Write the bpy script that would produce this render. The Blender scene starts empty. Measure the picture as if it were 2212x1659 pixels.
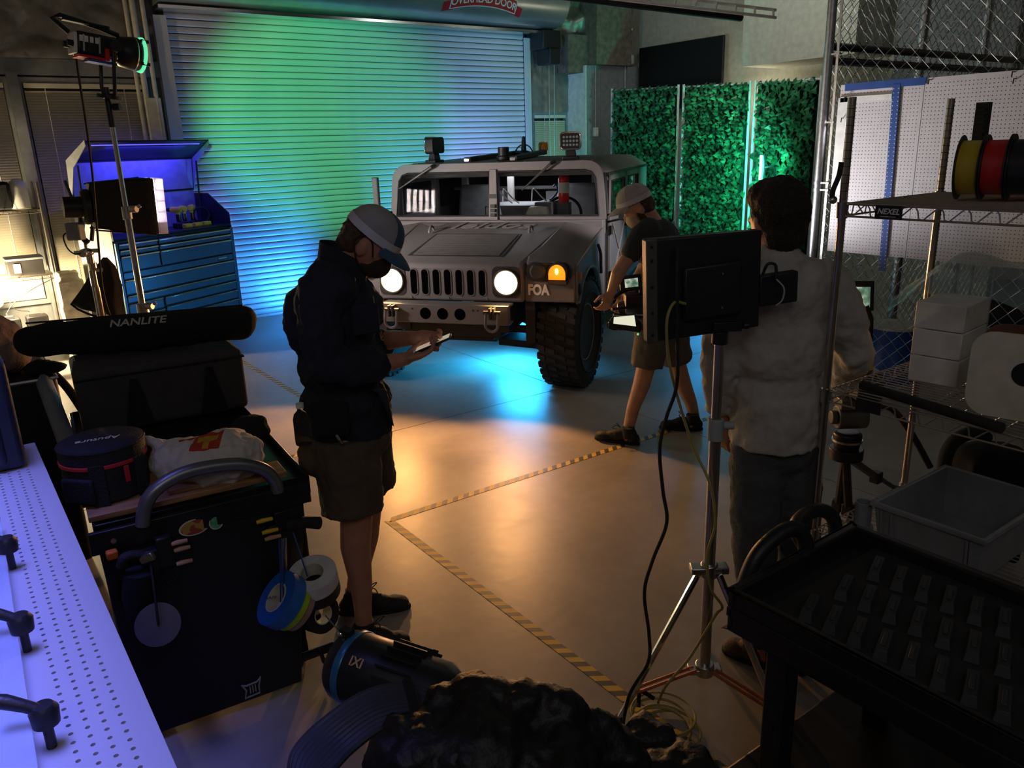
import bpy, bmesh, math, random
from mathutils import Vector, Matrix, Euler, noise
R_ = random.Random(7)
SC = bpy.context.scene
COL = SC.collection
PI = math.pi
# ------------------------------------------------------------------ camera
F_PX, PITCH, ROLL, YAW, CAMH = 1706.29, math.radians(16.8255), math.radians(-1.83216), math.radians(35.648), 2.0
_fw = Vector((math.sin(YAW)*math.cos(PITCH), math.cos(YAW)*math.cos(PITCH), -math.sin(PITCH)))
_r0 = Vector((math.cos(YAW), -math.sin(YAW), 0)); _u0 = _r0.cross(_fw)
_rt = math.cos(ROLL)*_r0 + math.sin(ROLL)*_u0
_up = -math.sin(ROLL)*_r0 + math.cos(ROLL)*_u0
CAMP = Vector((0, 0, CAMH))
cd = bpy.data.cameras.new('camera'); cam = bpy.data.objects.new('camera', cd); COL.objects.link(cam)
cd.sensor_fit = 'HORIZONTAL'; cd.sensor_width = 36; cd.lens = F_PX*36/2212; cd.clip_start = 0.02; cd.clip_end = 100
cam.matrix_world = Matrix(((_rt.x, _up.x, -_fw.x, 0), (_rt.y, _up.y, -_fw.y, 0), (_rt.z, _up.z, -_fw.z, CAMH), (0, 0, 0, 1)))
SC.camera = cam
# ------------------------------------------------------------------ world, exposure, lights
w = bpy.data.worlds.new('world'); SC.world = w; w.use_nodes = True
w.node_tree.nodes['Background'].inputs[0].default_value = (.5, .52, .6, 1); w.node_tree.nodes['Background'].inputs[1].default_value = .03
SC.view_settings.view_transform = 'Standard'; SC.view_settings.look = 'None'; SC.view_settings.exposure = 0.0; SC.view_settings.gamma = 1.0
SC.view_settings.use_curve_mapping = False
def ray(px, py): return _fw + (px-1106)/F_PX*_rt - (py-829.5)/F_PX*_up
def G(px, py, z=0.0):
    d = ray(px, py); return CAMP + d*((z-CAMH)/d.z)
def AX(px, py, X):
    d = ray(px, py); return CAMP + d*(X/d.x)
def AY(px, py, Y):
    d = ray(px, py); return CAMP + d*(Y/d.y)
FH = Vector((math.sin(YAW), math.cos(YAW), 0)); RH = _r0.copy(); ZU = Vector((0, 0, 1))
def D(px, py, F):
    d = ray(px, py); return CAMP + d*(F/d.dot(FH))
def lamp(name, kind, loc, color, power, target=None, size=.1, spot=60, blend=.4, size_y=None):
    l = bpy.data.lights.new(name, kind); l.color = color; l.energy = power
    if kind == 'AREA':
        l.size = size
        if size_y: l.shape = 'RECTANGLE'; l.size_y = size_y
    else: l.shadow_soft_size = size
    if kind == 'SPOT': l.spot_size = math.radians(spot); l.spot_blend = blend
    o = bpy.data.objects.new(name, l); COL.objects.link(o); o.location = loc
    if target is not None:
        o.rotation_euler = (Vector(target)-Vector(loc)).to_track_quat('-Z', 'Y').to_euler()
    return o
HVM = Matrix.Translation((3.712, 5.76, 0)) @ Matrix.Rotation(math.radians(-53), 4, 'Z')
def HV(x, y, z): return HVM @ Vector((x, y, z))
DOORY = 9.91
# blue uplights standing on the floor behind the vehicle, washing the rolling door
lamp('blue_floor_light', 'SPOT', (3.80, 9.30, .10), (.03, .30, 1), 150, (3.45, 9.9, .62), .08, 105, 1)
lamp('blue_floor_light_far', 'SPOT', (5.7, 8.9, .25), (.08, .40, 1), 170, (5.9, 9.9, 1.3), .1, 90, 1)
lamp('violet_spot', 'SPOT', (6.2, 8.7, .9), (.30, .38, 1), 260, AY(1060, 290, DOORY), .08, 70, 1)
# cyan light lying under the vehicle
lamp('cyan_under_light', 'AREA', HV(.25, .55, .40), (.03, .46, 1), 48, HV(.15, .40, 0), .5, size_y=.3)
lamp('blue_side_light', 'SPOT', HV(1.75, 3.9, .9), (.03, .38, .9), 36, HV(1.7, 2.3, 0), .15, 80, .8)
# headlights
for s in (-1, 1):
    lamp('headlight_beam', 'SPOT', HV(.495*s, -.585, .96), (1, .45, .14), 108, HV(.495*s - .1, -2.6, .70), .04, 128, .25)
lamp('turn_glow', 'POINT', HV(.91, -.66, 1.05), (1, .42, .05), .6, None, .03)
# violet-blue lamp over the optical bench
lamp('bench_violet_lamp', 'AREA', (-.18, 1.85, 2.7), (.20, .21, 1), 11.5, None, .55, size_y=2.1).data.spread = math.radians(40)
# dim ambient fill added high overhead, the room lamps being off
lamp('overhead_fill', 'AREA', (4.0, 3.6, 4.6), (.9, .8, .72), 5, (4.0, 4.2, 0), 2.5)
# dim fills added behind the camera, not lamps of the room
lamp('camera_fill', 'AREA', (1.4, -1.9, 3.8), (.90, .92, 1), 4.5, (1.9, 2.2, 1.0), 1.8)
lamp('camera_fill_left', 'AREA', (-1.1, -1.2, 3.8), (1, .93, .9), 13, (1.2, 3.0, 1.3), 1.2)  # second added fill, lifting the camera side of the near man
# white lamp lighting the truck's flank
lamp('flank_lamp', 'SPOT', (5.6, 3.2, 2.2), (1, .90, .92), 300, HV(1.05, 1.0, 1.15), .12, 30, .7)
lamp('ceiling_right', 'AREA', (7.2, 5.6, 4.4), (.85, .95, .85), 18, (9.5, 7.5, 2.6), 1.2)
# ------------------------------------------------------------------ materials
M = {}
def mat(name, col, rough=.6, metal=0, var=.12, scale=14, bump=.0, emit=0, emitcol=None, trans=0, coat=0, alpha=1, ior=1.45, spec=.5, stretch=None, bscale=None):
    m = bpy.data.materials.new(name); m.use_nodes = True; nt = m.node_tree; b = nt.nodes['Principled BSDF']
    b.inputs['Roughness'].default_value = rough; b.inputs['Metallic'].default_value = metal
    b.inputs['Transmission Weight'].default_value = trans; b.inputs['Coat Weight'].default_value = coat
    b.inputs['IOR'].default_value = ior; b.inputs['Alpha'].default_value = alpha
    b.inputs['Specular IOR Level'].default_value = spec
    tc = nt.nodes.new('ShaderNodeTexCoord'); mp = nt.nodes.new('ShaderNodeMapping')
    nt.links.new(tc.outputs['Object'], mp.inputs[0])
    if stretch: mp.inputs['Scale'].default_value = stretch
    n = nt.nodes.new('ShaderNodeTexNoise'); n.inputs['Scale'].default_value = scale; n.inputs['Detail'].default_value = 4
    nt.links.new(mp.outputs[0], n.inputs['Vector'])
    r = nt.nodes.new('ShaderNodeValToRGB'); nt.links.new(n.outputs['Fac'], r.inputs[0])
    lo = [max(0, c*(1-var)) for c in col]; hi = [min(1, c*(1+var)) for c in col]
    r.color_ramp.elements[0].position = .3; r.color_ramp.elements[1].position = .7
    r.color_ramp.elements[0].color = (*lo, 1); r.color_ramp.elements[1].color = (*hi, 1)
    nt.links.new(r.outputs[0], b.inputs['Base Color'])
    if bump:
        n2 = nt.nodes.new('ShaderNodeTexNoise'); n2.inputs['Scale'].default_value = bscale or scale*6; n2.inputs['Detail'].default_value = 3
        nt.links.new(mp.outputs[0], n2.inputs['Vector'])
        bp = nt.nodes.new('ShaderNodeBump'); bp.inputs['Strength'].default_value = bump; bp.inputs['Distance'].default_value = .01
        nt.links.new(n2.outputs['Fac'], bp.inputs['Height']); nt.links.new(bp.outputs[0], b.inputs['Normal'])
    if emit:
        b.inputs['Emission Color'].default_value = (*(emitcol or col), 1); b.inputs['Emission Strength'].default_value = emit
    M[name] = m; return m
mat('black_plastic', (.012, .012, .014), .45, bump=.1, scale=30)
mat('black_rubber', (.016, .016, .016), .75, bump=.3, scale=20)
mat('black_metal', (.02, .02, .022), .38, .3)
mat('black_cloth', (.010, .010, .012), .95, bump=.5, scale=40, bscale=300)
mat('chrome', (.72, .72, .72), .18, 1, var=.05)
mat('steel', (.50, .50, .50), .32, 1, var=.1)
mat('galvanised', (.45, .47, .48), .42, 1, var=.2, scale=30)
mat('zinc_wire', (.55, .55, .55), .35, 1, var=.1)
mat('white_paint', (.75, .75, .72), .55)
mat('cream_paint', (.60, .58, .48), .7, bump=.1)
mat('grey_paint', (.30, .32, .34), .6)
mat('grey_plastic', (.20, .22, .24), .5, bump=.05)
mat('red_paint', (.55, .02, .02), .35)
mat('orange_plastic', (.75, .16, .02), .5)
mat('yellow_plastic', (.75, .50, .03), .5)
mat('blue_paint', (.015, .07, .30), .4)
mat('wood', (.36, .19, .09), .6, var=.35, scale=6, stretch=(1, 12, 12))
mat('void', (.002, .002, .002), 1, spec=0)
mat('glass_clear', (.9, .93, .93), .03, trans=1, var=.01, ior=1.1)
mat('white_print', (.80, .80, .80), .6, var=.03)
mat('text_grey', (.42, .42, .42), .6, var=.03)
mat('skin', (.42, .20, .13), .55, var=.12, scale=18, bump=.05)
mat('skin2', (.50, .27, .18), .55, var=.12, scale=18, bump=.05)
mat('hair_dark', (.018, .012, .009), .75, var=.4, scale=60, bump=.9, bscale=160)
mat('hair_brown', (.07, .04, .022), .7, var=.5, scale=60, bump=.9, bscale=160)
# ------------------------------------------------------------------ mesh helpers
ROOT = {}
class MB:
    def __init__(s): s.v = []; s.f = []; s.mi = []; s.cm = 0
    def add(s, vs, fs):
        o = len(s.v); s.v += [Vector(v) for v in vs]; s.f += [tuple(i+o for i in f) for f in fs]; s.mi += [s.cm]*len(fs); return s
    def box(s, c, size, m=None):
        x, y, z = [q/2 for q in size]
        vs = [Vector((sx*x, sy*y, sz*z)) for sz in (-1, 1) for sy in (-1, 1) for sx in (-1, 1)]
        if m is not None: vs = [m @ v for v in vs]
        c = Vector(c); vs = [v+c for v in vs]
        return s.add(vs, [(0, 2, 3, 1), (4, 5, 7, 6), (0, 1, 5, 4), (2, 6, 7, 3), (0, 4, 6, 2), (1, 3, 7, 5)])
    def bb(s, x0, x1, y0, y1, z0, z1): return s.box(((x0+x1)/2, (y0+y1)/2, (z0+z1)/2), (abs(x1-x0), abs(y1-y0), abs(z1-z0)))
    def hexa(s, p):   # 8 points: bottom ring 4, top ring 4
        return s.add(p, [(3, 2, 1, 0), (4, 5, 6, 7), (0, 1, 5, 4), (1, 2, 6, 5), (2, 3, 7, 6), (3, 0, 4, 7)])
    def cyl(s, a, b, r0, r1=None, n=16, cap=True):
        a, b = Vector(a), Vector(b); r1 = r0 if r1 is None else r1
        d = (b-a).normalized(); u = d.orthogonal().normalized(); v = d.cross(u)
        vs = []
        for p, r in ((a, r0), (b, r1)):
            for i in range(n):
                t = 2*PI*i/n; vs.append(p+u*(r*math.cos(t))+v*(r*math.sin(t)))
        fs = [(i, (i+1) % n, n+(i+1) % n, n+i) for i in range(n)]
        if cap: fs += [tuple(range(n-1, -1, -1)), tuple(range(n, 2*n))]
        return s.add(vs, fs)
    def tube(s, pts, r, n=8, closed=False):
        pts = [Vector(p) for p in pts]; N = len(pts); rr = r if isinstance(r, (list, tuple)) else [r]*N
        o = []; u = None
        for i, p in enumerate(pts):
            a = pts[(i-1) % N] if (closed or i > 0) else p; b = pts[(i+1) % N] if (closed or i < N-1) else p
            d = (b-a)
            d = d.normalized() if d.length > 1e-9 else ZU
            if u is None: u = d.orthogonal().normalized()
            else:
                u = u - d*u.dot(d); u = u.normalized() if u.length > 1e-6 else d.orthogonal().normalized()
            v = d.cross(u)
            for k in range(n):
                t = 2*PI*k/n; o.append(p+u*(rr[i]*math.cos(t))+v*(rr[i]*math.sin(t)))
        fs = []
        for i in range(N if closed else N-1):
            j = (i+1) % N
            for k in range(n): fs.append((i*n+k, i*n+(k+1) % n, j*n+(k+1) % n, j*n+k))
        if not closed: fs += [tuple(range(n-1, -1, -1)), tuple(range((N-1)*n, N*n))]
        return s.add(o, fs)
    def lathe(s, prof, c, axis=(0, 0, 1), n=24, closed=False):   # prof: (r, h)
        c = Vector(c); d = Vector(axis).normalized(); u = d.orthogonal().normalized(); v = d.cross(u)
        vs = []; P = len(prof)
        for r, h in prof:
            for k in range(n):
                t = 2*PI*k/n; vs.append(c+d*h+u*(r*math.cos(t))+v*(r*math.sin(t)))
        fs = []
        for i in range(P if closed else P-1):
            j = (i+1) % P
            for k in range(n): fs.append((i*n+k, i*n+(k+1) % n, j*n+(k+1) % n, j*n+k))
        if not closed:
            if prof[0][0] > 1e-5: fs.append(tuple(range(n-1, -1, -1)))
            if prof[-1][0] > 1e-5: fs.append(tuple(range((P-1)*n, P*n)))
        return s.add(vs, fs)
    def ell(s, c, rad, m=None, n=16, k=10):
        c = Vector(c); vs = []
        for i in range(k+1):
            ph = -PI/2+PI*i/k
            for j in range(n):
                t = 2*PI*j/n; q = Vector((rad[0]*math.cos(ph)*math.cos(t), rad[1]*math.cos(ph)*math.sin(t), rad[2]*math.sin(ph)))
                vs.append(c+(m @ q if m is not None else q))
        fs = [(i*n+j, i*n+(j+1) % n, (i+1)*n+(j+1) % n, (i+1)*n+j) for i in range(k) for j in range(n)]
        return s.add(vs, fs)
    def prism(s, poly, o, u, v, w, t):   # poly 2d in (u,v) frame at o, extruded t along w
        o, u, v, w = Vector(o), Vector(u), Vector(v), Vector(w); n = len(poly)
        a = [o+u*x+v*y for x, y in poly]; b = [p+w*t for p in a]
        return s.add(a+b, [tuple(range(n-1, -1, -1)), tuple(range(n, 2*n))]+[(i, (i+1) % n, n+(i+1) % n, n+i) for i in range(n)])
    def grid(s, fn, nu, nv, thick=None):
        vs = [fn(i/nu, j/nv) for j in range(nv+1) for i in range(nu+1)]
        return s.add(vs, [(j*(nu+1)+i, j*(nu+1)+i+1, (j+1)*(nu+1)+i+1, (j+1)*(nu+1)+i) for j in range(nv) for i in range(nu)])
    def mesh(s, name, mats, M4=None, smooth=None):
        me = bpy.data.meshes.new(name)
        vs = s.v if M4 is None else [M4 @ v for v in s.v]
        me.from_pydata([tuple(v) for v in vs], [], s.f)
        for m in (mats if isinstance(mats, (list, tuple)) else [mats]): me.materials.append(M[m])
        if len(set(s.mi)) > 1: me.polygons.foreach_set('material_index', s.mi)
        bm = bmesh.new(); bm.from_mesh(me); bmesh.ops.remove_doubles(bm, verts=bm.verts, dist=1e-6); bmesh.ops.recalc_face_normals(bm, faces=bm.faces); bm.to_mesh(me); bm.free()
        if smooth:
            me.polygons.foreach_set('use_smooth', [True]*len(me.polygons)); me.set_sharp_from_angle(angle=math.radians(smooth if smooth is not True else 40))
        me.update(); return me
    def build(s, name, mats, parent=None, space='w', smooth=40, bevel=0, seg=2, mods=None):
        M4 = None; RM = None
        if parent is not None:
            RM = ROOT.get(parent.name)
            if RM is not None and space == 'w': M4 = RM.inverted()
        me = s.mesh(name, mats, M4, smooth)
        o = bpy.data.objects.new(name, me); COL.objects.link(o)
        if parent is not None:
            o.parent = parent
            if RM is not None: ROOT[o.name] = RM
        if bevel:
            b = o.modifiers.new('bevel', 'BEVEL'); b.width = bevel; b.segments = seg; b.limit_method = 'ANGLE'; b.angle_limit = math.radians(35)
        if mods:
            for k, kw in mods:
                md = o.modifiers.new(k.lower(), k)
                for a, q in kw.items(): setattr(md, a, q)
        return o
LABELS = {}
def tag(o, label, cat, group=None):
    o['label'] = label; o['category'] = cat
    if group: o['group'] = group
    return o
def thing(name, label, cat, loc=(0, 0, 0), rz=0, group=None, mx=None):
    o = bpy.data.objects.new(name, None); COL.objects.link(o); o.empty_display_size = .05
    m = mx if mx is not None else Matrix.Translation(loc) @ Matrix.Rotation(rz, 4, 'Z')
    o.matrix_world = m; ROOT[o.name] = m.copy(); tag(o, label, cat, group); return o
def struct(o): o['kind'] = 'structure'; return o
def part(name, mats, parent, fn, **k):
    b = MB(); fn(b); return b.build(name, mats, parent, **k)
def share(o, parent, M4=None, name=None):   # copy of a part sharing mesh data, M4 = local matrix
    c = o.copy(); COL.objects.link(c); c.parent = parent
    if M4 is not None: c.matrix_local = M4
    if parent.name in ROOT: ROOT[c.name] = ROOT[parent.name]
    return c
def text_mesh(body, size, extrude=.001, bold=False, shear=0, spacing=1.0, width=1.0):
    cu = bpy.data.curves.new('txt', 'FONT'); cu.body = body; cu.size = size; cu.extrude = extrude; cu.align_x = 'CENTER'; cu.align_y = 'CENTER'
    cu.shear = shear; cu.space_character = spacing; cu.resolution_u = 4
    if bold: cu.offset = size*(.018 if bold is True else bold)
    o = bpy.data.objects.new('txt', cu); COL.objects.link(o)
    me = bpy.data.meshes.new_from_object(o.evaluated_get(bpy.context.evaluated_depsgraph_get()))
    bpy.data.objects.remove(o); bpy.data.curves.remove(cu)
    return [Vector((v.co.x*width, v.co.y, v.co.z)) for v in me.vertices], [tuple(p.vertices) for p in me.polygons]
def text(name, body, size, mt, parent, o, u, v, space='w', **k):
    vs, fs = text_mesh(body, size, **k); o, u, v = Vector(o), Vector(u).normalized(), Vector(v).normalized(); n = u.cross(v)
    b = MB(); b.add([o+u*p.x+v*p.y+n*p.z for p in vs], fs); return b.build(name, mt, parent, space=space, smooth=None)
def spline(pts, n=8):
    pts = [Vector(p) for p in pts]; out = []
    P = [pts[0]*2-pts[1]]+pts+[pts[-1]*2-pts[-2]]
    for i in range(1, len(P)-2):
        for k in range(n):
            t = k/n; a, b, c, d = P[i-1:i+3]
            out.append(.5*((2*b)+(c-a)*t+(2*a-5*b+4*c-d)*t*t+(3*b-a-3*c+d)*t**3))
    out.append(pts[-1]); return out
def arc(c, u, v, r, a0, a1, n=12):
    c, u, v = Vector(c), Vector(u), Vector(v); return [c+u*(r*math.cos(a0+(a1-a0)*i/n))+v*(r*math.sin(a0+(a1-a0)*i/n)) for i in range(n+1)]
def rrect(w, h, r, n=5):
    o = []
    for cx, cy, a in ((w/2-r, h/2-r, 0), (-w/2+r, h/2-r, PI/2), (-w/2+r, -h/2+r, PI), (w/2-r, -h/2+r, 1.5*PI)):
        for i in range(n+1): o.append((cx+r*math.cos(a+PI/2*i/n), cy+r*math.sin(a+PI/2*i/n)))
    return o
# ------------------------------------------------------------------ structure materials
def mat_floor():
    m = bpy.data.materials.new('concrete'); m.use_nodes = True; nt = m.node_tree; b = nt.nodes['Principled BSDF']; L = nt.links.new
    tc = nt.nodes.new('ShaderNodeTexCoord')
    n1 = nt.nodes.new('ShaderNodeTexNoise'); n1.inputs['Scale'].default_value = 1.3; n1.inputs['Detail'].default_value = 8; n1.inputs['Roughness'].default_value = .65
    n2 = nt.nodes.new('ShaderNodeTexNoise'); n2.inputs['Scale'].default_value = 14; n2.inputs['Detail'].default_value = 6
    n3 = nt.nodes.new('ShaderNodeTexVoronoi'); n3.feature = 'DISTANCE_TO_EDGE'; n3.inputs['Scale'].default_value = .55
    for n in (n1, n2, n3): L(tc.outputs['Object'], n.inputs['Vector'])
    r = nt.nodes.new('ShaderNodeValToRGB'); r.color_ramp.elements[0].position = .3; r.color_ramp.elements[1].position = .72
    r.color_ramp.elements[0].color = (.24, .215, .185, 1); r.color_ramp.elements[1].color = (.36, .325, .28, 1)
    mx = nt.nodes.new('ShaderNodeMath'); mx.operation = 'MULTIPLY_ADD'; mx.inputs[1].default_value = .25; L(n2.outputs['Fac'], mx.inputs[0]); L(n1.outputs['Fac'], mx.inputs[2])
    sb = nt.nodes.new('ShaderNodeMath'); sb.operation = 'SUBTRACT'; sb.inputs[1].default_value = .12; L(mx.outputs[0], sb.inputs[0]); L(sb.outputs[0], r.inputs[0]); L(r.outputs[0], b.inputs['Base Color'])
    rr = nt.nodes.new('ShaderNodeMapRange'); rr.inputs['To Min'].default_value = .28; rr.inputs['To Max'].default_value = .55; L(n1.outputs['Fac'], rr.inputs['Value']); L(rr.outputs[0], b.inputs['Roughness'])
    bp = nt.nodes.new('ShaderNodeBump'); bp.inputs['Strength'].default_value = .08; bp.inputs['Distance'].default_value = .01; L(n2.outputs['Fac'], bp.inputs['Height']); L(bp.outputs[0], b.inputs['Normal'])
    M['concrete'] = m
mat_floor()
mat('joint_filler', (.05, .045, .04), .9)
mat('tape_yellow', (.62, .40, .04), .55, var=.1)
mat('tape_black', (.05, .05, .05), .5, var=.2)
mat('door_slat', (.62, .63, .62), .42, .15, var=.05, scale=3)
mat('door_hood', (.42, .43, .43), .3, .7, var=.1, scale=4)
mat('foil', (.26, .24, .20), .38, .5, var=.35, scale=3, bump=.8, bscale=9)
mat('wall_grey', (.22, .23, .24), .8, bump=.05)
mat('wall_cream', (.55, .53, .44), .8, bump=.05)
mat('wall_dark', (.10, .10, .10), .9)
mat('concrete_col', (.16, .13, .10), .9, var=.3, bump=.4)
mat('blind', (.66, .61, .47), .55, var=.04)
mat('window_glass', (.02, .025, .03), .08, var=.05)
# floor
fl = struct(part('floor', 'joint_filler', None, lambda b: b.bb(-2.6, 9.6, -2.6, 10.1, -.12, -.012)))
xs = [-2.6, 0.0, 4.11, 9.6]; ys = [-2.6, .9, 4.99, 10.1]
for i in range(3):
    for j in range(3):
        part('slab', 'concrete', fl, lambda b: b.bb(xs[i]+.0035, xs[i+1]-.0035, ys[j]+.0035, ys[j+1]-.0035, -.04, 0))
struct(part('ceiling', 'wall_dark', None, lambda b: b.bb(-2.6, 9.6, -2.6, 10.1, 5.2, 5.3)))
struct(part('wall_left', 'wall_grey', None, lambda b: b.bb(-2.7, -2.6, -2.6, 10.1, -.02, 5.3)))
struct(part('wall_near', 'wall_grey', None, lambda b: b.bb(-2.7, 9.6, -2.7, -2.6, -.02, 5.3)))
struct(part('wall_back', 'wall_grey', None, lambda b: b.bb(-2.7, 9.7, 10.02, 10.12, -.02, 5.3)))
struct(part('wall_right', 'wall_cream', None, lambda b: b.bb(9.5, 9.6, -2.6, 10.02, -.02, 5.3)))
# hazard tape
def tape(p, d, ln, label, wd=.05, pitch=.0375):
    b = MB(); p = Vector(p); d = Vector(d).normalized(); n = Vector((-d.y, d.x, 0)); k = int(ln/pitch)
    for i in range(k):
        b.cm = i % 2; a = p+d*(i*pitch); e = p+d*((i+1)*pitch); sh = d*.018
        vs = [a-n*wd/2-sh, e-n*wd/2-sh, e+n*wd/2+sh, a+n*wd/2+sh]
        b.add([v+ZU*.0006 for v in vs]+[v+ZU*.0016 for v in vs], [(4, 5, 6, 7), (0, 1, 5, 4), (1, 2, 6, 5), (2, 3, 7, 6), (3, 0, 4, 7)])
    o = b.build('hazard_tape', ['tape_yellow', 'tape_black'], None, smooth=None); tag(o, label, 'tape', 'hazard tape lines on the floor')
tape((1.77, .5, 0), (0, 1, 0), 3.22, 'yellow and black hazard tape running from the coiled cable to the tape corner')
tape((1.78, 3.70, 0), (1, -.01, 0), 3.0, 'hazard tape line running across to the bending man\'s shoes')
tape((2.29, 5.2, 0), (0, 1, 0), 3.6, 'distant hazard tape line behind the man with the phone')
tape((1.20, 5.0, 0), (1, 0, 0), .75, 'short hazard tape piece left of the man\'s shorts')
# rolling door
DX0, DX1 = 2.55, 7.50
door = struct(part('door_1', 'wall_dark', None, lambda b: b.bb(DX0-.05, DX1+.05, DOORY+.03, DOORY+.06, 0, 3.75)))
sb = MB(); prof = [(0, .0005), (-.012, .004), (-.016, .016), (-.016, .052), (-.012, .064), (0, .0685)]
n = len(prof); vs = [(DX0, y, z) for y, z in prof]+[(DX1, y, z) for y, z in prof]
sb.add(vs, [(i, i+1, n+i+1, n+i) for i in range(n-1)]+[tuple(range(n)), tuple(range(2*n-1, n-1, -1)), (0, n, 2*n-1, n-1)])
s0 = sb.build('slat', 'door_slat', door, smooth=60); s0.location = (0, DOORY+.016, .03)
for i in range(1, 49): share(s0, door, Matrix.Translation((0, DOORY+.016, .03+i*.0745)))
part('bottom_bar', 'door_slat', door, lambda b: b.bb(DX0, DX1, DOORY-.015, DOORY+.02, 0, .03))
for x0, x1, nm in ((DX0-.13, DX0+.01, 'guide'), (DX1-.01, DX1+.10, 'guide')):
    part('guide', 'door_slat', door, lambda b: (b.bb(x0, x1, DOORY-.045, DOORY-.02, 0, 3.48), b.bb(x0 if x0 < 3 else x1-.02, x0+.02 if x0 < 3 else x1, DOORY-.04, DOORY+.05, 0, 3.48)), bevel=.004)
HY, HZ = 9.60, 3.92
def hoodf(b):
    P = [(HY+.30, HZ-.36), (HY+.06, HZ-.345)]+[(HY+.33*math.cos(a), HZ+.33*math.sin(a)) for a in [math.radians(-100-i*8) for i in range(24)]]+[(HY+.30, HZ+.33)]
    m = len(P); vs = [(DX0-.12, y, z) for y, z in P]+[(DX1+.36, y, z) for y, z in P]
    b.add(vs, [(i, i+1, m+i+1, m+i) for i in range(m-1)]+[tuple(range(m)), tuple(range(2*m-1, m-1, -1)), (0, m, 2*m-1, m-1)])
hood = part('hood', 'door_hood', door, hoodf, smooth=30)
part('hood_lip', 'chrome', door, lambda b: b.bb(DX0-.12, DX1+.2, HY+.03, HY+.27, HZ-.405, HZ-.365), bevel=.004)
part('motor_bracket', 'black_metal', door, lambda b: (b.bb(DX1+.08, DX1+.42, 9.55, 9.85, 3.30, 3.56), b.bb(DX1+.16, DX1+.36, 9.5, 9.8, 3.10, 3.32)), bevel=.02)
# arched ribbon badge on the hood
mat('badge_red', (.50, .02, .025), .4)
def hood_pt(u, h, off=.004):     # u along X from badge centre, h along hood arc
    a = math.radians(-178)+h/.33; a = PI+(-h)/.33
    return Vector((6.43+u, HY+(.33+off)*math.cos(a), HZ+(.33+off)*math.sin(a)))
def ribbon(b, u0, u1, h0, h1, crown, off, n=16):
    def fn(s, t):
        u = u0+(u1-u0)*s; h = h0+(h1-h0)*t+crown*(1-(u/.62)**2)-.13; return hood_pt(u, h, off)
    b.grid(fn, n, 3)
def badge(b):
    ribbon(b, -.62, -.46, -.17, -.04, .1, .003, 4); ribbon(b, .46, .62, -.17, -.04, .1, .003, 4)
part('badge_tail', 'badge_red', hood, badge, smooth=None)
part('badge_border', 'white_print', hood, lambda b: ribbon(b, -.52, .52, -.155, .025, .1, .005), smooth=None)
part('badge_ribbon', 'badge_red', hood, lambda b: ribbon(b, -.505, .505, -.143, .013, .1, .007), smooth=None)
vs, fs = text_mesh('OVERHEAD DOOR', .125, 0, True)
bt = MB(); bt.add([hood_pt(v.x*.97, v.y-.065+.1*(1-(v.x/.62)**2)-.13, .010) for v in vs], fs); bt.build('badge_lettering', 'white_print', hood, smooth=None)
# windows with blinds
def blind_window(name, x0, x1, z0, z1, y, label, warm=False):
    wd = struct(part(name, 'window_glass', None, lambda b: b.bb(x0, x1, y+.055, y+.065, z0, z1)))
    part('window_frame', 'wall_grey', wd, lambda b: (b.bb(x0-.05, x1+.05, y-.01, y+.07, z1, z1+.06), b.bb(x0-.05, x1+.05, y-.02, y+.07, z0-.05, z0), b.bb(x0-.05, x0, y-.01, y+.07, z0, z1), b.bb(x1, x1+.05, y-.01, y+.07, z0, z1)))
    t = thing('venetian_blind', label, 'blind', ((x0+x1)/2, y, z0), group='venetian blinds')
    part('headrail', 'blind', t, lambda b: b.bb(x0+.01, x1-.01, y-.02, y+.02, z1-.045, z1))
    part('bottom_rail', 'blind', t, lambda b: b.bb(x0+.01, x1-.01, y-.015, y+.015, z0+.01, z0+.03))
    def sl(b):
        k = int((z1-z0-.09)/.027)
        for i in range(k):
            z = z0+.045+i*.027
            b.add([(x0+.012, y-.012, z-.012), (x1-.012, y-.012, z-.012), (x1-.012, y-.004, z+.002), (x0+.012, y-.004, z+.002), (x0+.012, y+.006, z+.014), (x1-.012, y+.006, z+.014)], [(0, 1, 2, 3), (3, 2, 5, 4)])
    so = part('slats', 'blind', t, sl); so['kind'] = 'stuff'
    part('ladder_cord', 'white_print', t, lambda b: [b.cyl((x, y-.016, z0+.03), (x, y-.016, z1-.03), .003, n=6) for x in (x0+.2, x1-.2)])
blind_window('window_1', 1.06, 2.22, .55, 2.76, 9.93, 'cream venetian blind behind the light stand and open tool chest lid')
blind_window('window_2', -.40, .90, .55, 2.76, 9.93, 'cream venetian blind behind the wire shelf, glowing from the bright lamp')
blind_window('window_3', 7.68, 8.30, .55, 2.42, 9.93, 'narrow venetian blind between the rolling door and the white column')
trim = [0]
def trimf(fn, m='cream_paint', **k):
    trim[0] += 1; return struct(part('trim_%d' % trim[0], m, None, fn, **k))
trimf(lambda b: b.bb(.93, 1.03, 9.86, 10.0, 0, 2.86), 'wall_grey')
trimf(lambda b: b.bb(-2.5, 2.42, 9.90, 10.0, 2.84, 3.0), 'wall_grey')
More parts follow.
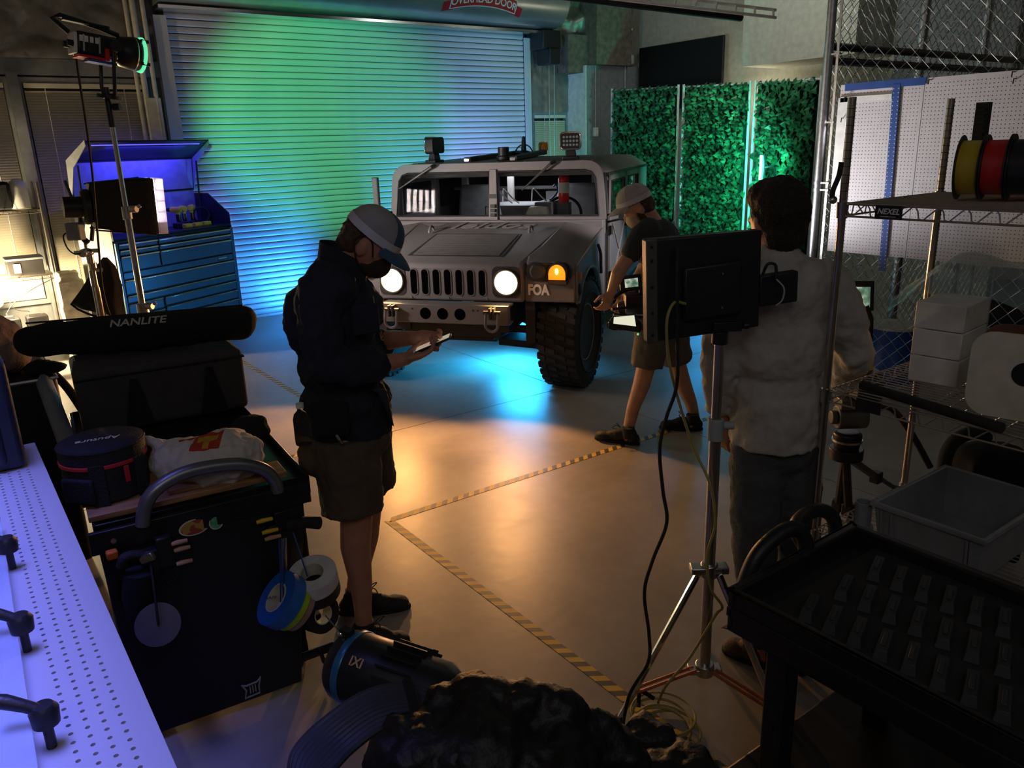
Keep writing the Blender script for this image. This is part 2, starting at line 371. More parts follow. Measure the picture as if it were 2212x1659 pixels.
# foil insulation panels above windows
def foilp(x0, x1, z0, z1, y, amp, seed):
    def f(b):
        def fn(s, t):
            x = x0+(x1-x0)*s; z = z0+(z1-z0)*t
            return Vector((x, y-.02-amp*abs(noise.noise(Vector((x*2.2+seed, z*3.1, 0))))-amp*.4*abs(noise.noise(Vector((x*9, z*7+seed, 3)))), z))
        b.grid(fn, 46, 30)
    return f
trimf(foilp(-.3, 2.36, 3.0, 3.9, 9.93, .06, 1), 'foil', smooth=60)
trimf(foilp(-.3, 2.36, 3.62, 4.6, 9.78, .16, 5), 'foil', smooth=60)
trimf(foilp(7.60, 8.34, 2.46, 3.35, 9.93, .03, 8), 'foil', smooth=60)
trimf(foilp(7.7, 9.5, 3.35, 4.8, 9.80, .22, 12), 'foil', smooth=60)
trimf(lambda b: [b.tube([(x, 9.84-.01*i, 0 if i else 1.2), (x, 9.84-.01*i, 4.6)], r, 10) for i, (x, r) in enumerate(((2.15, .022), (2.22, .03), (2.32, .024)))], 'cream_paint')
trimf(lambda b: b.bb(2.20, 2.36, 9.80, 9.86, 1.2, 2.62), 'cream_paint', bevel=.004)
tag(part('wall_board', 'white_paint', None, lambda b: b.bb(.30, .86, 9.80, 9.83, 2.96, 3.9), bevel=.004), 'white sign board at the top left corner of the wall', 'board')
# white column and concrete column beside the door
cw = trimf(lambda b: b.bb(8.34, 9.46, 9.50, 10.0, 0, 3.10), 'white_paint')
part('grey_face', 'wall_grey', cw, lambda b: b.bb(8.36, 9.46, 9.488, 9.499, 0, 3.10))
trimf(lambda b: b.bb(8.42, 9.12, 9.34, 10.0, 3.10, 5.0), 'concrete_col')
trimf(lambda b: b.bb(8.05, 8.42, 9.55, 10.0, 3.00, 3.52), 'concrete_col')
cp = AY(1286, 285, 9.48)
cn = thing('wall_conduit', 'thin metal conduit running down the grey column to a socket box', 'conduit', cp)
part('pipe', 'galvanised', cn, lambda b: b.cyl(cp, (cp.x, cp.y, 4.6), .012, n=8))
part('socket_box', 'white_paint', cn, lambda b: (b.box(cp, (.09, .05, .13)), b.box(cp-Vector((0, .03, 0)), (.06, .015, .09))), bevel=.005)
tag(part('vertical_conduit', 'galvanised', None, lambda b: b.cyl((9.12, 9.47, 0), (9.12, 9.47, 4.8), .013, n=8)), 'second thin conduit at the right edge of the grey column', 'conduit')
# chain hoist of the door
hc = thing('hoist_chain', 'thin looped hand chain hanging beside the rolling door', 'chain', (7.9, 9.75, 1.2))
part('chain_loop', 'zinc_wire', hc, lambda b: b.tube(spline([(7.82, 9.72, 3.15), (7.82, 9.72, 1.4), (7.86, 9.72, 1.25), (7.9, 9.72, 1.4), (7.92, 9.72, 3.15)], 10), .006, 6))
# emergency twin lamp on the wall
ep = AX(1352, 131, 9.44)
el = thing('emergency_light', 'white twin-head emergency light on the cream wall left of the television', 'light', ep)
part('housing', 'white_paint', el, lambda b: b.box(ep, (.07, .34, .15)), bevel=.04, seg=4)
for s in (-1, 1): part('lamp_head', 'chrome', el, lambda b: b.lathe([(.02, 0), (.06, .03), (.075, .06), (.06, .07)], ep+Vector((-.03, .13*s, -.02)), (-1, 0, -.2), 16))
# television
a, b_, c_, d_ = AX(1381, 105, 9.36), AX(1564, 74, 9.36), AX(1566, 186, 9.36), AX(1383, 192, 9.36)
ty0, ty1, tz1, tz0 = b_.y, a.y, (a.z+b_.z)/2, (a.z+b_.z)/2-.92
tv = thing('television', 'large black flat television hung high above the camouflage screens', 'television', (9.36, (ty0+ty1)/2, tz0))
part('cabinet', 'black_plastic', tv, lambda b: b.bb(9.355, 9.40, ty0, ty1, tz0, tz1), bevel=.012)
mat('screen_off', (.003, .003, .004), .6, var=.02)
part('screen', 'screen_off', tv, lambda b: b.bb(9.35, 9.356, ty0+.015, ty1-.015, tz0+.03, tz1-.015))
part('wall_mount', 'black_metal', tv, lambda b: b.bb(9.40, 9.5, (ty0+ty1)/2-.2, (ty0+ty1)/2+.2, tz0+.3, tz0+.7))
# soffit box on the right wall
trimf(lambda b: b.bb(8.72, 9.5, 5.4, 6.95, 2.86, 5.2), 'wall_cream')
trimf(lambda b: b.bb(9.36, 9.5, 4.0, 5.3, 2.3, 5.2), 'wall_grey')
# overhead cable ladder and pipe
cl0 = D(1130, -40, 6.2); cl1 = D(1690, 20, 7.4)
lad = thing('cable_ladder', 'white rung cable ladder tray hung below the ceiling', 'cable tray', cl0)
A0 = D(1380, -14, 6.6); A1 = D(1676, 22, 7.2); W_ = D(1676, 38, 7.0)-A1
for k in (0, 1): part('rail', 'white_paint', lad, lambda b: b.tube([A0-(A1-A0)*1.2+W_*k, A1+W_*k], .012, 6))
for i in range(14):
    q = A0-(A1-A0)*.9+(A1-A0)*(i/13*1.88); part('rung', 'white_paint', lad, lambda b: b.cyl(q, q+W_, .010, n=6))
tag(part('ceiling_pipe', 'black_metal', None, lambda b: b.tube([D(1060, -30, 6.4), D(1600, 38, 7.6)], .035, 10)), 'long dark pipe running below the cable ladder', 'pipe')
# ------------------------------------------------------------------ military truck
mat('truck_paint', (.17, .155, .15), .55, var=.06, scale=5, bump=.03)
mat('truck_vent', (.075, .068, .066), .6)
mat('truck_dark', (.028, .026, .025), .6, var=.15)
mat('truck_print', (.27, .25, .24), .6, var=.05)
mat('tyre', (.030, .029, .028), .8, var=.2, scale=10, bump=.2)
mat('truck_glass', (.86, .90, .90), .02, trans=1, var=.01, ior=1.12)
mat('headlight_glow', (1, .86, .62), .4, emit=5, emitcol=(1, .76, .42))
mat('amber_glow', (1, .30, .02), .4, emit=1.0, emitcol=(1, .24, .01))
mat('amber_core', (1, .5, .1), .4, emit=6, emitcol=(1, .55, .12))
mat('amber_lens', (.65, .18, .01), .3)
mat('extinguisher_red', (.62, .015, .012), .3)
mat('interior_grey', (.13, .125, .13), .7, var=.2)
mat('glowing_bars', (1, 1, 1), .5, emit=3.0, emitcol=(1, 1, 1))
hv = thing('military_truck', 'grey military utility truck with lit headlights parked facing the camera', 'truck', mx=HVM)
def hp(name, m, fn, parent=None, **k):
    k.setdefault('space', 'l'); return part(name, m, parent or hv, fn, **k)
def hz(y): return 1.105+(y+.5)*.185      # bonnet height
# bonnet: central nose section with sloping top, lofted cross sections
def loft(b, secs):
    n = len(secs[0]); vs = [p for s in secs for p in s]
    fs = [(i*n+j, i*n+(j+1) % n, (i+1)*n+(j+1) % n, (i+1)*n+j) for i in range(len(secs)-1) for j in range(n)]
    fs += [tuple(range(n-1, -1, -1)), tuple(range((len(secs)-1)*n, len(secs)*n))]
    b.add(vs, fs)
def bonnet(b):
    secs = []
    for y, wt, wb, zb in ((-.50, .60, .622, .80), (-.47, .615, .63, .80), (-.2, .64, .66, .85), (.2, .68, .70, .9), (.70, .74, .76, .9)):
        zt = hz(y) - (.02 if y == -.50 else 0)
        secs.append([(-wb, y, zb), (wb, y, zb), (wb, y, zt-.05), (wt, y, zt), (-wt, y, zt), (-wb, y, zt-.05)])
    loft(b, secs)
bon = hp('bonnet', 'truck_paint', bonnet, bevel=.02, seg=3)
# seven grille slots + surrounds
for i in range(7):
    x = -.30+.0983*i
    hp('grille_slot', 'void', lambda b: b.prism([(x+u, .952+v) for u, v in rrect(.058, .208, .028)], (0, -.499, 0), (1, 0, 0), (0, 0, 1), (0, -1, 0), .003), bon)
    hp('slot_rim', 'truck_paint', lambda b: b.tube([(x+u, -.502, .952+v) for u, v in rrect(.064, .214, .031)], .005, 6, True), bon)
for s in (-1, 1):
    x = .493*s
    hl = hp('headlight_bezel', 'truck_dark', lambda b: b.prism([(x+u, .962+v) for u, v in rrect(.235, .25, .05)], (0, -.499, 0), (1, 0, 0), (0, 0, 1), (0, -1, 0), .006))
    hp('headlight_ring', 'truck_dark', lambda b: b.tube([(x+.103*math.cos(t), -.512, .96+.103*math.sin(t)) for t in [2*PI*i/32 for i in range(32)]], .010, 8, True), hl)
    hp('headlight_lens', 'headlight_glow', lambda b: b.lathe([(.096, 0), (.09, .022), (.06, .036), (0, .044)], (x, -.506, .96), (0, -1, 0), 32), hl)
for x in (-.33, 0, .33): hp('nose_bolt', 'steel', lambda b: b.cyl((x, -.50, .825), (x, -.512, .825), .009, n=10), bon)
# louvred vent on bonnet
def hood_pt2(x, y, dz=0): return Vector((x, y, hz(y)+dz))
hp('vent_frame', 'truck_dark', lambda b: b.add([hood_pt2(-.42, -.33, .002), hood_pt2(.42, -.33, .002), hood_pt2(.40, .28, .002), hood_pt2(-.40, .28, .002), hood_pt2(-.42, -.33, .006), hood_pt2(.42, -.33, .006), hood_pt2(.40, .28, .006), hood_pt2(-.40, .28, .006)], [(4, 5, 6, 7), (0, 1, 5, 4), (1, 2, 6, 5), (2, 3, 7, 6), (3, 0, 4, 7)]), bon)
for i in range(22):
    y = -.31+i*.026
    hp('louvre', 'truck_vent', lambda b: b.hexa([hood_pt2(-.38, y, .004), hood_pt2(.38, y, .004), hood_pt2(.38, y+.013, .004), hood_pt2(-.38, y+.013, .004), hood_pt2(-.38, y+.006, .012), hood_pt2(.38, y+.006, .012), hood_pt2(.38, y+.012, .012), hood_pt2(-.38, y+.012, .012)]), bon)
for s in (-1, 1):
    hp('lifting_loop', 'truck_paint', lambda b: b.tube(arc(hood_pt2(.47*s, .34, 0), (0, 1, 0), (0, 0, 1), .055, 0, PI, 10), .011, 8), bon)
text('bonnet_logo', 'leidos', .26, 'truck_print', bon, hood_pt2(.05, .53, .006), (1, 0, 0), (0, .983, .183), space='l', extrude=.0015, bold=True, shear=.25, width=1.25)
hp('bonnet_logo_flag', 'truck_print', lambda b: b.add([hood_pt2(x, y, .004) for x, y in ((-.66, .60), (-.42, .60), (-.46, .54), (-.58, .54))]+[hood_pt2(x, y, .006) for x, y in ((-.66, .60), (-.42, .60), (-.46, .54), (-.58, .54))], [(4, 5, 6, 7), (0, 1, 5, 4), (1, 2, 6, 5), (2, 3, 7, 6), (3, 0, 4, 7)]), bon)
# fenders
def fender(s):
    def f(b):
        secs = []
        for y, xi, zi, zo, zb in ((-.44, .64, 1.105, 1.03, .84), (-.38, .64, 1.16, 1.08, .84), (-.05, .66, 1.20, 1.12, .98), (.35, .68, 1.27, 1.20, 1.02), (.72, .70, 1.335, 1.285, .95)):
            q = [(s*xi, y, zb), (s*1.04, y, zb), (s*1.06, y, zo-.03), (s*1.03, y, zo), (s*(xi+.12), y, zi-.02), (s*xi, y, zi)]
            secs.append(q if s > 0 else q[::-1])
        loft(b, secs)
    return f
for s in (-1, 1):
    fe = hp('fender', 'truck_paint', fender(s), bevel=.02, seg=3)
    hp('valance', 'truck_paint', lambda b: b.bb(.63*s, 1.04*s, -.46, -.40, .80, 1.02), fe, bevel=.012)
    lm = hp('marker_housing', 'truck_dark', lambda b: b.prism([(s*.835+u, 1.045+v) for u, v in rrect(.37, .15, .07)], (0, -.455, 0), (1, 0, 0), (0, 0, 1), (0, -1, 0), .025), fe)
    hp('blackout_lamp', 'truck_dark', lambda b: b.lathe([(.062, 0), (.066, .04), (.05, .055), (0, .05)], (s*.755, -.475, 1.05), (0, -1, 0), 20), lm)
    hp('turn_lamp_bezel', 'truck_dark', lambda b: (b.lathe([(.082, 0), (.082, .05), (.070, .06)], (s*.915, -.47, 1.045), (0, -1, 0), 24), b.bb(s*.915-.075, s*.915+.075, -.535, -.47, .955, .985)), lm, bevel=.004)
    hp('turn_lamp_lens', 'amber_glow', lambda b: b.prism([(s*.915+.066*math.cos(a), 1.035+.076*math.sin(a)) for a in [PI*i/16 for i in range(17)]]+[(s*.915-.066, .995), (s*.915+.066, .995)], (0, -.535, 0), (1, 0, 0), (0, 0, 1), (0, -1, 0), .012), lm)
    hp('turn_lamp_bulb', 'amber_core', lambda b: b.ell((s*.915, -.548, 1.06), (.014, .006, .026)), lm)
    hp('wheel_well', 'truck_dark', lambda b: b.bb(.62*s, .70*s, -.42, .62, .45, 1.0), fe)
    # wheel arch lip and side panel
    def sidep(b):
        P = [(-.44, .84), (-.44, 1.05), (-.38, 1.09), (.72, 1.28), (.72, .50), (.66, .48), (.52, .80)]+[(.02+.50*math.cos(math.radians(a)), .55+.46*math.sin(math.radians(a))) for a in (20, 40, 60, 80, 100, 120, 140)]+[(-.42, .78)]
        b.prism(P, (s*1.035, 0, 0), (0, 1, 0), (0, 0, 1), (s, 0, 0), .022)
    sp = hp('side_panel', 'truck_paint', sidep, bevel=.006)
    hp('arch_lip', 'truck_paint', lambda b: b.tube([(s*1.062, .02+.505*math.cos(math.radians(a)), .55+.465*math.sin(math.radians(a))) for a in range(15, 146, 10)]+[(s*1.062, -.43, .80)], .012, 6), sp)
    hp('bonnet_latch', 'black_rubber', lambda b: (b.tube(spline([(s*1.075, .30, 1.16), (s*1.085, .36, 1.08), (s*1.08, .40, .98), (s*1.075, .44, .90)], 5), .014, 6)), sp)
    hp('side_marker', 'amber_lens', lambda b: b.box((s*1.06, -.37, 1.0), (.02, .05, .06)), sp)
    hp('side_reflector', 'truck_dark', lambda b: b.lathe([(.04, 0), (.045, .012), (.03, .02)], (s*1.055, -.38, .90), (s, 0, 0), 16), sp)
text('fender_lettering', 'FOA', .112, 'white_print', hv, (.745, -.468, .897), (1, 0, 0), (0, 0, 1), space='l', extrude=.001, bold=.045, width=.78)
# bumper
def bumper(b):
    b.bb(-.55, .55, -.66, -.60, .645, .80); b.bb(-.55, .55, -.60, -.50, .78, .80); b.bb(-.55, .55, -.60, -.52, .645, .66)
bu = hp('bumper', 'truck_paint', bumper, bevel=.008)
for i in (-1, 0, 1): hp('bumper_hole', 'void', lambda b: b.cyl((i*.148, -.66, .725), (i*.148, -.6625, .725), .047, n=24), bu)
for i in (-.26, .26, .3): hp('bumper_bolt', 'truck_dark', lambda b: b.cyl((i, -.66, .76), (i, -.664, .76), .008, n=8), bu)
for s in (-1, 1):
    sh = hp('tow_shackle', 'truck_dark', lambda b: (b.bb(s*.43-.022, s*.43-.008, -.72, -.66, .70, .79), b.bb(s*.43+.008, s*.43+.022, -.72, -.66, .70, .79), b.cyl((s*.43-.07, -.70, .755), (s*.43+.07, -.70, .755), .014, n=10)), bu)
    hp('shackle_bow', 'truck_paint', lambda b: b.tube([(s*.43-.05, -.70, .755), (s*.43-.052, -.715, .69)]+arc((s*.43, -.72, .66), (1, 0, 0), (0, -.15, 1), .052, PI, 2*PI, 8)+[(s*.43+.052, -.715, .69), (s*.43+.05, -.70, .755)], .012, 8), sh)
    hp('bumper_bracket', 'truck_dark', lambda b: b.bb(s*.45-.06, s*.45+.06, -.60, -.1, .62, .78), bu)
# undercarriage
hp('frame_rail', 'truck_dark', lambda b: (b.bb(-.5, -.36, -.5, 3.9, .55, .75), b.bb(.36, .5, -.5, 3.9, .55, .75), b.bb(-.42, .42, -.48, -.30, .50, .66)))
hp('skid_plate', 'truck_dark', lambda b: b.hexa([(-.35, -.45, .47), (.35, -.45, .47), (.38, .5, .40), (-.38, .5, .40), (-.35, -.45, .49), (.35, -.45, .49), (.38, .5, .44), (-.38, .5, .44)]))
for y in (0, 3.3):
    hp('axle_housing', 'truck_dark', lambda b: (b.bb(-.28, .28, y-.15, y+.15, .38, .62), b.cyl((-.75, y, .47), (.75, y, .47), .035, n=10)), bevel=.02)
    for s in (-1, 1): hp('suspension_arm', 'truck_dark', lambda b: (b.hexa([(s*.3, y-.16, .36), (s*.76, y-.05, .30), (s*.76, y+.05, .30), (s*.3, y+.16, .36), (s*.3, y-.16, .42), (s*.76, y-.05, .36), (s*.76, y+.05, .36), (s*.3, y+.16, .42)]), b.cyl((s*.55, y+.05, .42), (s*.45, y+.05, .85), .045, n=12)))
# wheels
def tyre_mesh(b):
    R, w_ = .465, .16
    prof = [(.235, -.12), (.27, -.150), (.36, -.165), (.42, -.160), (.452, -.140), (.455, 0), (.452, .140), (.42, .160), (.36, .165), (.27, .150), (.235, .12)]
    b.lathe([(r, h) for r, h in prof], (0, 0, 0), (1, 0, 0), 48, closed=True)
def lug(b, a, h0, h1, tw, rad=.470, w0=.05):
    for sg in (0,):
        pass
    def P(h, t, r): return Vector((h, r*math.cos(t), r*math.sin(t)))
    t0 = a; t1 = a+tw
    b.hexa([P(h0, t0, .445), P(h1, t0+.05, .445), P(h1, t1+.05, .445), P(h0, t1, .445), P(h0, t0+.01, rad), P(h1, t0+.06, rad), P(h1, t1+.04, rad), P(h0, t1-.01, rad)])
def wheel(x, y, steer, s):
    mx = Matrix.Translation((x, y, .468)) @ Matrix.Rotation(steer, 4, 'Z')
    def W(fn):
        def g(b): fn(b); b.v[:] = [mx @ v for v in b.v]
        return g
    ty = hp('tyre', 'tyre', W(tyre_mesh), smooth=45)
    def lugs(b):
        K = 34
        for i in range(K):
            a = 2*PI*i/K
            lug(b, a, -.158, -.092, .12); lug(b, a+.06, -.080, -.008, .10); lug(b, a, .008, .080, .10); lug(b, a+.06, .092, .158, .12)
            for h in (-.1, .1): pass
    lo = hp('tread_blocks', 'tyre', W(lugs), ty, smooth=None); lo['kind'] = 'stuff'
    hp('sidewall_ring', 'tyre', W(lambda b: b.tube([(s*.166, .34*math.cos(t), .34*math.sin(t)) for t in [2*PI*i/40 for i in range(40)]], .008, 6, True)), ty)
    rim = hp('rim', 'truck_dark', W(lambda b: (b.lathe([(.24, s*.13), (.235, s*.10), (.215, s*.05), (.18, s*.03), (.12, s*.035), (.10, s*.10), (.06, s*.11), (0, s*.11)], (0, 0, 0), (1, 0, 0), 36))), smooth=30)
    hp('rim_lip', 'truck_print', W(lambda b: b.tube([(s*.128, .238*math.cos(t), .238*math.sin(t)) for t in [2*PI*i/40 for i in range(40)]], .007, 6, True)), rim)
    for i in range(8):
        t = 2*PI*i/8; hp('wheel_nut', 'steel', W(lambda b: b.cyl((s*.04, .155*math.cos(t), .155*math.sin(t)), (s*.065, .155*math.cos(t), .155*math.sin(t)), .012, n=6)), rim)
    for i in range(12):
        t = 2*PI*(i+.5)/12; hp('rim_bolt', 'steel', W(lambda b: b.cyl((s*.05, .20*math.cos(t), .20*math.sin(t)), (s*.075, .20*math.cos(t), .20*math.sin(t)), .007, n=6)), rim)
wheel(.905, 0, math.radians(-4), 1); wheel(-.905, 0, math.radians(-4), -1); wheel(.905, 3.3, 0, 1); wheel(-.905, 3.3, 0, -1)
# cab: windshield frame
WY = .80
def wpt(x, z): return Vector((x, WY-.06+(z-1.34)*.075, z))
def outer(n=6):
    P = [(-1.06, 1.335), (-1.03, 1.70)]
    P += [(-1.03+.15-.15*math.cos(a), 1.70+.15*math.sin(a)) for a in [PI/2*i/n for i in range(1, n+1)]]
    P += [(1.03-.15+.15*math.sin(a), 1.70+.15*math.cos(a)) for a in [PI/2*i/n for i in range(n+1)]]
    P += [(1.06, 1.335)]; return P
def pane(s):
    x0, x1 = (.045, .975) if s > 0 else (-.045, -.975)
    c = .10*s
    return [(x0, 1.37), (x1+.02*s, 1.37), (x1-.01*s, 1.64), (x1-.02*s, 1.70), (x1-.055*s, 1.75), (x1-.11*s, 1.768), (x0, 1.768)]
def wframe(b):
    bmx = bmesh.new(); y0 = 0
    o = outer(); t = .05
    def addloop(P, dy): return [bmx.verts.new(wpt(x, z)+Vector((0, dy, 0))) for x, z in P]
    import mathutils
    for dy in (0, t):
        lo = addloop(o, dy); es = [bmx.edges.new((lo[i], lo[(i+1) % len(lo)])) for i in range(len(lo))]
        for s in (-1, 1):
            li = addloop(pane(s), dy); es += [bmx.edges.new((li[i], li[(i+1) % len(li)])) for i in range(len(li))]
        bmesh.ops.triangle_fill(bmx, use_beauty=True, edges=es)
    for P in (o, pane(-1), pane(1)):
        for i in range(len(P)):
            p, q = P[i], P[(i+1) % len(P)]
            bmx.faces.new([bmx.verts.new(wpt(*p)), bmx.verts.new(wpt(*q)), bmx.verts.new(wpt(*q)+Vector((0, t, 0))), bmx.verts.new(wpt(*p)+Vector((0, t, 0)))])
    bmx.verts.index_update()
    b.add([v.co.copy() for v in bmx.verts], [tuple(v.index for v in f.verts) for f in bmx.faces]); bmx.free()
wf = hp('windshield_frame', 'truck_paint', wframe, smooth=None)
for s in (-1, 1):
    hp('windshield_pane', 'truck_glass', lambda b: b.prism(pane(s), wpt(0, 0)+Vector((0, .015, 0))-Vector((0, 0, 0)), (1, 0, 0), (0, .075, 1), (0, 1, 0), .006), smooth=None)
    P = pane(s); hp('pane_seal', 'black_rubber', lambda b: b.tube([wpt(x, z)-Vector((0, .002, 0)) for x, z in P], .009, 6, True), wf)
    wp0, wp1 = ((-.60, 1.825), (-.95, 1.63)) if s < 0 else ((.56, 1.83), (.28, 1.60))
    wi = hp('wiper', 'black_metal', lambda b: (b.tube([wpt(wp0[0]+.04, wp0[1]+.02)-Vector((0, .03, 0)), wpt(*wp0)-Vector((0, .05, 0))], .016, 8)), wf)
    hp('wiper_arm', 'steel', lambda b: b.tube([wpt(*wp0)-Vector((0, .05, 0)), wpt((wp0[0]+wp1[0])/2, (wp0[1]+wp1[1])/2)-Vector((0, .04, 0)), wpt(*wp1)-Vector((0, .02, 0))], [.012, .010, .005], 6), wi)
hp('centre_post', 'truck_paint', lambda b: (b.hexa([wpt(-.045, 1.33)-Vector((0, .02, 0)), wpt(.045, 1.33)-Vector((0, .02, 0)), wpt(.045, 1.33), wpt(-.045, 1.33), wpt(-.035, 1.79)-Vector((0, .02, 0)), wpt(.035, 1.79)-Vector((0, .02, 0)), wpt(.035, 1.79), wpt(-.035, 1.79)])), wf, bevel=.006)
hp('post_clip', 'truck_dark', lambda b: [b.box(wpt(0, z)-Vector((0, .03, 0)), (.045, .02, .03)) for z in (1.38, 1.42, 1.46)]+[b.box(wpt(0, 1.55)-Vector((0, .024, 0)), (.085, .01, .04))], wf)
hp('cowl', 'truck_paint', lambda b: b.bb(-1.05, 1.05, .66, .80, 1.20, 1.335), bevel=.01)
# roof with chamfered sides
def roof(b):
    secs = []
    for y, dz in ((.82, 0), (.90, .012), (2.2, .03), (3.55, .0)):
        z = 1.845+dz; secs.append([(-1.04, y, 1.72), (1.04, y, 1.72), (1.04, y, 1.745), (.86, y, z), (-.86, y, z), (-1.04, y, 1.745)])
    loft(b, secs)
rf = hp('roof', 'truck_paint', roof, bevel=.01)
hp('drip_rail', 'truck_dark', lambda b: [b.bb(s*1.03, s*1.065, .85, 3.5, 1.71, 1.735) for s in (-1, 1)], rf)
for i in range(10):
    for s in (-1, 1): hp('roof_rivet', 'steel', lambda b: b.ell((s*(.90+.03*(i % 2)), .92+i*.27, 1.835-.018*(i % 2)+.012), (.008, .008, .005), n=8, k=4), rf)
for i in range(7): hp('roof_rivet', 'steel', lambda b: b.ell((-.8+i*.27, .865, 1.852), (.008, .008, .006), n=8, k=4), rf)
# roof hatch and lights
hp('hatch_rail', 'truck_dark', lambda b: (b.hexa([(-.36, .98, 1.86), (-.28, .98, 1.86), (-.20, 2.4, 1.89), (-.28, 2.4, 1.89), (-.36, .98, 1.90), (-.28, .98, 1.90), (-.20, 2.4, 1.94), (-.28, 2.4, 1.94)]), b.hexa([(.10, .98, 1.86), (.18, .98, 1.86), (.10, 2.4, 1.89), (.02, 2.4, 1.89), (.10, .98, 1.90), (.18, .98, 1.90), (.10, 2.4, 1.94), (.02, 2.4, 1.94)])), rf, bevel=.008)
for x in (-.32, .14): hp('rail_end', 'chrome', lambda b: b.box((x, .96, 1.875), (.07, .05, .05)), rf, bevel=.012)
se = hp('sensor_pod', 'black_plastic', lambda b: (b.cyl((-.03, 1.2, 1.86), (-.03, 1.2, 1.90), .07, n=20), b.cyl((-.03, 1.2, 1.90), (-.03, 1.2, 1.985), .055, n=20)), rf, bevel=.006)
hp('antenna_puck', 'black_plastic', lambda b: (b.lathe([(.10, 0), (.10, .04), (.03, .06), (.02, .20), (0, .21)], (-.11, 2.2, 1.88), (0, 0, 1), 16), b.tube(arc((-.11, 2.2, 1.90), (1, 0, 0), (0, 0, 1), .10, 0, PI, 8), .008, 6)), rf)
hp('beacon', 'amber_lens', lambda b: b.lathe([(.055, 0), (.055, .07), (.045, .09), (0, .092)], (.03, 2.5, 1.93), (0, 0, 1), 18), rf)
def roof_light(x, y, yaw, lens):
    mx = Matrix.Translation((x, y, 1.855)) @ Matrix.Rotation(yaw, 4, 'Z')
    def W(fn):
        def g(b): fn(b); b.v[:] = [mx @ v for v in b.v]
        return g
    l = hp('roof_light', 'black_plastic', W(lambda b: (b.bb(-.075, .075, -.06, .06, 0, .03), b.hexa([(-.05, -.04, .03), (.05, -.04, .03), (.05, .04, .03), (-.05, .04, .03), (-.04, -.03, .09), (.04, -.03, .09), (.04, .03, .09), (-.04, .03, .09)]))), rf, bevel=.006)
    hp('light_body', 'black_plastic', W(lambda b: b.prism([(u, .165+v) for u, v in rrect(.19, .15, .03)], (0, -.035, 0), (1, 0, 0), (0, 0, 1), (0, 1, 0), .09)), l)
    hp('light_bezel', 'chrome', W(lambda b: b.tube([(u, -.036, .165+v) for u, v in rrect(.185, .145, .03)], .009, 8, True)), l)
    hp('light_lens', 'screen_off' if lens else 'grey_plastic', W(lambda b: b.prism([(u, .165+v) for u, v in rrect(.165, .125, .02)], (0, -.036, 0), (1, 0, 0), (0, 0, 1), (0, -1, 0), .004)), l)
    for i in range(3):
        for j in range(5): hp('led_cup', 'grey_plastic', W(lambda b: b.cyl((-.06+j*.03, -.041, .13+i*.035), (-.06+j*.03, -.044, .13+i*.035), .011, n=10)), l)
roof_light(.68, 1.02, math.radians(8), True); roof_light(-.68, 1.02, math.radians(-105), False)
# cab sides, doors, rear body
for s in (-1, 1):
    hp('door_jamb', 'truck_dark', lambda b: b.bb(s*1.0, s*1.04, .80, .90, .6, 1.74))
    for k, (y0, y1) in enumerate(((.92, 1.86), (1.90, 2.80))):
        def doorf(b):
            P = [(y0, .62), (y1, .62), (y1, 1.36), (y0, 1.36)]
            b.prism(P, (s*1.04, 0, 0), (0, 1, 0), (0, 0, 1), (s, 0, 0), .03)
            for q in ((y0, y0+.09, 1.36, 1.72), (y1-.09, y1, 1.36, 1.72), (y0, y1, 1.66, 1.72)): b.bb(s*1.035, s*1.06, q[0], q[1], q[2], q[3])
        dr = hp('door', 'truck_paint', doorf, bevel=.006)
        hp('door_window', 'truck_glass' if s > 0 else 'window_glass', lambda b: b.bb(s*1.045, s*1.05, y0+.09, y1-.09, 1.36, 1.66), dr)  # far-side panes made opaque dark to stand in for the dim cab
        hp('window_trim', 'black_rubber', lambda b: b.tube([(s*1.062, y0+.09, 1.37), (s*1.062, y1-.09, 1.37), (s*1.062, y1-.09, 1.655), (s*1.062, y0+.09, 1.655)], .009, 6, True), dr)
        hp('door_brace', 'truck_print', lambda b: (b.tube([(s*1.073, y0+.1, .70), (s*1.073, y1-.1, 1.28)], .010, 6), b.tube([(s*1.073, y0+.1, 1.28), (s*1.073, y1-.1, .70)], .010, 6)), dr)
        hp('door_handle', 'black_metal', lambda b: b.box((s*1.085, y1-.12, 1.20), (.03, .10, .04)), dr, bevel=.008)
        hp('hinge', 'truck_dark', lambda b: [b.cyl((s*1.08, y0, z-.04), (s*1.08, y0, z+.04), .014, n=8) for z in (.80, 1.22)], dr)
    hp('rear_quarter', 'truck_paint', lambda b: (b.bb(s*.98, s*1.06, 2.83, 3.75, .98, 1.36), b.bb(s*1.0, s*1.04, 2.83, 3.6, 1.36, 1.73), b.bb(s*.98, s*1.05, 2.80, 2.88, .62, 1.0)), bevel=.008)
    mi = hp('mirror_bracket', 'black_metal', lambda b: (b.tube(spline([(s*1.06, .86, 1.36), (s*1.16, .80, 1.38), (s*1.24, .78, 1.42)], 4), .012, 6), b.tube([(s*1.06, .84, 1.30), (s*1.22, .78, 1.34)], .010, 6)))
    hp('mirror_head', 'truck_paint' if s < 0 else 'black_plastic', lambda b: b.box((s*1.22, .79, 1.60 if s < 0 else 1.38), (.06 if s < 0 else .10, .05, .28 if s < 0 else .12)), mi, bevel=.012)
    hp('rocker', 'truck_dark', lambda b: b.bb(s*.92, s*1.03, .70, 2.85, .52, .64))
hp('floor_pan', 'truck_dark', lambda b: b.bb(-.98, .98, .6, 3.75, .60, .66))
hp('rear_wall', 'truck_dark', lambda b: b.bb(-1.0, 1.0, 3.55, 3.65, .66, 1.74))
hp('tailgate', 'truck_paint', lambda b: b.bb(-1.0, 1.0, 3.68, 3.75, .66, 1.3))
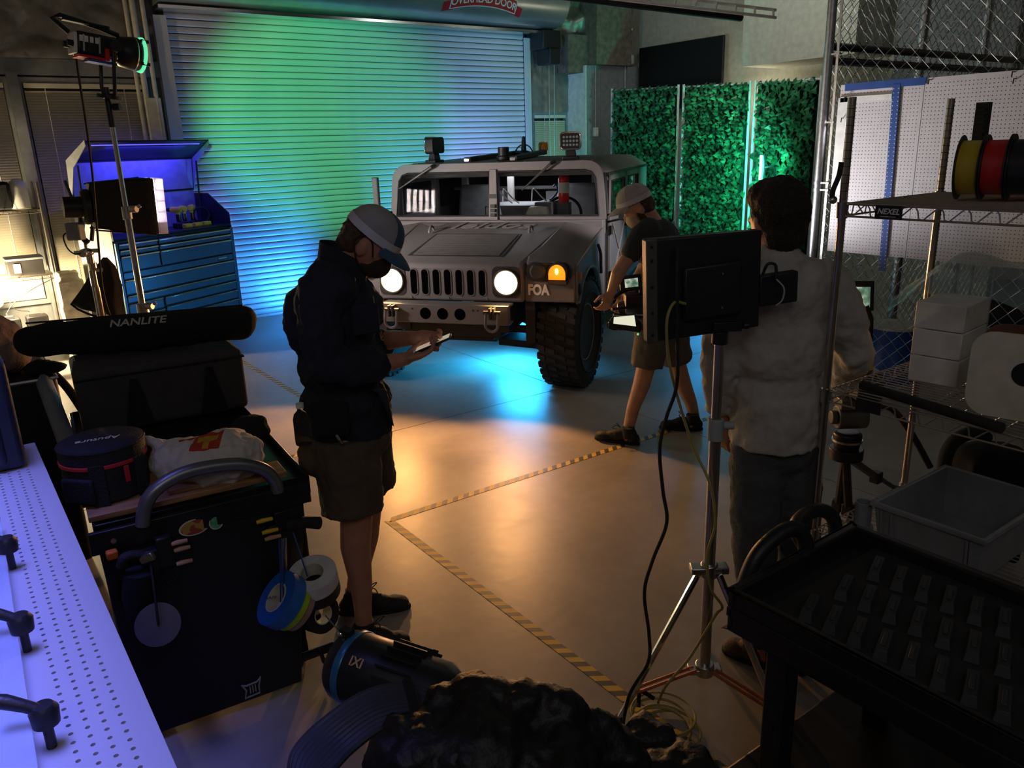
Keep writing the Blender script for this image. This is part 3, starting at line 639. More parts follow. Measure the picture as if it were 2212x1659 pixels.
hp('firewall', 'truck_dark', lambda b: b.bb(-1.0, 1.0, .62, .66, .62, 1.25))
# interior
hp('dashboard', 'interior_grey', lambda b: b.hexa([(-.98, .86, 1.05), (.98, .86, 1.05), (.98, 1.12, 1.05), (-.98, 1.12, 1.05), (-.98, .84, 1.34), (.98, .84, 1.34), (.98, 1.06, 1.30), (-.98, 1.06, 1.30)]), bevel=.02)
sw = hp('steering_wheel', 'black_plastic', lambda b: (b.tube([Vector((.55, 1.18, 1.33))+Vector((.19*math.cos(t), .19*math.sin(t)*.42, .19*math.sin(t)*.9)) for t in [2*PI*i/32 for i in range(32)]], .014, 8, True), b.tube([(.36, 1.18, 1.33), (.55, 1.2, 1.32), (.74, 1.18, 1.33)], .012, 6), b.tube([(.55, 1.2, 1.32), (.55, 1.0, 1.2)], .02, 8)))
for s in (-1, 1):
    st = hp('seat', 'interior_grey', lambda b: (b.bb(s*.55-.25, s*.55+.25, 1.42, 1.9, .98, 1.12), b.hexa([(s*.55-.24, 1.82, 1.1), (s*.55+.24, 1.82, 1.1), (s*.55+.24, 1.95, 1.1), (s*.55-.24, 1.95, 1.1), (s*.55-.22, 1.9, 1.60), (s*.55+.22, 1.9, 1.60), (s*.55+.22, 2.0, 1.60), (s*.55-.22, 2.0, 1.60)])), bevel=.04, seg=3)
hp('computer_rack', 'interior_grey', lambda b: (b.bb(-.28, .28, 1.3, 1.9, .66, 1.42), b.bb(.28, .46, 1.16, 1.5, 1.1, 1.46), b.bb(-.85, -.35, 2.2, 2.7, .66, 1.52), b.bb(.1, .9, 2.3, 2.8, .66, 1.5), b.bb(-.98, .98, 2.28, 2.32, 1.52, 1.56)), bevel=.012)
hp('roll_post', 'truck_print', lambda b: [b.bb(x-.03, x+.03, 1.94, 2.0, .66, 1.74) for x in (-.72, .72, -.2)])
hp('control_box', 'white_paint', lambda b: b.hexa([(-.20, 1.10, 1.34), (-.06, 1.10, 1.34), (-.06, 1.18, 1.34), (-.20, 1.18, 1.34), (-.20, 1.10, 1.42), (-.06, 1.10, 1.42), (-.09, 1.18, 1.50), (-.17, 1.18, 1.50)]), bevel=.006)
hp('folded_map', 'cream_paint', lambda b: b.hexa([(.22, 1.02, 1.34), (.46, 1.02, 1.34), (.46, 1.10, 1.34), (.22, 1.10, 1.34), (.25, 1.05, 1.42), (.43, 1.05, 1.43), (.44, 1.11, 1.42), (.26, 1.11, 1.43)]), bevel=.01)
hp('wire_loom', 'white_paint', lambda b: [b.tube(spline([(x, 1.5, 1.45), (x+.06, 1.35, 1.58), (x+.16, 1.3, 1.50), (x+.22, 1.35, 1.44)], 5), .007, 5) for x in (-.22, -.15, .16)])
hp('blue_hose', 'blue_paint', lambda b: b.tube(spline([(.44, 1.3, 1.60), (.47, 1.28, 1.62), (.49, 1.28, 1.56), (.44, 1.3, 1.50), (.40, 1.3, 1.47)], 5), .009, 6))
ex = hp('fire_extinguisher', 'extinguisher_red', lambda b: b.lathe([(.0, 0), (.05, 0), (.052, .01), (.052, .22), (.04, .255), (.018, .275), (.018, .30), (0, .30)], (.555, 1.25, 1.45), (0, 0, 1), 20))
hp('extinguisher_label', 'white_print', lambda b: b.lathe([(.0535, .09), (.0535, .19)], (.555, 1.25, 1.45), (0, 0, 1), 20), ex)
hp('extinguisher_mount', 'interior_grey', lambda b: b.bb(.50, .61, 1.2, 1.34, 1.1, 1.45), ex)
lamp('cab_fill', 'AREA', HV(.0, 1.75, 1.69), (.9, .92, 1), 7, HV(0, 1.7, 0), .5)  # fill added to lift the cab interior, no lamp known there
# ------------------------------------------------------------------ soft shapes (voxel merged)
_tex = {}
def clouds(scale):
    if scale not in _tex:
        t = bpy.data.textures.new('clouds', 'CLOUDS'); t.noise_scale = scale; t.noise_depth = 2; _tex[scale] = t
    return _tex[scale]
def blob(name, mats, b, parent=None, voxel=.01, it=4, disp=0, dscale=.1, space='w', disp2=0, dscale2=.03):
    me = b.mesh(name, mats, None, True)
    for p in me.polygons: p.use_smooth = True
    o = bpy.data.objects.new(name, me); COL.objects.link(o)
    r = o.modifiers.new('r', 'REMESH'); r.mode = 'VOXEL'; r.voxel_size = voxel; r.use_smooth_shade = True
    if it: s = o.modifiers.new('s', 'SMOOTH'); s.factor = .5; s.iterations = it
    for d_, sc in ((disp, dscale), (disp2, dscale2)):
        if d_:
            d = o.modifiers.new('d', 'DISPLACE'); d.texture = clouds(sc); d.strength = d_; d.mid_level = .5; d.texture_coords = 'LOCAL'
    m2 = bpy.data.meshes.new_from_object(o.evaluated_get(bpy.context.evaluated_depsgraph_get()))
    bpy.data.objects.remove(o); bpy.data.meshes.remove(me); m2.name = name
    if not m2.materials:
        for m in (mats if isinstance(mats, (list, tuple)) else [mats]): m2.materials.append(M[m])
    if parent is not None and space == 'w' and parent.name in ROOT: m2.transform(ROOT[parent.name].inverted())
    m2.polygons.foreach_set('use_smooth', [True]*len(m2.polygons))
    o = bpy.data.objects.new(name, m2); COL.objects.link(o); o.parent = parent
    if parent is not None and parent.name in ROOT: ROOT[o.name] = ROOT[parent.name]
    return o
def caps(b, pts, rad, n=14):
    pts = [Vector(p) for p in pts]
    for i, p in enumerate(pts):
        b.ell(p, (rad[i],)*3, n=n, k=8)
        if i: b.cyl(pts[i-1], p, rad[i-1], rad[i], n=n)
def frame(x, y=None, z=None):
    """matrix with given column axes (orthonormalised from x and hint z)"""
    x = Vector(x).normalized(); z = Vector(z or ZU); y = z.cross(x).normalized(); z = x.cross(y)
    return Matrix((x, y, z)).transposed()
def knob(b, p, d, r=.018, l=.03): p, d = Vector(p), Vector(d).normalized(); b.cyl(p, p+d*l*.4, r*.4, n=8); b.cyl(p+d*l*.4, p+d*l, r, n=10)
# ------------------------------------------------------------------ film light on tall stand
mat('hmi_green', (.1, .9, .5), .2, emit=.8, emitcol=(.18, 1, .5))
mat('hmi_black', (.018, .018, .02), .4, .2)
mat('copper_steel', (.62, .52, .44), .2, 1)
SF = 4.5
HP = D(222, 104, SF); HT = AY(690, 290, DOORY); ax = (RH*.72+FH*.69-ZU*.14).normalized(); fr = frame(ax)
def hl(x, y, z): return HP+fr @ Vector((x, y, z))
st_top = D(237, 240, SF); sx, sy = st_top.x, st_top.y
stand = thing('light_stand', 'tall chrome light stand carrying the film lamp, in front of the tool chest', 'stand', (sx, sy, 0))
def seg(b, z0, z1, r): b.cyl((sx, sy, z0), (sx, sy, z1), r, n=16)
zc = [D(237, y, SF).z for y in (240, 275, 455, 665, 715)]
part('top_tube', 'chrome', stand, lambda b: seg(b, zc[2]-.1, zc[1]+.03, .0135))
part('middle_tube', 'chrome', stand, lambda b: seg(b, zc[3]-.1, zc[2], .018))
part('lower_tube', 'copper_steel', stand, lambda b: seg(b, .25, zc[3], .024))
part('spigot', 'black_metal', stand, lambda b: (seg(b, zc[1], zc[0]+.12, .016), knob(b, (sx, sy, zc[0]+.02), RH, .02, .06)))
for z, r in ((zc[2], .026), (zc[3], .033)):
    part('collar', 'steel', stand, lambda b: (seg(b, z-.05, z+.02, r), knob(b, (sx, sy, z+.005), RH-FH*.3, .02, .07), b.box(Vector((sx, sy, z+.01))+RH*.06, (.05, .012, .02), frame(RH+ZU*.6))), bevel=.003)
for k in range(3):
    a = math.radians(100+120*k); d = Vector((math.cos(a), math.sin(a), 0))
    part('leg', 'chrome', stand, lambda b: b.tube([Vector((sx, sy, .50))+d*.03, Vector((sx, sy, .014))+d*.33], .012, 8))
head = thing('film_lamp', 'black film spotlight with green glowing lens on a U-shaped yoke', 'lamp', HP)
part('housing', 'hmi_black', head, lambda b: b.box(hl(-.04, 0, 0), (.20, .12, .11), fr), bevel=.012)
for i in range(7): part('cooling_rib', 'text_grey' if i % 3 == 0 else 'hmi_black', head, lambda b: b.box(hl(-.11+.025*i, -.062, .0), (.007, .006, .08), fr))
part('barrel', 'hmi_black', head, lambda b: b.lathe([(.055, 0), (.075, .025), (.082, .07), (.086, .11), (.080, .125), (.074, .125), (.066, .10)], hl(.055, 0, 0), ax, 28))
part('lens', 'hmi_green', head, lambda b: b.lathe([(.070, 0), (.062, .03), (.035, .045), (0, .05)], hl(.165, 0, 0), ax, 28))
part('spill_ring', 'hmi_green', head, lambda b: b.lathe([(.076, 0), (.090, .002), (.092, .014), (.086, .018), (.076, .016)], hl(.180, 0, 0), ax, 28)); part('rim_band', 'chrome', head, lambda b: b.lathe([(.084, 0), (.0875, .003), (.084, .008)], hl(.150, 0, 0), ax, 28))  # the ring's own glow stands in for green spill on the rim
for t in (.6, 2.2, 3.8, 5.4): part('barn_clip', 'black_metal', head, lambda b: b.box(hl(.195, .082*math.cos(t), .082*math.sin(t)), (.04, .016, .016), fr))
part('top_handle', 'hmi_black', head, lambda b: (b.tube([hl(-.16, 0, .045), hl(-.24, 0, .10), hl(-.20, 0, .118), hl(-.02, 0, .098), hl(.08, 0, .078)], .013, 8), b.box(hl(-.08, 0, .104), (.22, .045, .012), fr)), bevel=.003)
part('rear_panel', 'white_paint', head, lambda b: (b.box(hl(-.145, 0, -.005), (.015, .11, .10), fr), b.box(hl(-.08, -.0615, .02), (.10, .004, .03), fr)), bevel=.004)
for y in (-.035, .03): part('connector', 'black_plastic', head, lambda b: b.cyl(hl(-.15, y, -.01), hl(-.18, y, -.01), .016, n=12))
part('red_strap', 'red_paint', head, lambda b: (b.box(hl(-.07, -.01, -.064), (.13, .11, .012), fr), b.box(hl(.0, -.064, -.04), (.02, .006, .06), fr)))
part('blue_strap', 'blue_paint', head, lambda b: b.box(hl(-.02, -.02, -.078), (.14, .08, .012), fr))
part('bail_disc', 'black_metal', head, lambda b: b.cyl(D(237, 205, SF), D(237, 213, SF), .062, n=24))
def yoke(b):
    p = D(237, 207, SF); s = fr @ Vector((0, 1, 0))
    b.tube([hl(.02, .075, 0), hl(.02, .10, -.02), p+s*.10+ZU*.05, p+s*.08, p-s*.08, p-s*.10+ZU*.05, hl(.02, -.10, -.02), hl(.02, -.075, 0)], .010, 8)
part('yoke', 'black_metal', head, yoke)
part('tilt_knob', 'black_plastic', head, lambda b: b.cyl(hl(.02, -.12, 0), hl(.02, -.155, 0), .03, n=14))
part('power_cable', 'black_rubber', head, lambda b: b.tube(spline([D(165, 105, SF), D(168, 150, SF), D(185, 260, SF), D(200, 380, SF), D(212, 520, SF), D(225, 640, SF), D(260, 740, SF)], 6), .006, 6))
lamp('film_lamp_beam', 'SPOT', hl(.26, 0, 0), (.10, 1, .30), 900, AY(690, 262, DOORY), .05, 32, .6)
lamp('film_lamp_spill', 'SPOT', hl(.26, 0, 0), (.06, .60, .80), 240, AY(960, 180, DOORY), .05, 50, .9)
# ------------------------------------------------------------------ soft box on second stand
BF = 5.7
sc_ = D(262, 445, BF); sax = (RH*math.cos(math.radians(34))+FH*math.sin(math.radians(34))-ZU*.04).normalized(); sf = frame(sax)
def sl(x, y, z): return sc_+sf @ Vector((x, y, z))
mat('grid_cloth', (.75, .74, .80), .8)
_m = M['grid_cloth']; _nt = _m.node_tree; _tr = _nt.nodes.new('ShaderNodeBsdfTranslucent'); _tr.inputs[0].default_value = (.85, .83, .9, 1); _mx = _nt.nodes.new('ShaderNodeMixShader'); _mx.inputs[0].default_value = .5
_nt.links.new(_nt.nodes['Principled BSDF'].outputs[0], _mx.inputs[1]); _nt.links.new(_tr.outputs[0], _mx.inputs[2]); _nt.links.new(_mx.outputs[0], _nt.nodes['Material Output'].inputs[0])
mat('grid_white', (.9, .9, .95), .6, emit=1.0, emitcol=(.85, .82, .95))
mat('softbox_black', (.014, .014, .015), .95, bump=.4)
sbx = thing('soft_box', 'black fabric soft box lamp with white glowing front grid', 'lamp', sl(-.2, 0, -.3))
hw = .21
def shell(b):
    r0 = [sl(-.19, y, z) for y, z in ((-.13, -.14), (.13, -.14), (.13, .16), (-.13, .16))]; r1 = [sl(.12, y, z) for y, z in ((-hw, -.19), (hw, -.19), (hw, .19), (-hw, .19))]; r2 = [sl(.19, y, z) for y, z in ((-hw, -.19), (hw, -.19), (hw, .19), (-hw, .19))]
    b.add(r0+r1+r2, [(3, 2, 1, 0)]+[(i, (i+1) % 4, 4+(i+1) % 4, 4+i) for i in range(4)]+[(4+i, 4+(i+1) % 4, 8+(i+1) % 4, 8+i) for i in range(4)]+[(8, 9, 10, 11)])
part('fabric_shell', 'softbox_black', sbx, shell, bevel=.01)
part('diffuser', 'grid_white', sbx, lambda b: b.box(sl(.186, 0, 0), (.006, hw*2-.02, .36), sf))
for j in range(6): part('grid_strip', 'grid_cloth', sbx, lambda b: b.box(sl(.222, -.20+.080*j, 0), (.055, .018, .375), sf))
for i in range(6): part('grid_strip', 'grid_cloth', sbx, lambda b: b.box(sl(.222, 0, -.186+.0744*i), (.055, hw*2-.004, .005), sf))
part('speed_ring', 'black_metal', sbx, lambda b: (b.lathe([(.10, 0), (.12, .02), (.12, .05), (.10, .06)], sl(-.25, 0, 0), sax, 20), b.cyl(sl(-.36, 0, 0), sl(-.24, 0, 0), .07, n=18)))
for y in (-1, 1):
    for z in (-1, 1): part('frame_rod', 'black_metal', sbx, lambda b: b.tube([sl(-.2, .13*y, .15*z), sl(.17, hw*y, .19*z)], .006, 6))
part('bracket_arm', 'black_metal', sbx, lambda b: (b.tube([D(196, 440, BF-.05), D(177, 470, BF-.05), D(175, 510, BF-.05), D(190, 525, BF-.05)], .022, 8), b.tube([D(205, 430, BF), D(198, 520, BF)], .014, 8), b.tube([D(140, 390, BF-.1), D(172, 470, BF-.1)], .010, 6)))
part('power_box', 'grey_plastic', sbx, lambda b: b.box(D(163, 500, BF-.1), (.10, .08, .12), frame(RH)), bevel=.01)
part('power_lead', 'black_rubber', sbx, lambda b: b.tube(spline([D(150, 500, BF-.1), D(137, 510, BF-.1), D(145, 535, BF-.1), D(160, 548, BF-.1), D(175, 548, BF-.1)], 6), .005, 6))
sp_ = D(188, 545, BF); s2 = thing('boom_stand', 'chrome stand with grip head holding the soft box', 'stand', (sp_.x, sp_.y, 0))
part('grip_head', 'steel', s2, lambda b: (b.ell(sp_, (.05, .035, .03), frame(RH)), b.box(sp_-RH*.06, (.06, .03, .025), frame(RH)), b.cyl(sp_-FH*.04, sp_-FH*.07, .03, n=14), b.box(sp_+RH*.06+ZU*.01, (.06, .012, .03), frame(RH))), bevel=.006)
q2 = D(213, 640, BF)
part('main_tube', 'copper_steel', s2, lambda b: (b.cyl((q2.x, q2.y, .3), (q2.x, q2.y, sp_.z), .014, n=14), b.cyl((q2.x, q2.y, .3), (q2.x, q2.y, D(213, 620, BF).z), .022, n=14)))
part('second_tube', 'chrome', s2, lambda b: b.cyl((sp_.x, sp_.y, .3), (sp_.x, sp_.y, sp_.z+.12), .012, n=12))
part('collar', 'copper_steel', s2, lambda b: (b.cyl((q2.x, q2.y, D(0, 590, BF).z), (q2.x, q2.y, D(0, 575, BF).z), .03, n=14), knob(b, (q2.x, q2.y, D(0, 590, BF).z), RH, .015, .06)))
for k in range(3):
    a = math.radians(80+120*k); d = Vector((math.cos(a), math.sin(a), 0)); part('leg', 'chrome', s2, lambda b: b.tube([Vector((q2.x, q2.y, .45)), Vector((q2.x, q2.y, .014))+d*.42], .012, 8))
part('base_link', 'steel', s2, lambda b: b.box(((sp_.x+q2.x)/2, (sp_.y+q2.y)/2, .35), (.22, .05, .05), frame(RH)))
def drape(b, L, Rr, F, bulge, n=10):
    m = len(L)-1
    for sgn in (1, -1):
        def fn(s, t):
            i = min(int(t*m), m-1); f = t*m-i
            lx = L[i][0]*(1-f)+L[i+1][0]*f; ly = L[i][1]*(1-f)+L[i+1][1]*f; rx = Rr[i][0]*(1-f)+Rr[i+1][0]*f; ry = Rr[i][1]*(1-f)+Rr[i+1][1]*f
            q = math.sin(PI*s)
            return D(lx+(rx-lx)*s, ly+(ry-ly)*s, F-sgn*bulge*q*(.2+.8*t)-.02*math.sin(s*17)*q*t)
        b.grid(fn, n*2, n*2)
fl_ = thing('black_flag_cloth', 'black cloth bag draped on the soft box stand, spreading to a pointed corner', 'cloth', D(215, 690, BF+.15))
part('cloth', 'softbox_black', fl_, lambda b: drape(b, [(222, 556), (196, 590), (175, 625), (153, 655), (175, 668)], [(232, 556), (250, 575), (264, 615), (268, 655), (272, 688)], BF+.12, .10), smooth=80)
part('hem', 'black_cloth', fl_, lambda b: b.tube([D(x, y, BF+.08) for x, y in ((153, 656), (168, 668), (190, 678), (215, 686), (245, 689), (270, 689))], .008, 6))
lamp('soft_box_light', 'AREA', sl(.192, 0, 0), (1, .87, .84), 46, sl(1.2, 0, -.02), .40, size_y=.36).data.spread = math.radians(95)
# ------------------------------------------------------------------ tool chest
mat('chest_blue', (.085, .16, .22), .35, .3, var=.05)
mat('chest_black', (.016, .017, .02), .4)
mat('chest_side', (.42, .42, .38), .5)
mat('chest_inner', (.30, .30, .36), .5)
mat('led_blue', (.2, .2, 1), .5, emit=1.5, emitcol=(.12, .10, 1))
th = math.atan2(.485, .875); CM = Matrix.Translation((2.80-.875*1.56, 9.33-.485*1.56, 0)) @ Matrix.Rotation(th, 4, 'Z')
ch = thing('tool_chest', 'blue lit steel tool chest with many drawers and its lid open', 'tool chest', mx=CM)
CW, CD, CH = 1.56, .50, 1.22
cp_ = lambda name, m, fn, parent=None, **k: part(name, m, parent or ch, fn, space='l', **k)
cp_('carcass', 'chest_black', lambda b: b.bb(0, CW, .012, CD, .12, CH), bevel=.006)
cp_('side_panel', 'chest_side', lambda b: b.bb(-.008, 0, .02, CD, .12, CH+.16))
cp_('side_panel', 'chest_black', lambda b: b.bb(CW, CW+.012, 0, CD, .12, CH))
for x in (.1, CW-.1): cp_('caster', 'black_rubber', lambda b: (b.cyl((x-.02, .12, .06), (x+.02, .12, .06), .06, n=16), b.cyl((x-.02, .40, .06), (x+.02, .40, .06), .06, n=16), b.bb(x-.03, x+.03, .08, .44, .06, .12)))
cp_('corner_post', 'chest_blue', lambda b: b.bb(CW-.03, CW+.014, -.012, .02, .12, CH-.02), bevel=.004); cp_('corner_post', 'chest_blue', lambda b: b.bb(0, .025, -.012, .02, .12, CH-.02), bevel=.004)
def drawer(x0, x1, z0, z1):
    d = cp_('drawer', 'chest_blue', lambda b: b.bb(x0, x1, -.012, .014, z0, z1), bevel=.003)
    cp_('drawer_pull', 'chrome', lambda b: b.hexa([(x0, -.026, z1-.016), (x1, -.026, z1-.016), (x1, -.012, z1-.022), (x0, -.012, z1-.022), (x0, -.022, z1-.004), (x1, -.022, z1-.004), (x1, -.012, z1), (x0, -.012, z1)]), d, bevel=.002)
z = CH-.035
for x0, x1, hs in ((.035, .50, (.06, .06, .16)), (.52, CW-.04, (.06, .06, .16))):
    zz = z
    for h in hs: drawer(x0, x1, zz-h+.012, zz); zz -= h
z -= .285
band = cp_('logo_band', 'chest_blue', lambda b: b.bb(.035, CW-.04, -.012, .014, z-.06, z), bevel=.003)
cp_('badge', 'chrome', lambda b: b.tube([(1.36+u, -.014, z-.026+v) for u, v in rrect(.16, .034, .014)], .004, 6, True), band)
cp_('badge_plate', 'text_grey', lambda b: b.bb(1.30, 1.42, -.016, -.012, z-.033, z-.019), band)
z -= .07; drawer(.035, CW-.04, z-.14, z); z -= .155; drawer(.035, CW-.04, z-.07, z); z -= .085
for k in range(4): drawer(.035, .46, z-.12*k-.105, z-.12*k)
for k, (h0, h1) in enumerate(((0, .09), (.105, .195), (.21, .30), (.315, .465))): drawer(.49, CW-.04, z-h1, z-h0)
# open top well with sloped wings, back panel, lid
cp_('top_tray', 'chest_black', lambda b: b.bb(0, CW, 0, CD, CH, CH+.02), bevel=.004)
for x0, x1 in ((-.006, .008), (CW-.008, CW+.006)):
    cp_('wing', 'chest_black', lambda b: b.prism([(0, CH), (CD, CH), (CD, CH+.36), (.28, CH+.36), (0, CH+.14)], (x0, 0, 0), (0, 1, 0), (0, 0, 1), (1, 0, 0), .014))
cp_('back_panel', 'chest_inner', lambda b: b.bb(0, CW, CD-.015, CD, CH, CH+.40))
ld = cp_('lid', 'chest_black', lambda b: (b.hexa([(0, CD-.02, CH+.40), (CW, CD-.02, CH+.40), (CW, CD, CH+.40), (0, CD, CH+.40), (0, CD-.06, CH+.76), (CW, CD-.06, CH+.76), (CW, CD-.04, CH+.76), (0, CD-.04, CH+.76)]), b.hexa([(0, CD-.34, CH+.93), (CW, CD-.34, CH+.93), (CW, CD-.04, CH+.74), (0, CD-.04, CH+.74), (0, CD-.34, CH+.945), (CW, CD-.34, CH+.945), (CW, CD-.04, CH+.765), (0, CD-.04, CH+.765)])), bevel=.003)
cp_('lid_liner', 'chest_inner', lambda b: (b.hexa([(.02, CD-.026, CH+.42), (CW-.02, CD-.026, CH+.42), (CW-.02, CD-.021, CH+.42), (.02, CD-.021, CH+.42), (.02, CD-.066, CH+.74), (CW-.02, CD-.066, CH+.74), (CW-.02, CD-.061, CH+.74), (.02, CD-.061, CH+.74)]),), ld)
for x in (-.005, CW-.005): cp_('lid_end', 'grey_paint', lambda b: b.prism([(CD-.02, CH+.40), (CD, CH+.40), (CD-.03, CH+.77), (CD-.34, CH+.95), (CD-.34, CH+.90), (CD-.12, CH+.70)], (x, 0, 0), (0, 1, 0), (0, 0, 1), (1, 0, 0), .010), ld)
cp_('lid_light_bar', 'led_blue', lambda b: b.bb(.1, CW-.1, CD-.30, CD-.28, CH+.895, CH+.905), ld)
cp_('poster', 'blue_paint', lambda b: b.bb(.42, .95, CD-.022, CD-.016, CH+.10, CH+.36))
for x in (.03, CW-.03): cp_('gas_strut', 'black_metal', lambda b: b.cyl((x, CD-.10, CH+.10), (x, CD-.14, CH+.72), .010, n=8), ld)
lamp('chest_lid_light', 'AREA', CM @ Vector((CW/2, CD-.27, CH+.88)), (.05, .04, 1), 24, CM @ Vector((CW/2, CD-.02, CH+.3)), 1.0, size_y=.06)
lamp('chest_blue_wash', 'SPOT', (3.6, 7.4, .5), (.04, .40, 1), 48, CM @ Vector((.9, 0, .6)), .1, 60, .7)
def drill(x, y, yaw, label):
    m4 = CM @ Matrix.Translation((x, y, CH+.02)) @ Matrix.Rotation(yaw, 4, 'Z')
    t = thing('cordless_drill', label, 'drill', mx=m4, group='cordless drills in the tool chest')
    part('body', 'yellow_plastic', t, lambda b: (b.cyl((-.07, 0, .20), (.05, 0, .20), .032, n=14), b.box((-.03, 0, .13), (.04, .036, .12))), space='l', bevel=.006)
    part('chuck', 'black_metal', t, lambda b: b.cyl((.05, 0, .20), (.11, 0, .20), .024, .016, n=12), space='l')
    part('grip', 'black_plastic', t, lambda b: b.box((-.028, 0, .11), (.045, .04, .09)), space='l', bevel=.01)
    part('battery', 'black_plastic', t, lambda b: b.box((-.02, 0, .03), (.11, .075, .055)), space='l', bevel=.008)
drill(1.00, .22, 1.9, 'yellow cordless drill leftmost in the open tool chest'); drill(1.14, .26, 1.2, 'yellow cordless drill in the middle of the tool chest top'); drill(1.29, .28, .6, 'yellow cordless drill rightmost, its body lit violet')
for i, x in enumerate((1.02, 1.16, 1.29)):
    t = tag(part('drill_battery', ['yellow_plastic', 'black_plastic'], None, lambda b: b.box(CM @ Vector((x, .09, CH+.045)), (.10, .06, .05), CM.to_3x3()), bevel=.008), ['yellow battery pack at the chest front below the left drill', 'yellow battery pack at the chest front below the middle drill', 'yellow battery pack at the chest front below the right drill'][i], 'battery', 'battery packs in the tool chest')
tag(part('cable_coil', 'black_rubber', None, lambda b: [b.tube([CM @ Vector((1.44, .30, CH+.12))+Vector((.09*math.cos(t), .02*i, .09*math.sin(t))) for t in [2*PI*k/20 for k in range(20)]], .012, 6, True) for i in range(3)]), 'small black cable coil at the right end of the tool chest', 'cable')
# ------------------------------------------------------------------ wire shelf at the left window with the bright lamp
def wire_shelf(parent, x0, x1, y0, y1, z, nw=14, along='x', truss=.05, rr=.004, wave=True, m='zinc_wire', lip=.03):
    b = MB()
    for zz in (z, z-lip):
        b.tube([(x0, y0, zz), (x1, y0, zz), (x1, y1, zz), (x0, y1, zz)], rr, 6, True)
    o = b.build('shelf_frame', m, parent)
    b = MB()
    if along == 'x':
        for i in range(1, nw): y = y0+(y1-y0)*i/nw; b.tube([(x0, y, z+.002), (x1, y, z+.002)], rr*.6, 5)
        k = 4
        for i in range(1, k): x = x0+(x1-x0)*i/k; b.tube([(x, y0, z-.004), (x, y1, z-.004)], rr*.8, 5)
    else:
        for i in range(1, nw): x = x0+(x1-x0)*i/nw; b.tube([(x, y0, z+.002), (x, y1, z+.002)], rr*.6, 5)
        for i in range(1, 4): y = y0+(y1-y0)*i/4; b.tube([(x0, y, z-.004), (x1, y, z-.004)], rr*.8, 5)
    g = b.build('wire_deck', m, o); g['kind'] = 'stuff'
    b = MB()
    for (p, q) in (((x0, y0), (x1, y0)), ((x0, y1), (x1, y1)), ((x0, y0), (x0, y1)), ((x1, y0), (x1, y1))):
        p, q = Vector((*p, 0)), Vector((*q, 0)); L_ = (q-p).length; k = max(2, int(L_/.075)); pts = []
        for i in range(k):
            f = [(.0, 0), (.55, -lip), (.72, -lip+.004), (.78, -.012), (.9, 0)]
            for a, dz in f: pts.append(p+(q-p)*((i+a)/k)+ZU*(z+dz))
        b.tube(pts, rr*.7, 5)
    b.build('edge_truss', m, o); return o
LX0, LX1, LY0, LY1 = -.30, .93, 9.10, 9.52
ls = thing('wire_shelf', 'chrome wire shelf against the glowing blinds at the far left', 'shelf', (LX0, LY0, 0))
mat('shelf_dark', (.16, .14, .11), .4, .6)
for x, y in ((LX0, LY0), (LX1, LY0), (LX0, LY1), (LX1, LY1)): part('post', 'shelf_dark', ls, lambda b: b.cyl((x, y, 0), (x, y, 1.80), .0127, n=10))
SZ = [.30, .90, 1.54]
for z in SZ: wire_shelf(ls, LX0, LX1, LY0, LY1, z, 12, 'x', m='shelf_dark')
def simple(name, m, fn, label, cat, group=None, **k): return tag(part(name, m, None, fn, **k), label, cat, group)
c0 = Vector((.50, 9.30, 1.552))
cs = thing('camera_case', 'black soft case with peaked handle on the top wire shelf', 'case', c0)
part('body', 'black_cloth', cs, lambda b: b.box(c0+ZU*.13, (.42, .26, .26)), bevel=.03)
part('handle', 'black_plastic', cs, lambda b: b.prism([(-.13, 0), (.13, 0), (.03, .10), (-.03, .10)], c0+Vector((-.02, -.06, .26)), (1, 0, 0), (0, 0, 1), (0, 1, 0), .04))
part('logo', 'white_print', cs, lambda b: b.bb(c0.x-.08, c0.x+.04, c0.y-.135, c0.y-.131, 1.77, 1.785))
simple('white_bottle', 'white_paint', lambda b: b.lathe([(.085, 0), (.08, .20), (.065, .25), (.03, .28), (0, .285)], (.78, 9.28, 1.552), (0, 0, 1), 20), 'white domed bottle beside the soft case on the top wire shelf', 'bottle')
bx = thing('storage_box', 'small dark box with lid on the middle wire shelf', 'box', (.70, 9.3, .908))
part('body', 'truck_dark', bx, lambda b: b.bb(.55, .86, 9.16, 9.42, .908, 1.06), bevel=.006); part('lid', 'grey_plastic', bx, lambda b: b.bb(.54, .87, 9.15, 9.43, 1.06, 1.085), bevel=.006)
part('label', 'cream_paint', bx, lambda b: b.bb(.60, .66, 9.155, 9.16, .94, 1.03))
simple('black_speaker', 'black_plastic', lambda b: b.bb(.26, .42, 9.14, 9.34, .908, 1.14), 'black box at the left edge of the middle wire shelf', 'box', bevel=.01)
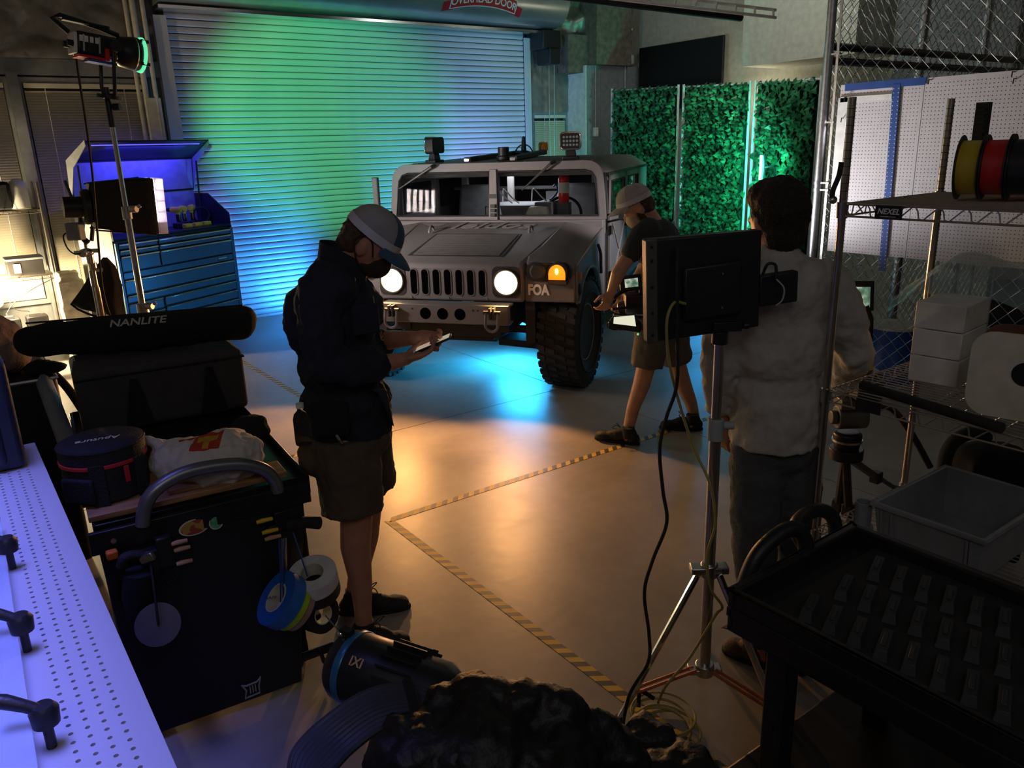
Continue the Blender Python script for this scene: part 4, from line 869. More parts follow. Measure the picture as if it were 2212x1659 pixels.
for i, (x0, x1) in enumerate(((.42, .56), (.62, .80))):
    t = thing('black_device', ['black finned device on the lower wire shelf nearest the glowing lamp', 'black finned device on the lower wire shelf nearest the shelf post'][i], 'device', (x0, 9.2, .308), group='devices on the lower wire shelf')
    part('body', 'black_plastic', t, lambda b: b.bb(x0, x1, 9.12, 9.30, .308, .50), bevel=.008)
    part('top_connector', 'steel', t, lambda b: (b.bb(x0+.02, x1-.05, 9.14, 9.2, .50, .53), b.cyl((x0+.04, 9.16, .53), (x0+.04, 9.16, .56), .008, n=8)))
    part('fin', 'black_metal', t, lambda b: [b.bb(x0-.006, x1+.006, 9.13+.02*k, 9.136+.02*k, .32, .49) for k in range(8)])
    part('cable', 'black_rubber', t, lambda b: b.tube(spline([(x0+.04, 9.16, .56), (x0+.12, 9.14, .66), (x0+.3, 9.1, .78), (.95, 9.08, .88)] if i == 0 else [(x0+.05, 9.16, .55), (x0-.1, 9.12, .62), (x0-.12, 9.12, .88)], 6), .004, 5))
mat('lamp_glow', (1, .85, .5), .5, emit=28, emitcol=(1, .80, .42))
lp = Vector((.40, 9.42, .66)); lmp = thing('shelf_lamp', 'very bright warm work lamp on the lower wire shelf', 'lamp', (lp.x, lp.y, .308))
part('globe', 'lamp_glow', lmp, lambda b: b.ell(lp, (.075, .06, .075))); part('stem', 'steel', lmp, lambda b: b.cyl((lp.x, lp.y, .308), (lp.x, lp.y, lp.z-.06), .012, n=10)); part('foot', 'steel', lmp, lambda b: b.cyl((lp.x, lp.y, .308), (lp.x, lp.y, .325), .06, n=18))
lamp('shelf_lamp_light', 'POINT', (lp.x, lp.y-.36, lp.z+.12), (1, .78, .46), 230, None, .08)
tr = thing('metal_tray', 'bright slatted metal tray on the floor by the wire shelf', 'tray', (.70, 8.7, .0))
for i in range(3): part('bar', 'white_paint', tr, lambda b: b.bb(.50, .92, 8.60+.05*i, 8.63+.05*i, .28, .30))
part('frame', 'steel', tr, lambda b: (b.bb(.48, .50, 8.58, 8.75, .0, .30), b.bb(.92, .94, 8.58, 8.75, 0, .30)))
mat('plastic_film', (.70, .62, .45), .25, var=.3, bump=.9, scale=8, bscale=16)
bw = MB(); bw.box((1.03, 8.98, .42), (.22, .24, .84)); bw.box((1.02, 8.98, .88), (.18, .2, .1))
tag(blob('wrapped_boxes', 'plastic_film', bw, None, .02, 2, .05, .12), 'stack of boxes wrapped in crumpled clear plastic beside the wire shelf', 'box')
# ------------------------------------------------------------------ optical bench with perforated aluminium top
mat('alu', (.62, .62, .64), .42, .45, var=.06, scale=5, stretch=(1, .15, 1))
mat('acrylic', (.50, .58, .75), .12, alpha=.38, var=.25, scale=3)
mat('rubber_blue', (.05, .055, .075), .6, bump=.1)
ob = thing('optical_bench', 'aluminium bench top drilled with rows of small holes along the left edge', 'workbench', (-.4, 1.7, 0))
def plate(b):
    z1, z0 = 1.10, 1.085; x0, p, n = .0145, .025, 4; y0 = .72; m = 89
    for i in range(n):
        for j in range(m):
            cx, cy = x0+p*(i+.5), y0+p*(j+.5); o = len(b.v); h = p/2
            sq = [(-h, -h), (0, -h), (h, -h), (h, 0), (h, h), (0, h), (-h, h), (-h, 0)]
            vs = [(cx+a, cy+e, z1) for a, e in sq]+[(cx+.0042*math.cos(math.radians(225+45*k)), cy+.0042*math.sin(math.radians(225+45*k)), z1) for k in range(8)]+[(cx+.0035*math.cos(math.radians(225+45*k)), cy+.0035*math.sin(math.radians(225+45*k)), z0) for k in range(8)]
            b.add(vs, [(k, (k+1) % 8, 8+(k+1) % 8, 8+k) for k in range(8)]+[(8+k, 8+(k+1) % 8, 16+(k+1) % 8, 16+k) for k in range(8)])
    Y1 = y0+p*m; X1 = x0+p*n
    b.add([(X1, y0, z1), (.145, y0, z1), (.145, Y1, z1), (X1, Y1, z1)], [(0, 1, 2, 3)]); b.add([(-1.0, y0, z1), (x0, y0, z1), (x0, Y1, z1), (-1.0, Y1, z1)], [(0, 1, 2, 3)])
part('drilled_plate', 'alu', ob, plate, smooth=None)
part('core', 'black_metal', ob, lambda b: b.bb(-1.0, .143, .73, 2.94, 1.0, 1.083))
part('edge_strip', 'alu', ob, lambda b: b.bb(.1435, .147, .72, 2.945, 1.03, 1.0995))
for x, y in ((-.9, .8), (-.05, .8), (-.9, 2.85), (-.05, 2.85)): part('leg', 'black_metal', ob, lambda b: b.bb(x-.04, x+.04, y-.04, y+.04, 0, 1.0))
ac = thing('acrylic_cover', 'clear acrylic cover sheet clamped over the bench, lit violet blue', 'cover', (-.4, 1.5, 1.1))
part('sheet', 'acrylic', ac, lambda b: b.hexa([(-.75, .80, 1.14), (-.035, .80, 1.14), (.005, 2.25, 1.14), (-.75, 2.25, 1.14), (-.75, .80, 1.146), (-.035, .80, 1.146), (.005, 2.25, 1.146), (-.75, 2.25, 1.146)]), bevel=.001)
part('support_rail', 'alu', ac, lambda b: [b.bb(-.75, -.06, y-.01, y+.01, 1.1005, 1.14) for y in (.82, 2.2)])
for i, (px, py) in enumerate(((113, 1585), (60, 1378), (28, 1200))):
    p = G(px, py+28, 1.1)
    t = thing('lever_clamp', ['black lever clamp nearest the bottom of the picture on the bench', 'black lever clamp in the middle of the bench edge', 'black lever clamp farthest along the bench edge'][i], 'clamp', p, group='lever clamps on the bench')
    part('post', 'black_metal', t, lambda b: b.cyl(p+ZU*.0005, p+ZU*.05, .008, n=10)); part('knob', 'black_plastic', t, lambda b: b.lathe([(.010, .04), (.020, .045), (.022, .07), (.015, .08), (0, .081)], p, (0, 0, 1), 16))
    q = p+ZU*.068; part('lever', 'black_plastic', t, lambda b: b.tube([q, q+Vector((-.022, .010, .014)), q+Vector((-.048, .022, .028)), q+Vector((-.058, .026, .034))], [.009, .010, .012, .009], 10))
# hard case on the bench end
hc_ = thing('hard_case', 'dark navy hard case standing on the far end of the drilled bench', 'case', (-.08, 2.80, 1.1))
mat('navy_plastic', (.012, .016, .03), .5, bump=.1)
part('shell', 'navy_plastic', hc_, lambda b: (b.bb(-.42, .105, 2.70, 2.90, 1.101, 1.44), [b.bb(.02-.14*i, .06-.14*i, 2.69, 2.91, 1.12, 1.42) for i in range(3)]), bevel=.03, seg=3)
part('latch', 'black_plastic', hc_, lambda b: [b.box((x, 2.69, 1.28), (.05, .02, .06)) for x in (-.06, -.3)], bevel=.006)
part('lid_seam', 'black_rubber', hc_, lambda b: b.bb(-.424, .109, 2.795, 2.805, 1.13, 1.42))
# crate with mauve jacket
cr = thing('equipment_crate', 'dark equipment crate standing behind the hard case at the left edge', 'crate', (.12, 4.55, 0))
part('body', 'black_plastic', cr, lambda b: b.bb(-.25, .36, 4.25, 4.75, .02, 1.02), bevel=.02)
part('rim', 'steel', cr, lambda b: b.tube([(-.25, 4.25, 1.0), (.36, 4.25, 1.0), (.36, 4.75, 1.0), (-.25, 4.75, 1.0)], .010, 6, True))
mat('mauve_cloth', (.16, .11, .105), .9, bump=.4)
bj = MB(); bj.ell((.05, 4.5, 1.19), (.22, .2, .14)); bj.ell((.15, 4.42, 1.10), (.14, .14, .10)); bj.ell((0, 4.45, 1.26), (.16, .12, .08))
tag(blob('jacket', 'mauve_cloth', bj, None, .015, 3, .07, .13), 'crumpled mauve jacket lying on the crate at the left edge', 'jacket')
gl = MB(); p = Vector((.30, 4.3, 1.05)); gl.ell(p, (.07, .05, .035)); gl.ell(p+Vector((.06, -.05, .0)), (.05, .04, .03))
tag(blob('work_gloves', 'black_cloth', gl, None, .01, 2, .03, .05), 'pair of black gloves on the crate beside the jacket', 'gloves')
# leaning pipe
pa, pb = D(86, 800, 3.75), D(162, 1000, 3.02)
lpp = thing('leaning_pipe', 'blue-grey plastic pipe leaning diagonally against the cart', 'pipe', pb)
mat('pipe_grey', (.20, .25, .34), .45)
part('tube', 'pipe_grey', lpp, lambda b: b.cyl(pa, pb, .036, n=24)); part('end_cap', 'black_plastic', lpp, lambda b: b.cyl(pa+(pa-pb).normalized()*.02, pa-(pa-pb).normalized()*.03, .042, n=24))
part('strap', 'black_cloth', lpp, lambda b: b.tube(spline([pa+RH*.05, pa+RH*.12-ZU*.1, pa+RH*.2-ZU*.28, pa+RH*.26-ZU*.36], 6), .02, 8))
# ------------------------------------------------------------------ equipment cart
KM = Matrix.Translation((.26, 2.77, 0)) @ Matrix.Rotation(math.radians(-5), 4, 'Z')
kart = thing('equipment_cart', 'black equipment cart loaded with bags, tape rolls hung on its front', 'cart', mx=KM)
kp = lambda name, m, fn, parent=None, **k: part(name, m, parent or kart, fn, space='l', **k)
KW, KL, KZ = .71, 1.42, .80
kp('top_tray', 'black_metal', lambda b: b.bb(0, KW, 0, KL, KZ-.02, KZ), bevel=.003)
kp('tray_lip', 'black_metal', lambda b: (b.bb(0, KW, -.012, 0, KZ-.06, KZ+.03), b.bb(-.012, 0, -.012, KL, KZ-.04, KZ+.03), b.bb(KW, KW+.012, -.012, KL, KZ-.04, KZ+.03), b.bb(0, KW, KL, KL+.012, KZ-.04, KZ+.03)), bevel=.003)
kp('bottom_tray', 'black_metal', lambda b: b.bb(0, KW, 0, KL, .20, .23), bevel=.003)
for x in (.03, KW-.03):
    for y in (.03, KL-.03): kp('upright', 'black_metal', lambda b: b.cyl((x, y, .2), (x, y, KZ-.02), .018, n=12)); 
for x in (.08, KW-.08):
    for y in (.1, KL-.1): kp('wheel', 'black_rubber', lambda b: (b.cyl((x-.02, y, .0755), (x+.02, y, .0755), .075, n=20), b.bb(x-.03, x+.03, y-.02, y+.02, .10, .20)))
fb = kp('front_board', 'black_plastic', lambda b: b.hexa([(.02, -.10, .03), (KW-.13, -.10, .03), (KW-.13, -.085, .03), (.02, -.085, .03), (-.01, -.035, KZ-.01), (KW-.02, -.035, KZ-.01), (KW-.02, -.015, KZ-.01), (-.01, -.015, KZ-.01)]), bevel=.004)
kp('board_top_rail', 'black_metal', lambda b: b.bb(-.03, KW, -.05, -.03, KZ-.06, KZ+.02), fb, bevel=.003)
kp('rail_bolt', 'steel', lambda b: b.cyl((.04, -.05, KZ-.02), (.04, -.056, KZ-.02), .009, n=10), fb)
mat('handle_grey', (.20, .21, .24), .35, .6)
hpts = [AY(308, 1135, 2.71), AY(312, 1100, 2.71), AY(332, 1062, 2.71), AY(385, 1027, 2.71), AY(450, 1009, 2.70), AY(520, 1003, 2.69), AY(570, 1015, 2.68), AY(594, 1040, 2.68), AY(600, 1062, 2.68)]
part('push_handle', 'handle_grey', kart, lambda b: b.tube(spline(hpts, 5), .024, 16))
# stickers (plain colour marks)
def disc_sticker(px, py, Y, rx, rz, m, parent=None):
    c = AY(px, py, Y); b = MB(); b.add([c+Vector((rx*math.cos(t), 0, rz*math.sin(t)))+Vector((rx*math.cos(t)*-.0875*0, -.0, 0)) for t in [2*PI*i/28 for i in range(28)]]+[c+Vector((rx*math.cos(t), .002, rz*math.sin(t))) for t in [2*PI*i/28 for i in range(28)]], [tuple(range(27, -1, -1)), tuple(range(28, 56))]+[(i, (i+1) % 28, 28+(i+1) % 28, 28+i) for i in range(28)]); return b
def wavy_mat():
    m = bpy.data.materials.new('sticker_colours'); m.use_nodes = True; nt = m.node_tree; b = nt.nodes['Principled BSDF']
    tc = nt.nodes.new('ShaderNodeTexCoord'); n = nt.nodes.new('ShaderNodeTexVoronoi'); n.inputs['Scale'].default_value = 55; nt.links.new(tc.outputs['Object'], n.inputs['Vector'])
    r = nt.nodes.new('ShaderNodeValToRGB'); e = r.color_ramp.elements; e[0].color = (.35, .06, .04, 1); e[1].color = (.10, .06, .20, 1)
    k = r.color_ramp.elements.new(.5); k.color = (.45, .30, .06, 1); r.color_ramp.interpolation = 'CONSTANT'
    nt.links.new(n.outputs['Color'], r.inputs[0]); nt.links.new(r.outputs[0], b.inputs['Base Color']); M['sticker_colours'] = m
wavy_mat(); mat('sticker_green', (.10, .42, .22), .4, var=.5, scale=60); mat('paper_white', (.7, .7, .74), .5)
disc_sticker(420, 1139, 2.694, .052, .030, 'w').build('sticker_border', 'paper_white', kart); disc_sticker(420, 1139, 2.692, .047, .026, 'c').build('sticker_print', 'sticker_colours', kart)
disc_sticker(467, 1129, 2.690, .025, .026, 'w').build('sticker_border', 'paper_white', kart); disc_sticker(467, 1129, 2.688, .021, .022, 'g').build('sticker_print', 'sticker_green', kart)
def crest(b):
    c = AY(545, 1487, 2.60); c = AY(545, 1487, 2.63)
    for q in ([(-.035, .03), (-.02, .02), (.02, .02), (.035, .035), (.025, 0), (.025, -.03), (-.03, -.03), (-.022, 0)],): b.tube([c+Vector((x, 0, z)) for x, z in q], .0035, 5, True)
    for x in (-.008, .002, .012): b.bb(c.x+x-.002, c.x+x+.002, c.y-.002, c.y+.002, c.z-.018, c.z+.012)
part('board_emblem', 'text_grey', kart, crest)
# load on the cart: planks, round bag, white sack, pouch, soft case, long bag
PZ = KZ+.0305
def plank(x0, x1, y0, y1, z0, z1, label):
    t = tag(part('wood_plank', 'wood', None, lambda b: b.hexa([KM @ Vector(p) for p in ((x0, y0, z0), (x1, y0, z0), (x1, y1, z0), (x0, y1, z0), (x0, y0, z1), (x1, y0, z1), (x1, y1, z1), (x0, y1, z1))]), bevel=.003), label, 'plank', 'planks on the cart')
plank(-.02, KW-.06, .02, .16, PZ, PZ+.022, 'long wooden plank lying along the near edge of the cart tray')
plank(.24, KW-.12, .05, .11, PZ+.0225, PZ+.04, 'short wooden strip on top of the long plank under the handle')
plank(-.03, .30, .165, .40, PZ, PZ+.022, 'wooden board under the round lamp bag')
mat('bag_navy', (.014, .015, .025), .75, bump=.4, scale=30, bscale=120); mat('zip_red', (.55, .03, .05), .5)
rb = Vector((.345, 2.985, PZ+.0225)); RBt = thing('round_bag', 'round dark navy padded bag with red zip and white lettering on its lid', 'bag', rb)
part('bag_body', 'bag_navy', RBt, lambda b: b.lathe([(.125, 0), (.135, .01), (.138, .05), (.138, .13)], rb, (0, 0, 1), 40), smooth=30)
part('zip_band', 'zip_red', RBt, lambda b: b.lathe([(.139, .13), (.143, .133), (.143, .143), (.139, .146)], rb, (0, 0, 1), 40))
part('lid', 'bag_navy', RBt, lambda b: b.lathe([(.140, .146), (.141, .185), (.136, .198), (.125, .202), (0, .204)], rb, (0, 0, 1), 40), smooth=30)
part('lid_piping', 'bag_navy', RBt, lambda b: b.tube([rb+Vector((.139*math.cos(t), .139*math.sin(t), .192)) for t in [2*PI*i/40 for i in range(40)]], .005, 6, True))
text('lid_lettering', 'Aputure', .042, 'white_print', RBt, rb+Vector((-.01, -.02, .2055)), (-.985, .17, 0), (-.17, -.985, 0), extrude=.0006, shear=.2)
for a in (-1.9, -.85): 
    d = Vector((math.cos(a), math.sin(a), 0)); part('strap', 'bag_navy', RBt, lambda b: b.box(rb+d*.142+ZU*.075, (.006, .05, .15), Matrix.Rotation(a, 3, 'Z')), bevel=.002)
d = Vector((math.cos(-1.25), math.sin(-1.25), 0)); part('zip_pull', 'zip_red', RBt, lambda b: b.box(rb+d*.146+ZU*.10, (.004, .018, .06), Matrix.Rotation(-1.25, 3, 'Z')), bevel=.002)
part('side_pocket', 'bag_navy', RBt, lambda b: b.box(rb+Vector((math.cos(-2.4), math.sin(-2.4), 0))*.142+ZU*.06, (.02, .12, .09), Matrix.Rotation(-2.4, 3, 'Z')), bevel=.008)
# white cloth sack with a red and yellow print
def print_mat(name, base, rects, rough=.8):
    m = mat(name, base, rough, var=.06, bump=.35, scale=20, bscale=60); nt = m.node_tree; b = nt.nodes['Principled BSDF']; L = nt.links.new
    tc = nt.nodes.new('ShaderNodeTexCoord'); cur = b.inputs['Base Color'].links[0].from_socket
    for c, u, v, hw_, hh, colr in rects:
        def ax_(vec, half):
            s = nt.nodes.new('ShaderNodeVectorMath'); s.operation = 'SUBTRACT'; s.inputs[1].default_value = c; L(tc.outputs['Object'], s.inputs[0])
            d_ = nt.nodes.new('ShaderNodeVectorMath'); d_.operation = 'DOT_PRODUCT'; d_.inputs[1].default_value = vec; L(s.outputs[0], d_.inputs[0])
            a = nt.nodes.new('ShaderNodeMath'); a.operation = 'ABSOLUTE'; L(d_.outputs['Value'], a.inputs[0])
            l = nt.nodes.new('ShaderNodeMath'); l.operation = 'LESS_THAN'; l.inputs[1].default_value = half; L(a.outputs[0], l.inputs[0]); return l
        a, e = ax_(u, hw_), ax_(v, hh); mm = nt.nodes.new('ShaderNodeMath'); mm.operation = 'MULTIPLY'; L(a.outputs[0], mm.inputs[0]); L(e.outputs[0], mm.inputs[1])
        mx = nt.nodes.new('ShaderNodeMix'); mx.data_type = 'RGBA'; L(mm.outputs[0], mx.inputs['Factor']); L(cur, mx.inputs['A']); mx.inputs['B'].default_value = (*colr, 1); cur = mx.outputs['Result']
    L(cur, b.inputs['Base Color'])
wc = G(447, 985, .93); q = G(462, 968, .96)
u1 = (RH*.97+ZU*.1).normalized(); v1 = (FH*.75+ZU*.66).normalized()
print_mat('sack_white', (.60, .58, .56), [(q, u1, v1, .057, .045, (.42, .04, .02)), (q+v1*.012, u1, v1, .042, .014, (.50, .28, .03)), (q-v1*.014, u1, v1, .012, .022, (.50, .28, .03)), (q-u1*.085+v1*.03, (u1+v1*.6).normalized(), (v1-u1*.6).normalized(), .03, .008, (.25, .04, .03))])
bs = MB(); bs.ell(wc+ZU*-.02, (.21, .13, .085), frame(RH)); bs.ell(wc+RH*.08+ZU*.02, (.12, .11, .07), frame(RH)); bs.ell(wc-RH*.10+ZU*.01, (.10, .10, .06), frame(RH)); caps(bs, [wc-RH*.16+ZU*.05, wc-RH*.22+ZU*.075], [.03, .012])
tag(blob('cloth_sack', 'sack_white', bs, None, .008, 3, .05, .11, disp2=.018, dscale2=.035), 'white cloth sack with red and yellow print lying on the cart', 'sack')
pc = D(540, 920, 3.02); bp_ = MB(); bp_.ell(pc+ZU*.0, (.075, .06, .045), frame(RH)); bp_.ell(pc+RH*.03-ZU*.02, (.05, .05, .03), frame(RH))
tag(blob('black_pouch', 'black_cloth', bp_, None, .008, 3, .02, .05), 'small black pouch resting on the right end of the white sack', 'pouch')
mat('case_grey', (.045, .045, .055), .9, bump=.5, bscale=200)
gc = thing('soft_case', 'grey fabric equipment case under the long black roll bag', 'case', KM @ Vector((.4, 1.12, PZ)))
GX0, GX1, GY0, GY1, GZ1 = .03, .74, .98, 1.38, 1.12
part('body', 'case_grey', gc, lambda b: b.hexa([KM @ Vector(p) for p in ((GX0, GY0, PZ), (GX1, GY0, PZ), (GX1, GY1, PZ), (GX0, GY1, PZ), (GX0, GY0, GZ1), (GX1, GY0, GZ1), (GX1, GY1, GZ1), (GX0, GY1, GZ1))]), bevel=.025, seg=3)
for x in (.20, .52):
    part('strap', 'black_cloth', gc, lambda b: b.prism([(x, PZ+.01), (x+.12, PZ+.01), (x+.075, GZ1-.06), (x+.045, GZ1-.06)], KM @ Vector((0, GY0-.006, 0)), KM.to_3x3() @ Vector((1, 0, 0)), (0, 0, 1), KM.to_3x3() @ Vector((0, -1, 0)), .008))
part('zip', 'black_metal', gc, lambda b: b.tube([KM @ Vector(p) for p in ((GX0-.002, GY0-.003, GZ1-.035), (GX1+.002, GY0-.003, GZ1-.035), (GX1+.002, GY1, GZ1-.035))], .005, 6))
na, nb = Vector((.22, 4.18, 1.205)), Vector((1.20, 3.80, 1.215)); nd = (nb-na).normalized()
bn = MB(); caps(bn, [na+nd*.07, na+nd*.3, na+nd*.7, nb-nd*.07], [.075, .086, .086, .080], 20)
nl = thing('long_bag', 'long black roll bag with grey lettering lying on the soft case', 'bag', (na+nb)/2-ZU*.09)
blob('bag_body', 'black_cloth', bn, nl, .012, 3, .025, .12)
tdir = (CAMP-(na+nb)/2).normalized(); upv = (tdir-nd*tdir.dot(nd)).normalized(); sd = upv.cross(nd)
tv_ = -sd if (-sd).z > 0 else sd
tp = D(338, 731, 3.95); tc0 = na+nd*((tp-na).dot(nd)); n_ = (upv*.8+tv_*.45).normalized()
text('lettering', 'NANLITE', .052, 'text_grey', nl, tc0+n_*.0965, nd, (tv_*.8-upv*.45), extrude=.001, bold=True, shear=.15, width=1.15)
part('zip', 'black_metal', nl, lambda b: b.tube([na+nd*.05+tv_*.085-upv*.01, nb-nd*.05+tv_*.083-upv*.01], .005, 6))
# hanging kit on the cart front
YH = 2.655
def A(px, py, dy=0): return AY(px, py, YH+dy)
def tape_roll(px, py, axd, r, wd, m, label, dy=0, core='cream_paint'):
    c = A(px, py, dy); axd = Vector(axd).normalized()
    t = thing('tape_roll', label, 'tape roll', c, group='tape rolls hanging on the cart')
    part('tape', m, t, lambda b: b.lathe([(r*.52, -wd/2), (r, -wd/2), (r, wd/2), (r*.52, wd/2)], c, axd, 36, closed=True), smooth=30)
    part('core', core, t, lambda b: b.lathe([(r*.47, -wd/2-.001), (r*.53, -wd/2-.001), (r*.53, wd/2+.001), (r*.47, wd/2+.001)], c, axd, 36, closed=True), smooth=30)
    return t, c
mat('tape_blue', (.02, .13, .50), .55); mat('tape_lime', (.35, .55, .02), .5); mat('tape_tan', (.32, .22, .16), .6); mat('tape_white', (.62, .62, .66), .5); mat('tape_blackroll', (.012, .012, .014), .5)
axd = (-FH*.40+RH*-.60+ZU*.68).normalized()
t, c = tape_roll(608, 1296, axd, .102, .05, 'tape_blue', 'blue gaffer tape roll hanging in front', -.13)
c0 = c; T1 = t; text('core_lettering', 'GAFF', .018, 'black_plastic', t, c-axd*.0-FH*.0+RH*-.02+axd*.024, RH, axd.cross(RH), extrude=.0004)
def stack(off, r, wd, m, label):
    cc = c0-axd*off; t = thing('tape_roll', label, 'tape roll', cc, group='tape rolls hanging on the cart')
    part('tape', m, t, lambda b: b.lathe([(r*.5, -wd/2), (r, -wd/2), (r, wd/2), (r*.5, wd/2)], cc, axd, 36, closed=True), smooth=30); part('core', 'cream_paint', t, lambda b: b.lathe([(r*.45, -wd/2), (r*.51, -wd/2), (r*.51, wd/2), (r*.45, wd/2)], cc, axd, 28, closed=True), smooth=30)
stack(.040, .094, .028, 'tape_lime', 'lime green tape roll just below the blue roll'); stack(.069, .085, .03, 'tape_tan', 'tan tape roll at the bottom of the hanging stack')
ax2 = (ZU*.95-FH*.3).normalized()
T2, _ = tape_roll(677, 1248, ax2, .088, .056, 'tape_white', 'white tape roll on the cord right of the blue roll', -.12); c2 = A(677, 1248, -.12)
for off, lab in ((.053, 'black tape roll directly under the white roll'),):
    cc = c2-ax2*off; t = thing('tape_roll', lab, 'tape roll', cc, group='tape rolls hanging on the cart'); part('tape', 'tape_blackroll', t, lambda b: b.lathe([(.045, -.024), (.088, -.024), (.088, .024), (.045, .024)], cc, ax2, 32, closed=True), smooth=30)
tape_roll(690, 1325, (RH*.7-FH*.6+ZU*.2), .072, .05, 'tape_blackroll', 'black tape roll hanging lowest, tilted on edge', -.10)
part('cord', 'blue_paint', T1, lambda b: b.tube([A(603, 1165, -.04), A(606, 1230, -.12), A(606, 1300, -.13), A(612, 1298, -.13), A(611, 1230, -.12), A(615, 1165, -.04)], .003, 5))
part('cord', 'blue_paint', T2, lambda b: b.tube([A(633, 1150, -.04), A(650, 1200, -.10), A(664, 1245, -.12)], .003, 5))
cl = thing('grip_clamp', 'black grip clamp with round handle at the right end of the cart rail', 'clamp', A(640, 1140))
part('handle', 'black_rubber', cl, lambda b: b.tube([A(615, 1132), A(660, 1128), A(690, 1130)], [.020, .022, .024], 12)); part('jaw', 'black_metal', cl, lambda b: (b.box(A(605, 1120, .01), (.05, .04, .07)), b.box(A(592, 1145, .01), (.05, .03, .05))), bevel=.004)
part('post', 'steel', cl, lambda b: b.cyl(A(612, 1160, .0), A(614, 1262, .0), .014, n=10))
def peg(px, py, m, lab): return tag(part('wooden_peg', m, None, lambda b: (b.tube([A(px-18, py+4, -.01), A(px-6, py, -.012), A(px+16, py-5, -.01)], [.007, .009, .007], 8)), smooth=50), lab, 'peg', 'clothes pegs clipped to the cart')
mat('peg_wood', (.55, .33, .2), .6)
for px, py, m, lab in ((388, 1172, 'peg_wood', 'top wooden peg on the left clamp'), (394, 1186, 'peg_wood', 'middle wooden peg on the left clamp'), (399, 1215, 'peg_wood', 'lowest wooden peg on the left clamp'), (572, 1125, 'yellow_plastic', 'yellow peg highest on the right clamp'), (584, 1148, 'yellow_plastic', 'yellow peg below it on the right clamp'), (590, 1162, 'peg_wood', 'pale wooden peg lowest on the right clamp')): peg(px, py, m, lab)
c3 = thing('spring_clamps', 'cluster of black spring clamps hung on the left of the cart rail', 'clamp', A(310, 1200))
part('body', 'black_metal', c3, lambda b: (b.box(A(355, 1190), (.05, .03, .11)), b.box(A(325, 1200, .01), (.07, .04, .05))), bevel=.006)
part('round_grip', 'black_rubber', c3, lambda b: (b.tube(spline([A(262, 1225), A(270, 1205), A(300, 1200), A(330, 1210), A(335, 1235)], 5), .018, 10)))
part('orange_tip', 'orange_plastic', c3, lambda b: b.box(A(242, 1198, .02), (.035, .03, .03)), bevel=.006); part('steel_jaw', 'steel', c3, lambda b: b.box(A(318, 1205, -.02), (.05, .02, .03), frame(RH+ZU*.4)), bevel=.004)
part('hook', 'black_metal', c3, lambda b: b.tube(spline([A(372, 1235), A(378, 1255), A(366, 1262), A(356, 1252)], 5), .006, 6)); part('bundle', 'black_cloth', c3, lambda b: b.tube([A(300, 1235), A(302, 1290), A(300, 1345)], [.05, .055, .03], 12))
dk = thing('gel_disc', 'thin grey disc hanging on a black cord from the left clamps', 'disc', A(341, 1349))
mat('gel_grey', (.07, .065, .065), .35); part('disc', 'gel_grey', dk, lambda b: b.cyl(A(341, 1349, -.10), A(341, 1349, -.104), .071, n=36)); part('cord', 'black_rubber', dk, lambda b: b.tube([A(325, 1215, -.02), A(335, 1290, -.09), A(342, 1350, -.107)], .004, 6))
lw = thing('rail_bracket', 'black metal bracket with hooks at the lower right of the cart board', 'bracket', A(680, 1410)); part('bar', 'black_metal', lw, lambda b: (b.tube([A(600, 1440), A(720, 1395)], .018, 8), b.tube([A(625, 1470), A(640, 1420)], .02, 8)))
part('hook', 'black_metal', lw, lambda b: b.tube([A(690, 1400, -.03), A(700, 1430, -.03), A(715, 1440, -.03)], .008, 6))
# ------------------------------------------------------------------ camouflage screens
def camo_mat():
    m = bpy.data.materials.new('camo_leaf'); m.use_nodes = True; nt = m.node_tree; b = nt.nodes['Principled BSDF']; L = nt.links.new
    tc = nt.nodes.new('ShaderNodeTexCoord'); n = nt.nodes.new('ShaderNodeTexNoise'); n.inputs['Scale'].default_value = 9; n.inputs['Detail'].default_value = 3; L(tc.outputs['Object'], n.inputs['Vector'])
    r = nt.nodes.new('ShaderNodeValToRGB'); e = r.color_ramp.elements; e[0].position = .35; e[0].color = (.014, .06, .026, 1); e[1].position = .68; e[1].color = (.09, .36, .16, 1); k = e.new(.5); k.color = (.035, .17, .07, 1)
    L(n.outputs['Fac'], r.inputs[0]); L(r.outputs[0], b.inputs['Base Color']); b.inputs['Roughness'].default_value = .35; M['camo_leaf'] = m
camo_mat()
mat('camo_back', (.008, .03, .014), .9)
